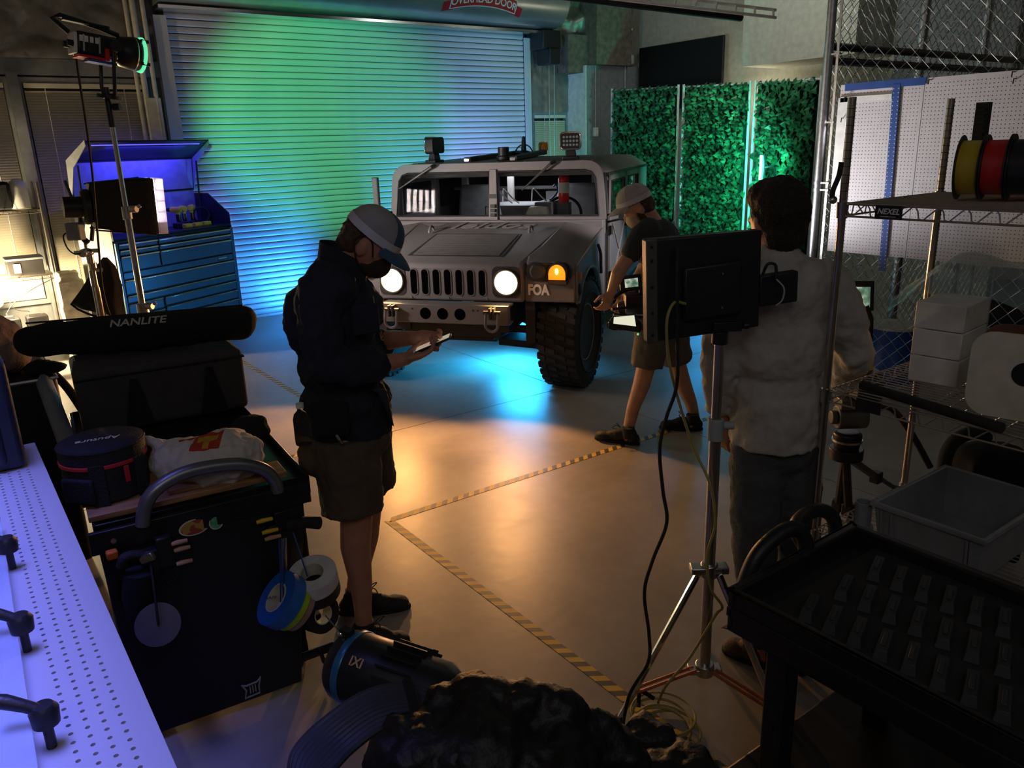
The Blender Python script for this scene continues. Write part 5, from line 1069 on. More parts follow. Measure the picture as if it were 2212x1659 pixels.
def camo(px0, px1, X0, X1, label, seed):
    rn = random.Random(seed); a = AX(px0, 190, X0); b_ = AX(px1, 178, X1); a.z = b_.z = 0; u = (b_-a); W = u.length; u.normalize(); nrm = Vector((u.y, -u.x, 0))
    if nrm.x > 0: nrm = -nrm
    zt0 = AX(px0, {1: 196, 2: 188, 3: 180}[seed], X0).z; zt1 = AX(px1, {1: 188, 2: 180, 3: 170}[seed], X1).z
    t = thing('camouflage_screen', label, 'screen', (a+b_)/2, group='camouflage screens')
    for s, (p, zt) in enumerate(((a, zt0), (b_, zt1))): part('pole', 'white_paint', t, lambda b: b.cyl(p+ZU*.001, p+ZU*(zt+.03), .016, n=10))
    part('top_bar', 'white_paint', t, lambda b: b.cyl(a+ZU*zt0, b_+ZU*zt1, .012, n=8))
    for p in (a, b_): part('foot', 'black_metal', t, lambda b: b.box(p+ZU*.012, (.4, .05, .02)))
    part('backing', 'camo_back', t, lambda b: b.hexa([a+u*.03-nrm*.012+ZU*.1, b_-u*.03-nrm*.012+ZU*.1, b_-u*.03-nrm*.016+ZU*.1, a+u*.03-nrm*.016+ZU*.1, a+u*.03-nrm*.012+ZU*zt0, b_-u*.03-nrm*.012+ZU*zt1, b_-u*.03-nrm*.016+ZU*zt1, a+u*.03-nrm*.016+ZU*zt0]))
    def leaves(b):
        P = .082; nx = int((W-.04)/P); nz = int(2.6/P)
        for L_ in (0, 1):
            for i in range(nx):
                for j in range(nz):
                    x = .03+(i+.5+.5*((j+L_) % 2))*P+rn.uniform(-.01, .01); 
                    if x > W-.02: continue
                    zt = zt0+(zt1-zt0)*x/W; z = zt+.02-(j+.5*L_)*P+rn.uniform(-.012, .012)
                    if z < .12: continue
                    w_ = rn.uniform(.030, .044); h = rn.uniform(.075, .115); an = rn.uniform(-.1, .6); cu = rn.uniform(.02, .065); tw = rn.uniform(-.015, .015)
                    c = a+u*x+ZU*z+nrm*(.006+.010*L_); d1 = u*math.cos(an)+ZU*math.sin(an); d2 = -ZU*math.cos(an)+u*math.sin(an)
                    b.add([c-d1*w_*.5, c+d1*w_*.7, c+d1*w_+d2*h*.5+nrm*(cu+tw), c-d1*w_*.8+d2*h*.45+nrm*(cu-tw), c+d1*w_*.1+d2*h+nrm*cu*.3], [(0, 1, 2, 3), (3, 2, 4)])
    o = part('net_leaves', 'camo_leaf', t, leaves, smooth=None); o['kind'] = 'stuff'
camo(1322, 1466, 8.30, 8.20, 'camouflage leaf screen nearest the truck roof', 1)
camo(1477, 1621, 8.15, 8.05, 'camouflage leaf screen in the middle of the three', 2)
camo(1632, 1774, 8.00, 7.90, 'camouflage leaf screen beside the chain-link cage, lit by the cyan tube', 3)
tp_ = D(1643, 362, 8.95); tl = thing('tube_lamp', 'short glowing cyan-white tube lamp in front of the camouflage screens', 'lamp', (tp_.x, tp_.y, 0))
mat('tube_glow', (.5, 1, 1), .5, emit=10, emitcol=(.35, 1, .95))
part('tube', 'tube_glow', tl, lambda b: b.cyl(tp_-ZU*.13, tp_+ZU*.13, .013, n=12)); part('housing', 'black_plastic', tl, lambda b: b.box(tp_+RH*.03, (.03, .03, .28)), bevel=.004)
part('bracket', 'black_metal', tl, lambda b: b.tube(spline([tp_+RH*.04, tp_+RH*.14+ZU*.0, tp_+RH*.16-ZU*.1, tp_+RH*.16-ZU*.3], 5), .010, 6)); q = tp_+RH*.16
part('stand', 'black_metal', tl, lambda b: (b.cyl((q.x, q.y, .02), (q.x, q.y, tp_.z-.25), .012, n=8), b.cyl((q.x, q.y, .0), (q.x, q.y, .025), .15, n=20)))
lamp('tube_lamp_light', 'SPOT', tp_-RH*.06-FH*.15, (.08, 1, .75), 150, tp_+FH*1.0-RH*.1-ZU*.1, .06, 130, 1)
lamp('screen_wash', 'SPOT', D(1560, 640, 7.9), (.05, 1, .42), 60, D(1560, 330, 9.7), .15, 62, 1)
# light behind the screens that lights the cream wall under the soffit
lamp('wall_glow', 'POINT', (9.1, 7.1, 2.45), (1, .92, .68), 9, None, .1)
# ------------------------------------------------------------------ chain-link cage
XC = 5.7; PY = AX(1778, 270, XC).y
cage = thing('chain_link_cage', 'galvanised chain-link cage on the right with corner post', 'fence', (XC, PY, 0))
part('corner_post', 'galvanised', cage, lambda b: b.cyl((XC, PY, 0), (XC, PY, 3.6), .034, n=18))
for z in (AX(1778, y, XC).z for y in (120, 265, 395, 410)): part('post_clip', 'galvanised', cage, lambda b: (b.cyl((XC, PY, z-.012), (XC, PY, z+.012), .038, n=16), b.bb(XC-.02, XC+.01, PY-.10, PY-.03, z-.006, z+.006)))
def chain(b, o, u, W, z0, z1, P=.055, r=.0034):
    n = int(W/P); m = int((z1-z0)/P); o, u = Vector(o), Vector(u); nn = Vector((u.y, -u.x, 0))
    for i in range(n):
        pts = []
        for j in range(m+1): pts.append(o+u*(P*(i+(1.02 if (i+j) % 2 else -.02)))+ZU*(z0+P*j)+nn*(.003 if j % 2 else -.003))
        b.tube(pts, r, 3)
mw = part('front_mesh', 'zinc_wire', cage, lambda b: chain(b, (XC, PY-.06, 0), (0, -1, 0), PY-1.0, .05, 3.5), smooth=None); mw['kind'] = 'stuff'
mw = part('side_mesh', 'zinc_wire', cage, lambda b: chain(b, (XC+.06, PY, 0), (1, 0, 0), 3.4, .05, 3.6, .055, .0042), smooth=None); mw['kind'] = 'stuff'
part('tension_bar', 'galvanised', cage, lambda b: b.bb(XC-.003, XC+.003, PY-.085, PY-.065, .05, 3.5))
for py in ((1900, 108), (1900, 138)):
    z = AY(*py, PY).z; part('side_rail', 'black_metal', cage, lambda b: b.cyl((XC, PY, z), (9.1, PY, z), .03, n=10))
for px in (2003, 2138):
    x = AY(px, 60, PY).x; part('side_post', 'galvanised', cage, lambda b: b.cyl((x, PY+.03, 0), (x, PY+.03, 4.2), .04, n=12))
part('front_rail', 'galvanised', cage, lambda b: b.cyl((XC, PY, 3.5), (XC, .8, 3.5), .02, n=10))
part('near_post', 'galvanised', cage, lambda b: b.cyl((XC, .9, 0), (XC, .9, 3.6), .03, n=12))
mat('pegboard', (.60, .58, .60), .6, var=.04)
PBX = XC-.03; PZ1 = AX(1840, 182, PBX).z; PZ0 = PZ1-1.22; PYL = AX(1817, 185, PBX).y
for k in range(2):
    y1 = PYL-k*.625 if k == 0 else PYL-.63; y0 = y1-.625 if k == 0 else y1-1.22
    t = thing('pegboard', ['white perforated pegboard panel behind the blue T-square', 'white perforated pegboard panel behind the wire spools'][k], 'pegboard', (PBX, (y0+y1)/2, PZ0), group='pegboards on the cage')
    part('panel', 'pegboard', t, lambda b: b.bb(PBX, PBX+.006, y0, y1, PZ0, PZ1))
    def holes(b):
        for i in range(int((y1-y0)/.0254)):
            for j in range(47):
                cy, cz = y1-.0127-i*.0254, PZ0+.0127+j*.0254; b.add([(PBX-.0003, cy+.0036*math.cos(t_), cz+.0036*math.sin(t_)) for t_ in [PI/3*q for q in range(6)]], [(0, 1, 2, 3, 4, 5)])
    o = part('peg_holes', 'black_plastic', t, holes, smooth=None); o['kind'] = 'stuff'
TX = PBX-.006
ts = thing('t_square', 'blue aluminium T-square hanging on the pegboard', 'ruler', AX(1900, 585, TX))
def axq(px, py): return AX(px, py, TX)
a1, a2 = axq(1826, 188), axq(2000, 176)
part('head', 'blue_paint', ts, lambda b: b.bb(TX-.004, TX, a2.y, a1.y, (a1.z+a2.z)/2-.025, (a1.z+a2.z)/2+.025))
v1_, v2_ = axq(1938, 182), axq(1906, 585)
part('blade', 'blue_paint', ts, lambda b: b.hexa([(TX-.007, v2_.y-.026, v2_.z), (TX-.007, v2_.y+.026, v2_.z), (TX-.004, v2_.y+.026, v2_.z), (TX-.004, v2_.y-.026, v2_.z), (TX-.007, v1_.y-.026, v1_.z), (TX-.007, v1_.y+.026, v1_.z), (TX-.004, v1_.y+.026, v1_.z), (TX-.004, v1_.y-.026, v1_.z)]))
part('scale_marks', 'white_print', ts, lambda b: [b.box(((TX-.0072), v2_.y+(v1_.y-v2_.y)*f+sg*.018, v2_.z+(v1_.z-v2_.z)*f), (.0006, .006, .005)) for f in [i/46 for i in range(1, 46)] for sg in (-1, 1)])
wf_ = thing('corner_moulding', 'bright white corner frame hung on the left of the pegboard', 'frame', axq(1815, 400))
e1, e2, e3 = axq(1817, 212), axq(1806, 420), axq(1928, 205)
part('upright', 'white_paint', wf_, lambda b: b.bb(TX-.01, TX, e2.y-.035, e1.y+.015, e2.z, e1.z)); part('crosspiece', 'white_paint', wf_, lambda b: b.bb(TX-.01, TX, e3.y, e1.y, e1.z-.03, e1.z+.005))
for i, (px, py) in enumerate(((1830, 210), (2012, 172), (2192, 155), (2195, 170), (1823, 255))):
    p = axq(px, py); tag(part('peg_hook', 'black_metal', None, lambda b: b.tube([p+Vector((.004, .0, 0)), p-Vector((.03, 0, 0)), p-Vector((.035, 0, .03))], .004, 6)), ['small hook above the white corner frame', 'small black hook right of the T-square head', 'small hook high at the right picture edge', 'lower small hook at the right picture edge', 'small hook inside the white corner frame'][i], 'hook', 'pegboard hooks')
lamp('pegboard_lamp', 'SPOT', (4.9, 4.3, 1.1), (1, .97, 1), 120, axq(1850, 330), .12, 75, 1)
# things in the cage
dp = AX(1932, 705, 6.35); dz = dp.z; dr_ = thing('blue_drum', 'low blue drum with pale lid standing inside the cage', 'drum', (dp.x, dp.y, 0)); part('barrel', 'blue_paint', dr_, lambda b: b.lathe([(.20, 0), (.21, .02), (.215, dz*.4), (.205, dz*.43), (.21, dz*.9), (.20, dz)], (dp.x, dp.y, .001), (0, 0, 1), 28)); part('lid', 'cream_paint', dr_, lambda b: b.cyl((dp.x, dp.y, dz+.001), (dp.x, dp.y, dz+.02), .215, n=28))
ck = thing('cage_backdrop', 'tall dark cabinet-shaped backdrop added to darken the inside of the cage', 'cabinet', (8.6, 2.2, 0)); part('body', 'black_metal', ck, lambda b: b.bb(8.3, 8.9, .8, 3.5, .002, 2.0), bevel=.01)  # dark block added to darken the view through the mesh
for k in range(3): part('door', 'black_plastic', ck, lambda b: b.bb(8.28, 8.30, .82+.9*k, 1.68+.9*k, .08, 1.95), bevel=.006)
cs2 = thing('cage_shelf', 'low chrome wire shelf standing inside the cage', 'shelf', (7.8, 2.6, 0))
for x, y in ((7.5, 2.2), (7.5, 3.3), (7.95, 2.2), (7.95, 3.3)): part('post', 'zinc_wire', cs2, lambda b: b.cyl((x, y, 0), (x, y, 1.5), .0127, n=8))
for z in (.2, .95): wire_shelf(cs2, 7.5, 7.95, 2.2, 3.3, z, 8, 'y')
# ------------------------------------------------------------------ wire shelf on the right
NX, NY = 2.40, 1.48; XR = 3.02; NY0 = .26
nx_ = thing('wire_rack', 'tall chrome wire rack on the right loaded with spools and boxes', 'shelf', (NX, NY, 0))
mat('rack_post', (.50, .47, .42), .25, 1, var=.1)
for x in (NX, XR):
    for y in (NY, NY0):
        po = part('post', 'rack_post', nx_, lambda b: b.cyl((x, y, .0), (x, y, 2.11), .0127, n=16))
        part('post_groove', 'black_metal', po, lambda b: [b.cyl((x, y, 1.80+.025*i), (x, y, 1.802+.025*i), .0131, n=12) for i in range(0, 12)])
        part('foot', 'black_plastic', po, lambda b: b.cyl((x, y, .0), (x, y, .03), .018, n=12))
NZ = [.15, .62, 1.155, 1.785]
for z in NZ:
    so = wire_shelf(nx_, NX, XR, NY0, NY, z, 22, 'y', rr=.0035, lip=.038)
    for x in (NX, XR):
        for y in (NY, NY0): part('corner_collar', 'rack_post', so, lambda b: b.cyl((x, y, z-.045), (x, y, z+.006), .017, .019, n=14))
for (px, py, z, nm) in ((1920, 453, 1.766, 'NEXEL'), (1877, 862, 1.136, '')):
    p = AX(px, py, NX-.006); p.z = z
    tg = part('name_tag', 'black_plastic', nx_, lambda b: b.box(p, (.004, .088, .042)), bevel=.003)
    if nm: text('name_tag_lettering', nm, .024, 'white_print', tg, p-Vector((.003, 0, -.002)), (0, -1, 0), (0, 0, 1), extrude=.0004, bold=True, shear=.25); part('name_tag_line', 'white_print', tg, lambda b: b.box(p-Vector((.0025, 0, .013)), (.001, .05, .0015)))
# spools
mat('fil_yellow', (.42, .32, .02), .4); mat('fil_red', (.42, .015, .015), .4); mat('fil_black', (.02, .02, .022), .3)
sd_ = Vector((.25, -.97, 0)).normalized()
for i, (px, m, lab) in enumerate(((2082, 'fil_yellow', 'black spool wound with yellow filament on the top rack shelf'), (2142, 'fil_red', 'black spool wound with red filament on the top rack shelf'), (2203, 'fil_black', 'black spool wound with black filament on the top rack shelf'), (2262, 'fil_black', 'partly cut off black spool at the right picture edge'))):
    r = .098; base = G(2090, 428, 1.795); dct = (G(2203, 428, 1.795)-base).length/113; c = base+sd_*((px-2082)*dct*.92); c.z = 1.7905+r
    t = thing('filament_spool', lab, 'spool', c-ZU*r, group='filament spools')
    part('hub', 'black_plastic', t, lambda b: b.lathe([(.028, -.032), (.05, -.032), (.05, .032), (.028, .032)], c, sd_, 28, closed=True), smooth=30)
    for s in (-1, 1): part('flange', 'black_plastic', t, lambda b: b.lathe([(.03, s*.030), (r, s*.030), (r, s*.0335), (.03, s*.0335)], c, sd_, 40, closed=True), smooth=30)
    part('winding', m, t, lambda b: b.lathe([(.05, -.029), (.082, -.029), (.082, .029), (.05, .029)], c, sd_, 36, closed=True), smooth=30)
sp2 = thing('slotted_strut', 'black slotted upright strut standing behind the spools', 'strut', (XR-.03, 1.28, 1.79)); part('bar', 'black_metal', sp2, lambda b: b.bb(XR-.05, XR-.02, 1.33, 1.37, 1.7905, 2.09)); part('teeth', 'black_metal', sp2, lambda b: [b.bb(XR-.055, XR-.05, 1.335, 1.365, 1.80+.02*i, 1.81+.02*i) for i in range(14)])
# lower shelf load
L2 = 1.1625
for i in range(3):
    p = G(1985, 828, L2); tag(part('white_carton', 'white_paint', None, lambda b: b.box((p.x+.13, p.y-.02, L2+.047+i*.0945), (.22, .16, .092), Matrix.Rotation(.1, 3, 'Z')), bevel=.004), ['white carton at the bottom of the stack on the rack', 'white carton in the middle of the stack on the rack', 'white carton on top of the stack on the rack'][i], 'carton', 'white cartons on the rack')
re = G(2085, 870, L2); re = Vector((NX+.16, .93, L2)); ro = thing('cable_reel_box', 'large cream square reel with rounded corners and a dark round hole', 'reel', re)
mat('card_brown', (.14, .07, .04), .8)
rx = Vector((.20, -.98, 0)).normalized(); rn_ = Vector((-.98, -.20, 0)).normalized()
pol = rrect(.30, .26, .06)
part('front_flange', 'cream_paint', ro, lambda b: b.prism([(x, z+.131) for x, z in pol], re+rn_*.03-rx*0, rx, (0, 0, 1), rn_, .012)); part('rear_flange', 'card_brown', ro, lambda b: b.prism([(x, z+.131) for x, z in pol], re-rn_*.10, rx, (0, 0, 1), rn_, .012))
part('core', 'black_plastic', ro, lambda b: b.cyl(re+ZU*.131-rn_*.09, re+ZU*.131+rn_*.035, .09, n=24)); part('hub_hole', 'black_plastic', ro, lambda b: b.cyl(re+ZU*.145+rn_*.040, re+ZU*.145+rn_*.0435, .036, n=28))
mat('film_clear', (.32, .42, .42), .25, alpha=.42, var=.2, bump=.8, scale=6, bscale=14)
def film(b):
    def fn(s, t):
        y = NY-.10-s*1.05; x = NX+.10+t*.42; z = L2+.31+.14*math.sin(PI*min(1, s*1.2+.25))*math.sin(PI*(t*.8+.12))+.03*noise.noise(Vector((s*6, t*5, 2)))
        if s < .12: z -= (.12-s)*.8
        return Vector((x, y, z))
    b.grid(fn, 30, 16)
tag(part('plastic_sheet', 'film_clear', None, film, smooth=80), 'translucent plastic sheet billowing over the cartons and reel', 'plastic sheet')
bf = MB(); q = Vector((NX+.14, .72, L2+.10)); bf.ell(q, (.10, .16, .09)); bf.ell(q+Vector((-.02, .08, -.03)), (.08, .08, .05)); bf.ell(q+Vector((.05, -.15, .0)), (.1, .1, .09))
tag(blob('plastic_bag', 'film_clear', bf, None, .01, 2, .07, .05), 'crumpled clear plastic bag in front of the reel at the right edge', 'plastic bag')
tb0, tb1 = G(1862, 832, L2+.015), G(2165, 925, L2+.015); tag(part('black_tube', 'black_rubber', None, lambda b: b.tube([tb0, tb1], .016, 12)), 'thin black tube lying along the front of the rack shelf', 'tube')
# tote and pipe on the lower shelf
L3 = .6265
tx0, tx1, ty0_, ty1_ = 2.415, 2.90, .92, 1.275
to = thing('grey_tote', 'open grey plastic tote bin with ribbed sides on the rack', 'tote', (2.6, 1.1, L3))
def tote(b):
    o = .02
    def ring(x0, x1, y0, y1, z): return [(x0, y0, z), (x1, y0, z), (x1, y1, z), (x0, y1, z)]
    H = .175; vs = ring(tx0+o, tx1-o, ty0_+o, ty1_-o, L3)+ring(tx0, tx1, ty0_, ty1_, L3+H)+ring(tx0+.008, tx1-.008, ty0_+.008, ty1_-.008, L3+H)+ring(tx0+o+.006, tx1-o-.006, ty0_+o+.006, ty1_-o-.006, L3+.006)
    b.add(vs, [(3, 2, 1, 0)]+[(r*4+i, r*4+(i+1) % 4, (r+1)*4+(i+1) % 4, (r+1)*4+i) for r in range(3) for i in range(4)]+[(12, 13, 14, 15)])
part('bin', 'grey_plastic', to, tote, smooth=None); part('rim', 'grey_plastic', to, lambda b: b.tube([(tx0-.004, ty0_-.004, L3+.168), (tx1+.004, ty0_-.004, L3+.168), (tx1+.004, ty1_+.004, L3+.168), (tx0-.004, ty1_+.004, L3+.168)], .010, 6, True))
for i in range(4):
    for s in (0, 1):
        y = (ty0_+.035+i*.012) if s else (ty1_-.03-i*.035)
        part('rib', 'grey_plastic', to, lambda b: b.hexa([(tx0+.012, y-.004, L3+.01), (tx0+.02, y-.004, L3+.01), (tx0+.02, y+.004, L3+.01), (tx0+.012, y+.004, L3+.01), (tx0-.006, y-.004, L3+.155), (tx0+.002, y-.004, L3+.155), (tx0+.002, y+.004, L3+.155), (tx0-.006, y+.004, L3+.155)])) if i < 2 else None
pv = Vector((2.44, 1.325, L3)); pvt = thing('pipe_fitting', 'grey plastic pipe fitting standing beside the tote', 'pipe', pv); part('socket', 'grey_plastic', pvt, lambda b: b.lathe([(.038, 0), (.038, .06), (.030, .065)], pv, (0, 0, 1), 24)); part('pipe', 'grey_plastic', pvt, lambda b: b.lathe([(.029, .06), (.029, .15), (.024, .15), (.024, .07)], pv, (0, 0, 1), 24))
# ------------------------------------------------------------------ black utility cart bottom right
UX0, UX1, UY0, UY1, UZ = 1.555, 2.16, -.15, 1.20, .80
ut = thing('utility_cart', 'black plastic utility cart with moulded loop handles at bottom right', 'cart', (1.85, .5, 0))
part('shelf', 'black_plastic', ut, lambda b: b.bb(UX0, UX1, UY0, UY1, UZ-.05, UZ-.02), bevel=.004)
part('rim', 'black_plastic', ut, lambda b: (b.bb(UX0, UX0+.025, UY0, UY1, UZ-.09, UZ+.035), b.bb(UX1-.025, UX1, UY0, UY1, UZ-.09, UZ+.035), b.bb(UX0, UX1, UY1-.025, UY1, UZ-.09, UZ+.035), b.bb(UX0, UX1, UY0, UY0+.025, UZ-.09, UZ+.035)), bevel=.008)
part('lower_shelf', 'black_plastic', ut, lambda b: b.bb(UX0, UX1, UY0, UY1, .16, .22), bevel=.01)
for x in (UX0+.04, UX1-.04):
    for y in (UY1-.16, UY0+.08):
        lg = part('leg', 'black_plastic', ut, lambda b: b.bb(x-.035, x+.035, y-.03, y+.03, .14, UZ-.05), bevel=.008)
        part('leg_hole', 'black_rubber', lg, lambda b: [b.cyl((x-.0355, y, z), (x-.0365, y, z), .011, n=12) for z in (.62, .55, .48, .41)])
        part('caster', 'black_rubber', ut, lambda b: (b.cyl((x-.02, y, .065), (x+.02, y, .065), .064, n=18), b.bb(x-.03, x+.03, y-.03, y+.03, .07, .14)))
def loop(b, x, y0, y1, z0, h, r):
    pts = [(x, y1, z0), (x, y1, z0+h*.5), (x, y1-.03, z0+h*.85), (x, (y0+y1)/2, z0+h), (x, y0+.03, z0+h*.85), (x, y0, z0+h*.5), (x, y0, z0)]; b.tube(spline(pts, 5), r, 12)
hA = [D(1612, 1300, 2.02), D(1612, 1255, 2.02), D(1640, 1195, 2.04), D(1690, 1150, 2.08), D(1725, 1145, 2.1), D(1742, 1185, 2.1), D(1738, 1250, 2.1)]
hB = [D(1742, 1185, 2.12), D(1720, 1140, 2.16), D(1740, 1112, 2.25), D(1775, 1102, 2.3), D(1802, 1125, 2.34), D(1805, 1190, 2.36)]
part('handle_loop', 'black_plastic', ut, lambda b: b.tube(spline(hA, 6), .024, 14)); part('handle_loop', 'black_plastic', ut, lambda b: b.tube(spline(hB, 6), .023, 14))
om = thing('organiser_tray', 'black moulded organiser tray with rows of raised grips on the utility cart', 'tray', (1.85, .6, UZ-.02))
part('base', 'black_rubber', om, lambda b: b.bb(UX0+.03, UX1-.03, UY0+.1, UY1-.09, UZ-.0195, UZ-.005))
mat('grip_grey', (.03, .031, .033), .6)
r0 = part('grip', 'grip_grey', om, lambda b: (b.hexa([(-.062, -.019, 0), (.062, -.019, 0), (.062, .019, 0), (-.062, .019, 0), (-.050, -.013, .026), (.050, -.013, .026), (.050, .013, .026), (-.050, .013, .026)]), b.bb(-.03, .03, -.006, .006, .026, .030)), space='l', bevel=.004)
RM = ROOT[om.name].inverted(); kk = 0
for i in range(3):
    for j in range(14):
        M4 = RM @ Matrix.Translation((UX0+.13+i*.16, UY1-.17-j*.068, UZ-.005)) @ Matrix.Rotation(.35, 4, 'Z')
        if kk == 0: r0.matrix_local = M4
        else: share(r0, om, M4)
        kk += 1
# ------------------------------------------------------------------ monitor on stand
mat('brace_red', (.40, .09, .03), .45)
MF = 2.45
mo = thing('field_monitor', 'black field monitor seen from behind with a battery plate on its side', 'monitor', D(1525, 730, MF))
c4 = [D(1400, 742, MF-.03), D(1640, 706, MF+.03), D(1647, 497, MF+.03), D(1397, 518, MF-.03)]
nrm = (c4[1]-c4[0]).cross(c4[3]-c4[0]).normalized()
if nrm.dot(FH) < 0: nrm = -nrm
part('housing', 'black_plastic', mo, lambda b: b.hexa([c4[0], c4[1], c4[1]+nrm*.05, c4[0]+nrm*.05, c4[3], c4[2], c4[2]+nrm*.05, c4[3]+nrm*.05]), bevel=.006)
def mpt(u, v, d=0): return (c4[0]*(1-u)+c4[1]*u)*(1-v)+(c4[3]*(1-u)+c4[2]*u)*v-nrm*d
mu = (c4[1]-c4[0]).normalized(); mv = (c4[3]-c4[0]).normalized(); mfr = Matrix((mu, mv, -nrm)).transposed()
mat('alu_dark', (.12, .12, .115), .4, .6)
part('side_rail', 'alu_dark', mo, lambda b: (b.hexa([mpt(-.012, 0, .006), mpt(.085, 0, .006), mpt(.085, 0, 0), mpt(-.012, 0, 0), mpt(-.012, 1, .006), mpt(.085, 1, .006), mpt(.085, 1, 0), mpt(-.012, 1, 0)])), bevel=.003)
part('rail_bolt', 'black_metal', mo, lambda b: [b.cyl(mpt(.035, v, .006), mpt(.035, v, .009), .005, n=8) for v in (.08, .3, .55, .8, .93)])
part('rear_hump', 'black_plastic', mo, lambda b: b.box(mpt(.55, .45, .012), (.19, .17, .024), mfr), bevel=.008)
part('mount_screw', 'steel', mo, lambda b: [b.box(mpt(.62, v, .027), (.006, .006, .012), mfr) for v in (.28, .62)])
for v in (.30, .37, .44): part('connector', 'steel', mo, lambda b: b.cyl(mpt(.34, v, 0), mpt(.34, v, .02), .007, n=10))
bt_ = part('battery_plate', 'black_plastic', mo, lambda b: b.box(mpt(1.16, .38, -.01), (.13, .10, .035), mfr), bevel=.005); part('power_jumper', 'black_rubber', bt_, lambda b: b.tube(spline([mpt(1.0, .55, .01), mpt(1.03, .66, .02), mpt(1.1, .64, .02), mpt(1.11, .5, .02)], 6), .005, 6)); part('thin_lead', 'text_grey', bt_, lambda b: b.tube(spline([mpt(1.11, .5, .02), mpt(1.17, .4, .03), mpt(1.16, .28, .03), mpt(1.12, .22, .02)], 6), .0025, 5))
sp0 = D(1547, 900, MF); ex_, ey_ = sp0.x, sp0.y
ms = thing('monitor_stand', 'chrome roller stand with red-braced legs holding the field monitor', 'stand', (ex_, ey_, 0))
def Z(py): 
    lo, hi = 0., 2.2
    for _ in range(40):
        m_ = (lo+hi)/2; d = Vector((ex_, ey_, m_))-CAMP; y = 829.5-F_PX*d.dot(_up)/d.dot(_fw)
        lo, hi = (m_, hi) if y > py else (lo, m_)
    return m_
part('upper_tube', 'steel', ms, lambda b: b.cyl((ex_, ey_, Z(930)), (ex_, ey_, Z(735)), .0165, n=18)); part('lower_tube', 'steel', ms, lambda b: b.cyl((ex_, ey_, Z(1435)), (ex_, ey_, Z(930)), .0195, n=18))
part('collar', 'grey_paint', ms, lambda b: (b.cyl((ex_, ey_, Z(950)), (ex_, ey_, Z(905)), .026, n=18), knob(b, (ex_, ey_, Z(920)), RH, .014, .06)), bevel=.003)
part('monitor_mount', 'black_metal', ms, lambda b: (b.cyl((ex_, ey_, Z(742)), (ex_, ey_, Z(715)), .026, n=18), b.box(Vector((ex_, ey_, Z(705)))+RH*.02, (.09, .03, .03), frame(RH)), knob(b, Vector((ex_, ey_, Z(705)))+RH*.06, RH, .012, .03)), bevel=.003)
zc_ = Z(1228); part('leg_collar', 'steel', ms, lambda b: (b.cyl((ex_, ey_, zc_-.03), (ex_, ey_, zc_+.02), .03, n=18), b.box(Vector((ex_, ey_, zc_)), (.13, .05, .025), frame(RH))), bevel=.004)
zb_ = Z(1440); part('base_hub', 'steel', ms, lambda b: (b.cyl((ex_, ey_, zb_-.03), (ex_, ey_, zb_+.015), .034, n=18), b.box(Vector((ex_, ey_, zb_-.01)), (.12, .05, .02), frame(RH))), bevel=.004)
f1 = G(1338, 1562, 0)
d1 = (f1-Vector((ex_, ey_, 0))); L1 = d1.length; d1.normalize()
for k in range(3):
    dd = Matrix.Rotation(2*PI/3*k, 3, 'Z') @ d1
    lg = part('leg', 'chrome', ms, lambda b: b.tube([Vector((ex_, ey_, zc_-.01))+dd*.04, Vector((ex_, ey_, .02))+dd*(L1)], [.012, .012], 8)); part('leg_foot', 'black_rubber', lg, lambda b: b.cyl(Vector((ex_, ey_, .0))+dd*L1, Vector((ex_, ey_, .03))+dd*L1, .016, n=10))
    sdv = Vector((-dd.y, dd.x, 0))*.012; part('brace', 'orange_plastic' if 0 else 'brace_red', ms, lambda b: [b.tube([Vector((ex_, ey_, zb_))+dd*.04+s*sdv, Vector((ex_, ey_, zc_*.22))+dd*(.04+(L1-.04)*.80)+s*sdv], .006, 6) for s in (-1, 1)]) if 'brace_red' in M else None
mat_dummy = None
def cable(name, m, pts, r, label): return tag(part(name, m, None, lambda b: b.tube(spline(pts, 8), r, 8)), label, 'cable')
mat('cable_yellow', (.30, .26, .08), .5)
cable('yellow_cable', 'cable_yellow', [mpt(.31, .36, .02), D(1455, 655, MF-.06), D(1440, 700, MF-.08), D(1447, 790, MF-.06), D(1470, 880, MF-.02), D(1500, 970, MF), D(1535, 1050, MF-.05), D(1545, 1130, MF-.06), D(1528, 1200, MF-.06), D(1535, 1270, MF-.06), D(1560, 1310, MF-.05), D(1545, 1330, MF-.04), D(1490, 1420, MF-.1), D(1440, 1480, MF-.15), G(1420, 1520, .01)], .0048, 'yellow cable running down from the monitor to the floor coil')
cable('black_cable', 'black_rubber', [mpt(.25, .9, .01), D(1462, 600, MF-.05), D(1463, 720, MF-.06), D(1462, 830, MF-.06), D(1440, 900, MF-.05), D(1425, 970, MF-.05), D(1432, 1060, MF-.06), D(1440, 1130, MF-.08), D(1410, 1210, MF-.1), D(1392, 1280, MF-.1), D(1402, 1370, MF-.1), D(1400, 1430, MF-.12), D(1360, 1500, MF-.2), G(1342, 1585, .012)], .006, 'black cable hanging from the monitor to the stand leg')
cc = G(1440, 1572, .008); co = thing('cable_coil', 'loose coil of yellow cable on the floor over the hazard tape', 'cable', cc)
for i in range(5):
    o = Vector((R_.uniform(-.03, .03), R_.uniform(-.03, .03), .004+.009*i)); rx_, ry_ = R_.uniform(.09, .125), R_.uniform(.10, .14); part('cable_loop', 'cable_yellow', co, lambda b: b.tube([cc+o+Vector((rx_*math.cos(t), ry_*math.sin(t), 0)) for t in [2*PI*k/36 for k in range(36)]], .0045, 6, True))
part('velcro_tie', 'black_cloth', co, lambda b: b.tube(spline([cc+Vector((-.02, .12, .02)), cc+Vector((.01, .14, .06)), cc+Vector((.04, .1, .04))], 5), .008, 6))
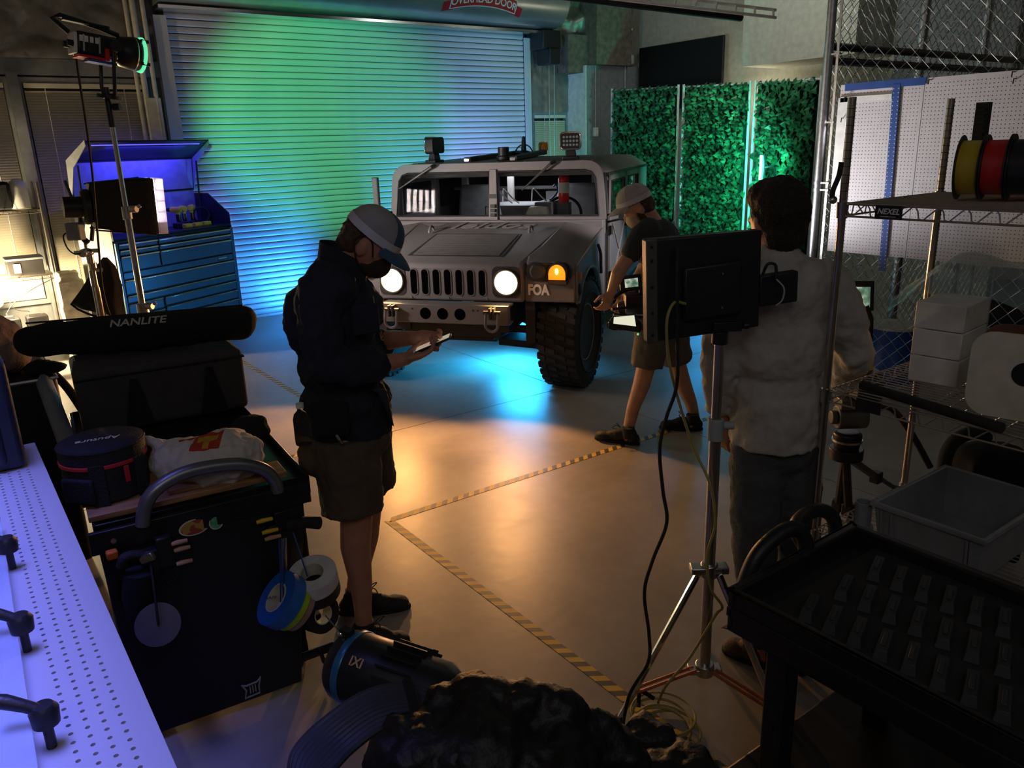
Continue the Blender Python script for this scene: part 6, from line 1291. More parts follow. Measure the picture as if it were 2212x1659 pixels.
bc = G(1490, 1645, .01); tag(part('blue_cable_end', 'blue_paint', None, lambda b: b.tube(spline([G(1425, 1635, .012), G(1460, 1632, .014), G(1500, 1650, .012), G(1560, 1665, .012)], 6), .011, 8)), 'blue cable lying at the bottom edge below the yellow coil', 'cable')
# ------------------------------------------------------------------ video camera on tripod, backpack
TF = 3.35
th_ = D(1835, 900, TF); tri = thing('video_tripod', 'video tripod with fluid head standing behind the wire rack', 'tripod', (th_.x, th_.y, 0))
part('fluid_head', 'alu_dark', tri, lambda b: (b.cyl(th_-RH*.06, th_+RH*.07, .055, n=20), b.cyl(th_-RH*.085, th_-RH*.06, .032, n=16), b.box(th_+ZU*.07, (.12, .10, .05), frame(RH))), bevel=.006)
part('bowl', 'black_metal', tri, lambda b: (b.lathe([(.05, 0), (.062, .05), (.062, .08), (.05, .09)], th_-ZU*.16, (0, 0, 1), 20), b.cyl(th_-ZU*.20, th_-ZU*.15, .075, n=18)), bevel=.004)
part('bowl_ring', 'steel', tri, lambda b: b.cyl(th_-ZU*.115, th_-ZU*.105, .066, n=20))
part('pan_bar', 'black_metal', tri, lambda b: b.tube(spline([th_+RH*.06+ZU*.03, D(1920, 880, TF), D(1965, 930, TF-.05), D(2010, 1010, TF-.1)], 6), .014, 8))
for k, (px, py) in enumerate(((1800, 1165), (1838, 1185), (1935, 1060))):
    ft = G(px, py, 0); lo = part('leg', 'black_metal', tri, lambda b: (b.tube([th_-ZU*.19, (th_-ZU*.19)*.45+ft*.55], .020, 8), b.tube([th_-ZU*.19, ft+ZU*.012], .013, 8)))
    part('leg_lock', 'black_plastic', lo, lambda b: b.box((th_-ZU*.19)*.45+ft*.55, (.05, .05, .06)), bevel=.005); part('leg_foot', 'black_rubber', lo, lambda b: b.ell(ft+ZU*.016, (.025, .025, .015)))
vc = D(1880, 760, TF); vt = thing('video_camera', 'video camera with small lit flip screen on the tripod', 'camera', th_+ZU*.10)
part('body', 'black_plastic', vt, lambda b: b.box(th_+ZU*.17+RH*.03, (.11, .24, .13), frame(RH)), bevel=.01)
part('screen_arm', 'black_metal', vt, lambda b: b.tube([th_+ZU*.22+RH*.05, D(1880, 740, TF), D(1882, 690, TF), D(1872, 660, TF)], .010, 6))
l4 = [D(1826, 672, TF), D(1888, 672, TF), D(1890, 607, TF), D(1826, 607, TF)]
part('screen_housing', 'black_plastic', vt, lambda b: b.hexa([l4[0], l4[1], l4[1]+FH*.02, l4[0]+FH*.02, l4[3], l4[2], l4[2]+FH*.02, l4[3]+FH*.02]), bevel=.004)
def lcd():
    m = bpy.data.materials.new('lcd_picture'); m.use_nodes = True; nt = m.node_tree; b = nt.nodes['Principled BSDF']; tc = nt.nodes.new('ShaderNodeTexCoord'); n = nt.nodes.new('ShaderNodeTexNoise'); n.inputs['Scale'].default_value = 22
    nt.links.new(tc.outputs['Object'], n.inputs['Vector']); r = nt.nodes.new('ShaderNodeValToRGB'); e = r.color_ramp.elements; e[0].position = .35; e[0].color = (.05, .08, .06, 1); e[1].position = .65; e[1].color = (.6, .62, .5, 1); k = e.new(.5); k.color = (.12, .22, .14, 1)
    nt.links.new(n.outputs['Fac'], r.inputs[0]); nt.links.new(r.outputs[0], b.inputs['Emission Color']); b.inputs['Emission Strength'].default_value = .9; b.inputs['Base Color'].default_value = (.02, .02, .02, 1); M['lcd_picture'] = m
lcd()
part('lit_screen', 'lcd_picture', vt, lambda b: b.hexa([D(1840, 664, TF-.004), D(1879, 664, TF-.004), D(1879, 664, TF-.002), D(1840, 664, TF-.002), D(1840, 620, TF-.004), D(1881, 620, TF-.004), D(1881, 620, TF-.002), D(1840, 620, TF-.002)]))
part('battery', 'yellow_plastic', vt, lambda b: b.box(D(1876, 785, TF-.05), (.02, .04, .06)), bevel=.004)
bk = D(2135, 1020, 3.4); bkt = thing('backpack', 'black backpack with arched handle standing behind the tote', 'backpack', (bk.x, bk.y, 0))
bb_ = MB(); bb_.box((bk.x, bk.y, .30), (.30, .24, .52), frame(RH)); bb_.ell((bk.x, bk.y, .54), (.16, .13, .08), frame(RH)); bb_.ell(Vector((bk.x, bk.y, .24))-FH*.1, (.13, .08, .16), frame(RH))
blob('pack_body', 'black_cloth', bb_, bkt, .015, 5, .03, .12); part('carry_arch', 'black_rubber', bkt, lambda b: b.tube(spline([D(2042, 1075, 3.3), D(2040, 1000, 3.3), D(2060, 955, 3.3), D(2100, 935, 3.3), D(2130, 945, 3.35)], 6), .03, 10))
hs = D(1806, 395, 2.50); hst = thing('hanging_strap', 'black strap and clip hanging on the rack post', 'strap', hs); part('strap', 'black_rubber', hst, lambda b: b.tube(spline([D(1818, 350, 2.5), D(1812, 380, 2.5), D(1800, 410, 2.5), D(1797, 432, 2.5)], 6), .008, 8)); part('clip', 'steel', hst, lambda b: b.ell(D(1800, 432, 2.5), (.016, .01, .012)))
# ------------------------------------------------------------------ people
mat('shirt_navy', (.012, .016, .030), .85, bump=.3, bscale=40); mat('shorts_khaki', (.085, .065, .045), .9, bump=.3, bscale=50)
mat('shoe_black', (.014, .013, .012), .7, bump=.3); mat('sole_black', (.010, .010, .010), .8); mat('shoe_brown', (.085, .045, .026), .75, bump=.4)
mat('tee_grey', (.035, .038, .040), .9, bump=.3, bscale=60); mat('shirt_white', (.36, .35, .33), .85, bump=.3, bscale=50); mat('jeans', (.060, .066, .072), .9, bump=.4, bscale=120)
mat('cap_grey', (.30, .30, .31), .8, bump=.3, bscale=200); mat('cap_white', (.52, .53, .56), .8); mat('cap_blue', (.035, .085, .14), .75); mat('cap_tan', (.40, .37, .34), .85, bump=.2)
mat('mask_dark', (.030, .017, .010), .85); mat('mask_tan', (.52, .42, .28), .8); mat('strap_dark', (.03, .012, .01), .7); mat('lace', (.02, .018, .016), .8)
mat('shorts_grey', (.10, .088, .075), .9, bump=.3)
def hand(b, w_, d, n, sgn=1, curl=(.5, .7, .5), k=1.0, spread=.12):
    d = Vector(d).normalized(); n = Vector(n); n = (n-d*n.dot(d)).normalized(); s = d.cross(n)*sgn; w_ = Vector(w_)
    m = Matrix((d, s, n)).transposed(); b.ell(w_+d*.045*k, (.054*k, .042*k, .017*k), m)
    caps(b, [w_-d*.015*k, w_+d*.02*k], [.026*k, .026*k])
    for i, (o, L_) in enumerate(((-.033, .082), (-.011, .094), (.011, .088), (.032, .070))):
        p = w_+d*.085*k+s*o*k; dr = (d+s*(o/.033)*spread).normalized(); pts = [p-d*.02*k, p]; a = 0
        for c, f in zip(curl, (.45, .32, .25)):
            a += c; q = (dr*math.cos(a)+n*math.sin(a)); p = p+q*(L_*f*k); pts.append(p)
        caps(b, pts, [.0095*k, .0095*k, .009*k, .0082*k, .0072*k], 8)
    p = w_+d*.02*k-s*.034*k; q = (d*.62-s*.55+n*.5).normalized(); q2 = (d*.85-s*.05+n*.5).normalized(); caps(b, [p, p+q*.038*k, p+q*.038*k+q2*.032*k, p+q*.038*k+q2*.056*k], [.013*k, .0115*k, .010*k, .0085*k], 8)
def shoe(parent, heel, toe, m, h=.085, w_=.047, lace=True, solem='sole_black'):
    d = (toe-heel); L_ = d.length; d.normalize(); s = Vector((-d.y, d.x, 0)); fr_ = Matrix((d, s, ZU)).transposed()
    b = MB(); P = lambda a, z, o=0: heel+d*(L_*a)+s*o+ZU*z
    b.ell(P(.16, .045), (.05, w_*.82, .045), fr_); b.ell(P(.5, .045), (L_*.28, w_*.85, .042), fr_); b.ell(P(.78, .036), (L_*.21, w_, .034), fr_); b.ell(P(.22, .075), (.05, w_*.75, .05), fr_); b.ell(P(.42, .065), (.075, w_*.7, .035), fr_)
    o = blob('shoe', m, b, parent, .006, 3, .004, .03)
    b = MB(); pl = [(L_*(.5+.5*math.cos(t)*1.02), w_*(.80+.16*math.cos(t))*math.sin(t)) for t in [2*PI*i/28 for i in range(28)]]
    b.prism(pl, heel+ZU*.002, d, s, ZU, .022); b.build('sole', solem, o, bevel=.004)
    if lace:
        b = MB()
        for a in (.42, .5, .58): b.tube([P(a, .075-.05*(a-.42), -w_*.55), P(a+.02, .10-.07*(a-.42), 0), P(a, .075-.05*(a-.42), w_*.55)], .003, 5)
        b.tube(spline([P(.42, .11), P(.5, .13, .02), P(.55, .12, .045), P(.48, .105, .03)], 5), .0025, 5); b.tube(spline([P(.42, .11), P(.52, .13, -.02), P(.56, .12, -.045), P(.48, .105, -.03)], 5), .0025, 5)
        b.build('laces', 'lace', o)
    return o
def cap_dome(parent, c, cu, cf, R, H, m, front=None, fang=.9, bill=True, billm=None, band=None, opening=False):
    cu = Vector(cu).normalized(); cf = Vector(cf); cf = (cf-cu*cf.dot(cu)).normalized(); cs = cu.cross(cf); c = Vector(c)
    def P(th, ph, o=0): return c+(cf*math.cos(th)*1.14+cs*math.sin(th)*.94)*((R+o)*math.cos(ph)**.8)+cu*((H+o)*math.sin(ph))
    b = MB(); b.grid(lambda s, t: P(2*PI*s, t*PI/2), 36, 10); b.grid(lambda s, t: P(2*PI*s, t*PI/2, -.003), 36, 10); o = b.build('cap', m, parent, smooth=80)
    if front: b = MB(); b.grid(lambda s, t: P(-fang+2*fang*s, t*PI/2*.97, .002), 16, 10); b.build('cap_front', front, o, smooth=80)
    if band: b = MB(); b.grid(lambda s, t: P(2*PI*s, t*.28, .0025), 36, 2); b.build('cap_band', band, o, smooth=80)
    for i in range(6):
        if not front: b = MB(); b.tube([P(PI/3*i, t*PI/2/8, .001) for t in range(9)], .0015, 4); b.build('cap_seam', m, o)
    b = MB(); b.ell(P(0, PI/2), (.007, .007, .005)); b.build('cap_button', front or m, o)
    def B(s, t, z=0):
        th = -1.05+2.1*s; p0 = P(th, .02); ext = .072*math.cos(th*.95)**.6 if abs(th) < 1.05 else 0
        return p0+cf*(ext*t)-cu*(.022*t*t+.012*(1-math.cos(th*1.2))*t)+cu*z
    b = MB(); b.grid(lambda s, t: B(s, t), 18, 6); b.grid(lambda s, t: B(s, t, .004), 18, 6); b.build('cap_bill', billm or front or m, o, smooth=80)
    return o
# ---- man with the phone
def J(px, py, d=0): return D(px, py, 2.98+d)
h1, t1, h2, t2 = G(757, 1398), G(889, 1398), G(733, 1330), G(887, 1313)
P1 = thing('person', 'man in grey and blue cap, dark mask and navy shirt looking down at a phone', 'person', (h1+t2)/2)
f = (RH*.86-ZU*.52).normalized(); u = (ZU*.86+RH*.52).normalized(); hf = frame(f, z=u); hc0 = J(796, 522)
b = MB()
b.ell(hc0, (.098, .076, .108), hf); b.ell(hc0+f*.03-u*.065, (.062, .056, .052), hf); b.ell(hc0+f*.098-u*.03, (.016, .012, .022), hf)
for s in (-1, 1): b.ell(hc0-f*.005-u*.02+FH*(.077*s), (.022, .010, .032), hf); b.ell(hc0+f*.088-u*.008+FH*.03*s, (.012, .014, .009), hf)
caps(b, [hc0-u*.06-f*.02, J(742, 585)], [.062, .068])
caps(b, [J(738, 600), J(738, 700), J(748, 850), J(752, 940)], [.09, .09, .10, .11])
caps(b, [J(690, 640, -.19), J(695, 772, -.22), J(800, 793, -.17), J(866, 777, -.11)], [.06, .05, .043, .028]); caps(b, [J(740, 640, .19), J(772, 760, .2), J(838, 735, .12), J(893, 730, .05)], [.06, .05, .04, .028])
caps(b, [J(752, 950, -.08), J(770, 1110, -.12), J(768, 1180, -.12), J(780, 1260, -.12), J(784, 1318, -.12), h1+(t1-h1)*.25+ZU*.05], [.10, .066, .062, .046, .036, .036]); caps(b, [J(775, 950, .08), J(792, 1100, .12), J(788, 1160, .13), J(766, 1280, .14), h2+(t2-h2)*.25+ZU*.05], [.10, .064, .06, .037, .036])
hand(b, J(866, 777, -.11), RH*.93+FH*.25+ZU*.12, FH*.2+ZU*.95, 1, (.35, .7, .6), 1.0); hand(b, J(893, 730, .05), RH*.9-FH*.3+ZU*-.1, -FH*.55+ZU*.3, -1, (.5, .8, .6), 1.0)
blob('body', 'skin', b, P1, .0062, 3)
b = MB(); b.ell(hc0-f*.030+u*.012, (.082, .080, .100), hf); b.ell(hc0-f*.06-u*.035, (.05, .062, .055), hf); blob('hair', 'hair_brown', b, P1, .008, 2, .022, .02)
cap_dome(P1, hc0+u*.03+f*.005, (RH*.66+ZU*.75), (RH*.75-ZU*.66), .100, .108, 'cap_grey', 'cap_blue', .75, billm='cap_blue', band='cap_white')
b = MB(); b.ell(hc0+f*.068-u*.058, (.052, .058, .055), hf); b.ell(hc0+f*.035-u*.08, (.06, .060, .04), hf); mk = blob('face_mask', 'mask_dark', b, P1, .008, 3)
part('mask_loop', 'strap_dark', mk, lambda b: b.tube(spline([hc0+f*.045-u*.03-FH*.074, hc0+f*.02+u*.018-FH*.081, hc0-f*.015+u*.028-FH*.086, hc0-f*.038-u*.005-FH*.083, hc0-f*.01-u*.06-FH*.07, hc0+f*.02-u*.085-FH*.064], 6), .0035, 5))
b = MB()
b.ell(J(735, 672), (.160, .20, .165), frame(RH)); b.ell(J(738, 780), (.165, .195, .17), frame(RH)); b.ell(J(747, 860), (.178, .195, .10), frame(RH)); b.cyl(J(748, 850), J(752, 925), .17, .18, n=24)
caps(b, [J(712, 622, -.16), J(714, 622, .16)], [.095, .095]); caps(b, [J(735, 590), J(745, 572)], [.10, .075]); b.ell(J(672, 690), (.10, .17, .15), frame(RH))
caps(b, [J(690, 640, -.18), J(692, 720, -.22), J(704, 782, -.225), J(760, 796, -.20), J(812, 790, -.16)], [.088, .080, .074, .064, .058]); caps(b, [J(735, 640, .18), J(770, 760, .2), J(825, 742, .13)], [.085, .07, .056])
sh = blob('shirt', 'shirt_navy', b, P1, .009, 2, .036, .08, disp2=.014, dscale2=.035)
part('sleeve_hem', 'shirt_navy', sh, lambda b: b.tube([J(818, 789, -.155)+(ZU*math.cos(t)+(FH*.95+RH*.1)*math.sin(t))*.058 for t in [2*PI*i/24 for i in range(24)]], .007, 6, True)); part('chest_pocket', 'shirt_navy', sh, lambda b: b.box(J(790, 690, -.165), (.10, .012, .11), frame(RH+FH*.5)), bevel=.005)
part('collar', 'shirt_navy', sh, lambda b: (b.grid(lambda s, t: J(735+8*t, 582-30*t)+(RH*math.cos(2*PI*s)+FH*math.sin(2*PI*s))*(.090-.006*t)+ZU*(.035*t-.06*max(0, math.cos(2*PI*s))+.025*max(0, -math.cos(2*PI*s))*t), 28, 4), ), smooth=80)
part('shirt_tail', 'shirt_navy', sh, lambda b: b.hexa([J(815, 850, -.14), J(852, 925, -.1), J(852, 925, .1), J(815, 850, .14), J(800, 840, -.14), J(835, 840, -.1), J(835, 840, .1), J(800, 840, .14)]), bevel=.02)
part('drawcord', 'peg_wood', sh, lambda b: [b.tube(spline([J(806, 640, -.05-.02*i), J(815, 690, -.06), J(822, 730, -.06), J(824+i*3, 715+i*10, -.06)], 5), .002, 4) for i in range(3)])
b = MB(); b.ell(J(750, 945), (.185, .185, .11), frame(RH)); b.cyl(J(748, 945, -.075), J(762, 1107, -.12), .135, .122, n=22); b.cyl(J(778, 950, .075), J(800, 1050, .12), .13, .112, n=22); b.ell(J(690, 975), (.08, .15, .09), frame(RH)); b.ell(J(740, 1030, -.2), (.07, .03, .07), frame(RH))
so_ = blob('shorts', 'shorts_khaki', b, P1, .010, 3, .022, .07, disp2=.006, dscale2=.025)
part('belt_pouch', 'black_cloth', so_, lambda b: b.box(J(712, 905, -.22), (.14, .05, .13), frame(RH)), bevel=.015); part('key_clip', 'steel', so_, lambda b: b.tube([J(727, 940, -.24), J(733, 950, -.25), J(738, 958, -.24)], .006, 6))
for hh, tt, dd in ((h1, t1, -.12), (h2, t2, .13)):
    shoe(P1, hh, tt, 'shoe_black'); a_ = hh+(tt-hh)*.25
    part('sock', 'shoe_black', P1, lambda b: b.cyl(a_+ZU*.05, a_+ZU*.125, .046, .044, n=18))
bo = J(651, 905, -.15); bot = thing('water_bottle', 'small clear water bottle in the back pocket of the man with the phone', 'bottle', bo-ZU*.1); part('bottle', 'glass_clear', bot, lambda b: b.lathe([(.0, -.10), (.030, -.10), (.032, -.09), (.032, .0), (.026, .02), (.012, .035), (.012, .045)], bo, (0, 0, 1), 20)); part('bottle_cap', 'white_paint', bot, lambda b: b.cyl(bo+ZU*.045, bo+ZU*.062, .015, n=16))
ph = J(936, 742, -.02); pht = thing('smartphone', 'smartphone held by the man in the navy shirt', 'phone', ph); pf = frame(RH*.93+ZU*.36)
part('case', 'black_plastic', pht, lambda b: b.box(ph, (.15, .074, .009), pf), bevel=.004); mat('phone_screen', (.3, .25, .2), .2, emit=.35, emitcol=(1, .8, .6)); part('display', 'phone_screen', pht, lambda b: b.box(ph+pf @ Vector((0, 0, .0052)), (.14, .066, .001), pf))
# ---- bending camera operator
def K(px, py, d=0): return D(px, py, 5.22+d)
h1, t1, h2, t2 = G(1382, 962), G(1285, 948), G(1518, 930), G(1424, 926)
P2 = thing('person', 'man in pale cap, dark T-shirt and shorts bending over a camera rig', 'person', (h1+t2)/2)
f = (-RH*.83-ZU*.50+FH*.1).normalized(); u = (ZU*.83-RH*.5).normalized(); hf = frame(f, z=u); hc0 = K(1376, 446)
b = MB(); b.ell(hc0, (.097, .076, .11), hf); b.ell(hc0+f*.03-u*.065, (.06, .055, .05), hf); b.ell(hc0+f*.1-u*.03, (.016, .012, .022), hf)
for s in (-1, 1): b.ell(hc0-f*.005-u*.02+FH*(.077*s), (.022, .010, .032), hf); b.ell(hc0+f*.088-u*.008+FH*.03*s, (.012, .014, .009), hf)
caps(b, [hc0-u*.06-f*.03, K(1408, 482)], [.062, .068]); caps(b, [K(1415, 500), K(1432, 560), K(1438, 640), K(1432, 690)], [.09, .095, .095, .10])
caps(b, [K(1388, 508, -.17), K(1362, 548, -.2), K(1334, 592, -.23), K(1320, 632, -.21)], [.06, .05, .043, .029]); caps(b, [K(1425, 510, .18), K(1385, 590, .2), K(1352, 640, .08)], [.06, .046, .03])
hand(b, K(1320, 632, -.21), -RH*.35-ZU*.9, -RH*.5+FH*.8+ZU*.1, 1, (.5, .6, .4)); hand(b, K(1352, 640, .08), -RH*.5-ZU*.8, FH*-.7-RH*.5, -1, (.6, .8, .5))
caps(b, [K(1412, 700, -.08), K(1396, 790, -.09), K(1386, 830, -.08), K(1368, 880, -.08), K(1356, 932, -.08), h1+(t1-h1)*.27+ZU*.05], [.105, .064, .060, .046, .038, .036]); caps(b, [K(1448, 700, .1), K(1462, 785, .13), K(1474, 825, .15), K(1492, 870, .16), K(1500, 900, .16), h2+(t2-h2)*.25+ZU*.05], [.105, .064, .06, .046, .038, .036])
blob('body', 'skin2', b, P2, .007, 3)
b = MB(); b.ell(hc0-f*.04-u*.01, (.075, .079, .085), hf); blob('hair', 'hair_brown', b, P2, .009, 2, .018, .02)
b = MB(); b.ell(hc0+f*.062-u*.062, (.052, .060, .062), hf); b.ell(hc0+f*.03-u*.09, (.055, .058, .045), hf); blob('face_mask', 'mask_tan', b, P2, .009, 3)
b = MB(); caps(b, [hc0+f*.02-u*.045-FH*.064, hc0+f*.005-u*.085-FH*.05, hc0+f*.02-u*.105], [.022, .022, .02]); blob('beard', 'hair_brown', b, P2, .008, 1, .015, .02)
cap_dome(P2, hc0+u*.035, (ZU*.92-RH*.38), (-RH*.9-ZU*.40), .104, .112, 'cap_tan', None, band='cap_white')
b = MB(); b.ell(K(1420, 520), (.145, .20, .15), frame(RH)); b.ell(K(1436, 590), (.145, .185, .16), frame(RH)); b.ell(K(1438, 655), (.15, .18, .11), frame(RH)); caps(b, [K(1400, 500, -.15), K(1410, 500, .15)], [.085, .085]); caps(b, [K(1388, 508, -.17), K(1366, 542, -.2)], [.078, .074]); caps(b, [K(1425, 510, .18), K(1400, 560, .2)], [.078, .07])
blob('tshirt', 'tee_grey', b, P2, .012, 3, .025, .09)
b = MB(); b.ell(K(1432, 690), (.16, .18, .10), frame(RH)); b.cyl(K(1414, 690, -.075), K(1397, 792, -.09), .13, .108, n=20); b.cyl(K(1446, 690, .075), K(1462, 780, .12), .13, .105, n=20); blob('shorts', 'shorts_grey', b, P2, .012, 3, .02, .08)
for hh, tt in ((h1, t1), (h2, t2)):
    shoe(P2, hh, tt, 'shoe_black'); a_ = hh+(tt-hh)*.25; part('sock', 'shoe_black', P2, lambda b: b.cyl(a_+ZU*.05, a_+ZU*.12, .045, .043, n=16))
rg = K(1352, 665, -.12); rig = thing('camera_rig', 'black handheld camera rig with lit screens held low by the bending man', 'camera', K(1352, 700, -.12))
part('camera_body', 'black_plastic', rig, lambda b: (b.box(K(1372, 655, -.1), (.14, .12, .13), frame(RH)), b.cyl(K(1368, 660, -.1), K(1340, 668, -.05), .05, n=18)), bevel=.01)
part('top_handle', 'black_metal', rig, lambda b: b.tube(spline([K(1385, 640, -.1), K(1380, 618, -.1), K(1340, 632, -.15), K(1325, 645, -.18)], 5), .014, 8)); part('cage_rods', 'black_metal', rig, lambda b: (b.tube([K(1322, 668, -.2), K(1395, 660, -.15)], .009, 6), b.tube([K(1325, 680, -.15), K(1390, 685, -.15)], .009, 6)))
part('side_monitor', 'black_plastic', rig, lambda b: b.box(K(1362, 611, -.14), (.14, .03, .10), frame(RH+ZU*.1)), bevel=.006); part('side_screen', 'lcd_picture', rig, lambda b: b.box(K(1364, 611, -.158), (.085, .004, .055), frame(RH+ZU*.1)))
mat('lcd_cream', (.8, .8, .6), .4, emit=.75, emitcol=(.95, .95, .72)); l4 = [K(1322, 694, -.2), K(1372, 702, -.2), K(1380, 690, -.08), K(1332, 682, -.08)]
part('lower_monitor', 'black_plastic', rig, lambda b: b.hexa([K(1314, 700, -.2)-ZU*.03, K(1384, 710, -.2)-ZU*.03, K(1388, 690, -.06)-ZU*.03, K(1326, 682, -.06)-ZU*.03, K(1314, 694, -.2), K(1384, 702, -.2), K(1388, 684, -.06), K(1326, 677, -.06)]), bevel=.008); part('lower_screen', 'lcd_cream', rig, lambda b: b.hexa([K(1325, 699, -.205), K(1374, 705, -.205), K(1374, 705, -.2), K(1325, 699, -.2), K(1326, 685, -.2), K(1370, 681, -.2), K(1370, 681, -.195), K(1326, 685, -.195)]))
part('tally_light', 'hmi_green', rig, lambda b: b.ell(K(1378, 722, -.15), (.006, .006, .008))); part('loose_wires', 'black_rubber', rig, lambda b: [b.tube(spline([K(1320+10*i, 690, -.15), K(1312+12*i, 705, -.15), K(1330+12*i, 712, -.15), K(1345+10*i, 704, -.15)], 5), .005, 5) for i in range(4)])
# ---- man in white shirt seen from behind
def Q(px, py, d=0): return D(px, py, 2.72+d)
h1, t1 = G(1694, 1450), G(1560, 1405); h2, t2 = G(1800, 1420), G(1740, 1350)
P3 = thing('person', 'dark-haired man in white shirt and grey jeans seen from behind next to the monitor', 'person', (h1+h2)/2)
f = (FH*.9-RH*.42-ZU*.12).normalized(); hf = frame(f); hc0 = Q(1678, 470)
b = MB(); b.ell(hc0, (.098, .078, .118), hf); b.ell(hc0+f*.04-ZU*.075, (.06, .055, .05), hf); b.ell(hc0+f*.1-ZU*.03, (.018, .012, .022), hf)
lat = hf @ Vector((0, 1, 0))
for s in (-1, 1): b.ell(hc0-ZU*.012+lat*(.082*s), (.020, .012, .032), hf); b.ell(hc0+f*.09+lat*.03*s, (.012, .014, .009), hf)
caps(b, [hc0-ZU*.08-f*.02, Q(1680, 566)], [.060, .055]); caps(b, [Q(1685, 600), Q(1680, 720), Q(1678, 860), Q(1672, 960)], [.075, .08, .085, .09])
caps(b, [Q(1795, 610), Q(1842, 740, .02), Q(1820, 820, .22), Q(1800, 800, .30)], [.06, .05, .042, .03]); caps(b, [Q(1575, 610), Q(1556, 770, 0), Q(1556, 880, .08), Q(1565, 915, .10)], [.06, .048, .034, .028])
hand(b, Q(1565, 915, .10), -ZU*.9+FH*.3, FH*.4+RH*.6, 1, (.4, .5, .4)); hand(b, Q(1800, 800, .30), FH*.9-RH*.3, -ZU*.6-RH*.6, -1, (.6, .7, .5))
caps(b, [Q(1640, 970), Q(1628, 1160, -.02), Q(1640, 1340, -.05), h1+(t1-h1)*.3+ZU*.05], [.075, .055, .036, .036]); caps(b, [Q(1710, 970, .02), Q(1722, 1160, .02), Q(1735, 1320, .03), h2+(t2-h2)*.3+ZU*.05], [.075, .055, .036, .036])
blob('body', 'skin', b, P3, .007, 3)
b = MB(); b.ell(hc0-f*.018+ZU*.022, (.100, .097, .118), hf); b.ell(hc0-f*.045-ZU*.05, (.06, .082, .07), hf); b.ell(hc0+f*.03+ZU*.075, (.08, .085, .06), hf); blob('hair', 'hair_dark', b, P3, .008, 2, .016, .02)
b = MB(); b.ell(Q(1683, 645), (.20, .125, .15), frame(RH)); b.ell(Q(1682, 750), (.185, .13, .17), frame(RH)); b.ell(Q(1680, 850), (.175, .13, .13), frame(RH)); b.cyl(Q(1678, 850), Q(1672, 952), .155, .162, n=26)
caps(b, [Q(1600, 608), Q(1780, 608)], [.078, .078]); caps(b, [Q(1680, 580), Q(1680, 548)], [.10, .072]); caps(b, [Q(1790, 620), Q(1828, 690, 0), Q(1846, 752, .02), Q(1825, 815, .18)], [.082, .075, .072, .058]); caps(b, [Q(1580, 620), Q(1562, 720), Q(1553, 790, .01), Q(1552, 872, .07)], [.080, .070, .064, .052])
sh = blob('shirt', 'shirt_white', b, P3, .010, 3, .040, .10, disp2=.010, dscale2=.03)
part('collar', 'shirt_white', sh, lambda b: b.grid(lambda s, t: Q(1680, 566-22*t)+(RH*math.cos(2*PI*s)+FH*math.sin(2*PI*s))*(.088-.010*t), 28, 3), smooth=80)
b = MB(); b.ell(Q(1672, 965), (.165, .125, .11), frame(RH)); b.cyl(Q(1640, 960, -.01), Q(1628, 1160, -.02), .108, .085, n=20); b.cyl(Q(1628, 1160, -.02), Q(1645, 1385, -.05), .085, .07, n=20); b.cyl(Q(1712, 960, .02), Q(1722, 1160, .03), .108, .085, n=20); b.cyl(Q(1722, 1160, .03), Q(1738, 1360, .03), .085, .07, n=20); b.ell(Q(1628, 1160, -.02), (.085,)*3); b.ell(Q(1722, 1160, .03), (.085,)*3)
blob('jeans', 'jeans', b, P3, .010, 3, .022, .07, disp2=.006, dscale2=.025)
for hh, tt in ((h1, t1), (h2, t2)): shoe(P3, hh, tt, 'shoe_brown', w_=.05)
# ------------------------------------------------------------------ foreground: road case with lamp, cables and bin bag
mat('case_black', (.010, .010, .011), .6); mat('lamp_black', (.016, .017, .020), .35, .2); mat('band_blue', (.03, .16, .30), .3, .3); mat('cable_slate', (.035, .040, .055), .55, bump=.1); mat('bin_bag', (.005, .005, .006), .55, bump=.3, scale=12)
rc = thing('road_case', 'black road case carrying the lamp and cables at the bottom of the picture', 'case', (.9, 1.0, 0))
part('body', 'case_black', rc, lambda b: b.bb(.52, 1.22, .62, 1.18, .03, .50), bevel=.01); part('edge_trim', 'black_metal', rc, lambda b: [b.bb(x-.012, x+.012, y-.012, y+.012, .03, .505) for x in (.52, 1.22) for y in (.62, 1.18)])
part('lid', 'case_black', rc, lambda b: b.bb(.515, 1.225, .615, 1.185, .50, .54), bevel=.008)
la, lb = D(742, 1432, 1.60), D(905, 1490, 1.50); ld_ = (lb-la).normalized(); Ln = (lb-la).length
fl2 = thing('cylinder_lamp', 'black cylindrical lamp head with a blue ring, pointing left in the foreground', 'lamp', (la+lb)/2)
part('barrel', 'lamp_black', fl2, lambda b: b.lathe([(.0, .004), (.066, .004), (.072, -.004), (.080, .01), (.083, .03), (.083, .13), (.078, .14), (.078, Ln+.06), (.06, Ln+.09), (0, Ln+.09)], la, ld_, 40), smooth=35)
part('blue_ring', 'band_blue', fl2, lambda b: b.lathe([(.0838, .028), (.0855, .031), (.0855, .044), (.0838, .047)], la, ld_, 40)); uu = ld_.orthogonal().normalized(); vv = ld_.cross(uu)
part('cooling_fin', 'lamp_black', fl2, lambda b: [b.box(la+ld_*(.14+.04)+(uu*math.cos(t)+vv*math.sin(t))*.084, (.09, .004, .016), frame(ld_, z=(uu*math.cos(t)+vv*math.sin(t)))) for t in [2*PI*i/22 for i in range(22)]])
cdv = (CAMP-la).normalized(); rad = (cdv-ld_*cdv.dot(ld_)).normalized(); rad = (rad*.9+ld_.cross(rad)*-.1).normalized(); tdv = ld_.cross(rad)
if tdv.z < 0: tdv = -tdv
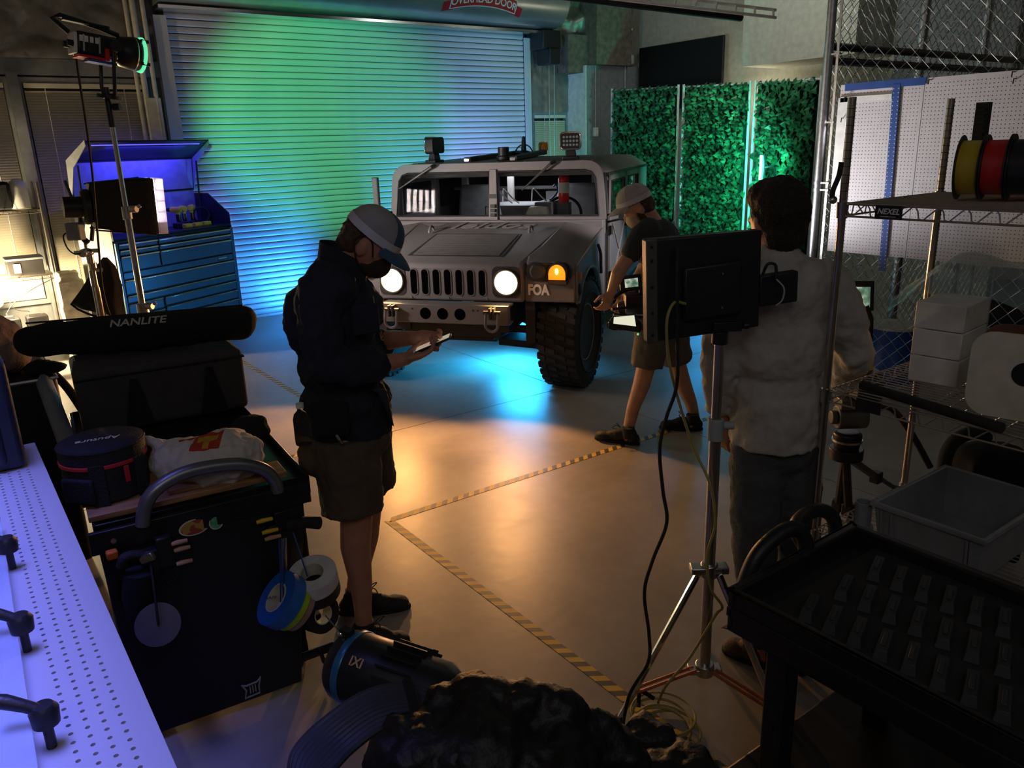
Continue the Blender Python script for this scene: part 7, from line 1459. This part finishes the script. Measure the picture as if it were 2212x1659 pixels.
text('ring_marks', 'IXI', .030, 'peg_wood', fl2, la+ld_*.085+rad*.0845, ld_, tdv, extrude=.0004, bold=True)
part('yoke_knob', 'black_plastic', fl2, lambda b: b.cyl(la+ld_*.10-RH*.02-ZU*.085, la+ld_*.10-RH*.05-ZU*.12, .045, n=18)); part('top_latch', 'black_plastic', fl2, lambda b: b.box(la+ld_*.02+ZU*.088, (.03, .02, .02), frame(ld_))); part('latch_screw', 'chrome', fl2, lambda b: (b.ell(la+ld_*.015+uu*0-RH*.0+ZU*.084-RH*.01, (.010, .010, .010)), b.tube([la+ZU*.084, la+ZU*.13-RH*.03], .0018, 5)))
part('lamp_foot', 'black_metal', fl2, lambda b: b.cyl((la+lb)/2-ZU*.07, Vector((((la+lb)/2).x, ((la+lb)/2).y, .541)), .03, n=12) if ((la+lb)/2).y < 1.17 else b.tube([(la+lb)/2-ZU*.07, Vector((.80, 1.10, .56))], .03, 12))
for i in range(9):
    o = i*9; f_ = 1.42-.012*i
    pts = [D(628+o*.9, 1680, f_-.10), D(640+o*1.0, 1622+o*.6, f_-.06), D(700+o*.8, 1560+o*.8, f_), D(790+o*.5, 1500+o*.95, f_+.03), D(880+o*.3, 1482+o*1.0, f_+.02), D(960-o*.3, 1496+o*1.1, f_), D(1010-o*.6, 1540+o, f_-.04), D(1020-o*.5, 1640, f_-.12)]
    if i == 0: cb = thing('cable_bundle', 'thick bundle of slate-grey cables looped over the road case', 'cable', D(820, 1640, 1.35))
    part('cable', 'cable_slate', cb, lambda b: b.tube(spline(pts, 7), .0105, 8))
part('bundle_tie', 'black_cloth', cb, lambda b: b.tube(spline([D(880, 1470, 1.40), D(895, 1530, 1.34), D(890, 1590, 1.32)], 5), .012, 6))
b = MB()
for px, py, F, r in ((960, 1560, 1.36, .075), (1020, 1530, 1.36, .06), (1068, 1500, 1.37, .040), (1110, 1560, 1.36, .085), (1190, 1570, 1.36, .08), (1270, 1610, 1.36, .075), (1340, 1640, 1.36, .055), (1040, 1650, 1.28, .12), (1180, 1680, 1.28, .12), (900, 1640, 1.28, .10), (1180, 1512, 1.40, .022), (1380, 1650, 1.37, .02)): b.ell(D(px, py, F), (r,)*3)
b.box((.98, 1.0, .58), (.46, .34, .10))
tag(blob('bin_bag', 'bin_bag', b, None, .010, 2, .075, .12, disp2=.018, dscale2=.028), 'glossy crumpled black bag lying on the road case at the bottom centre', 'bag')
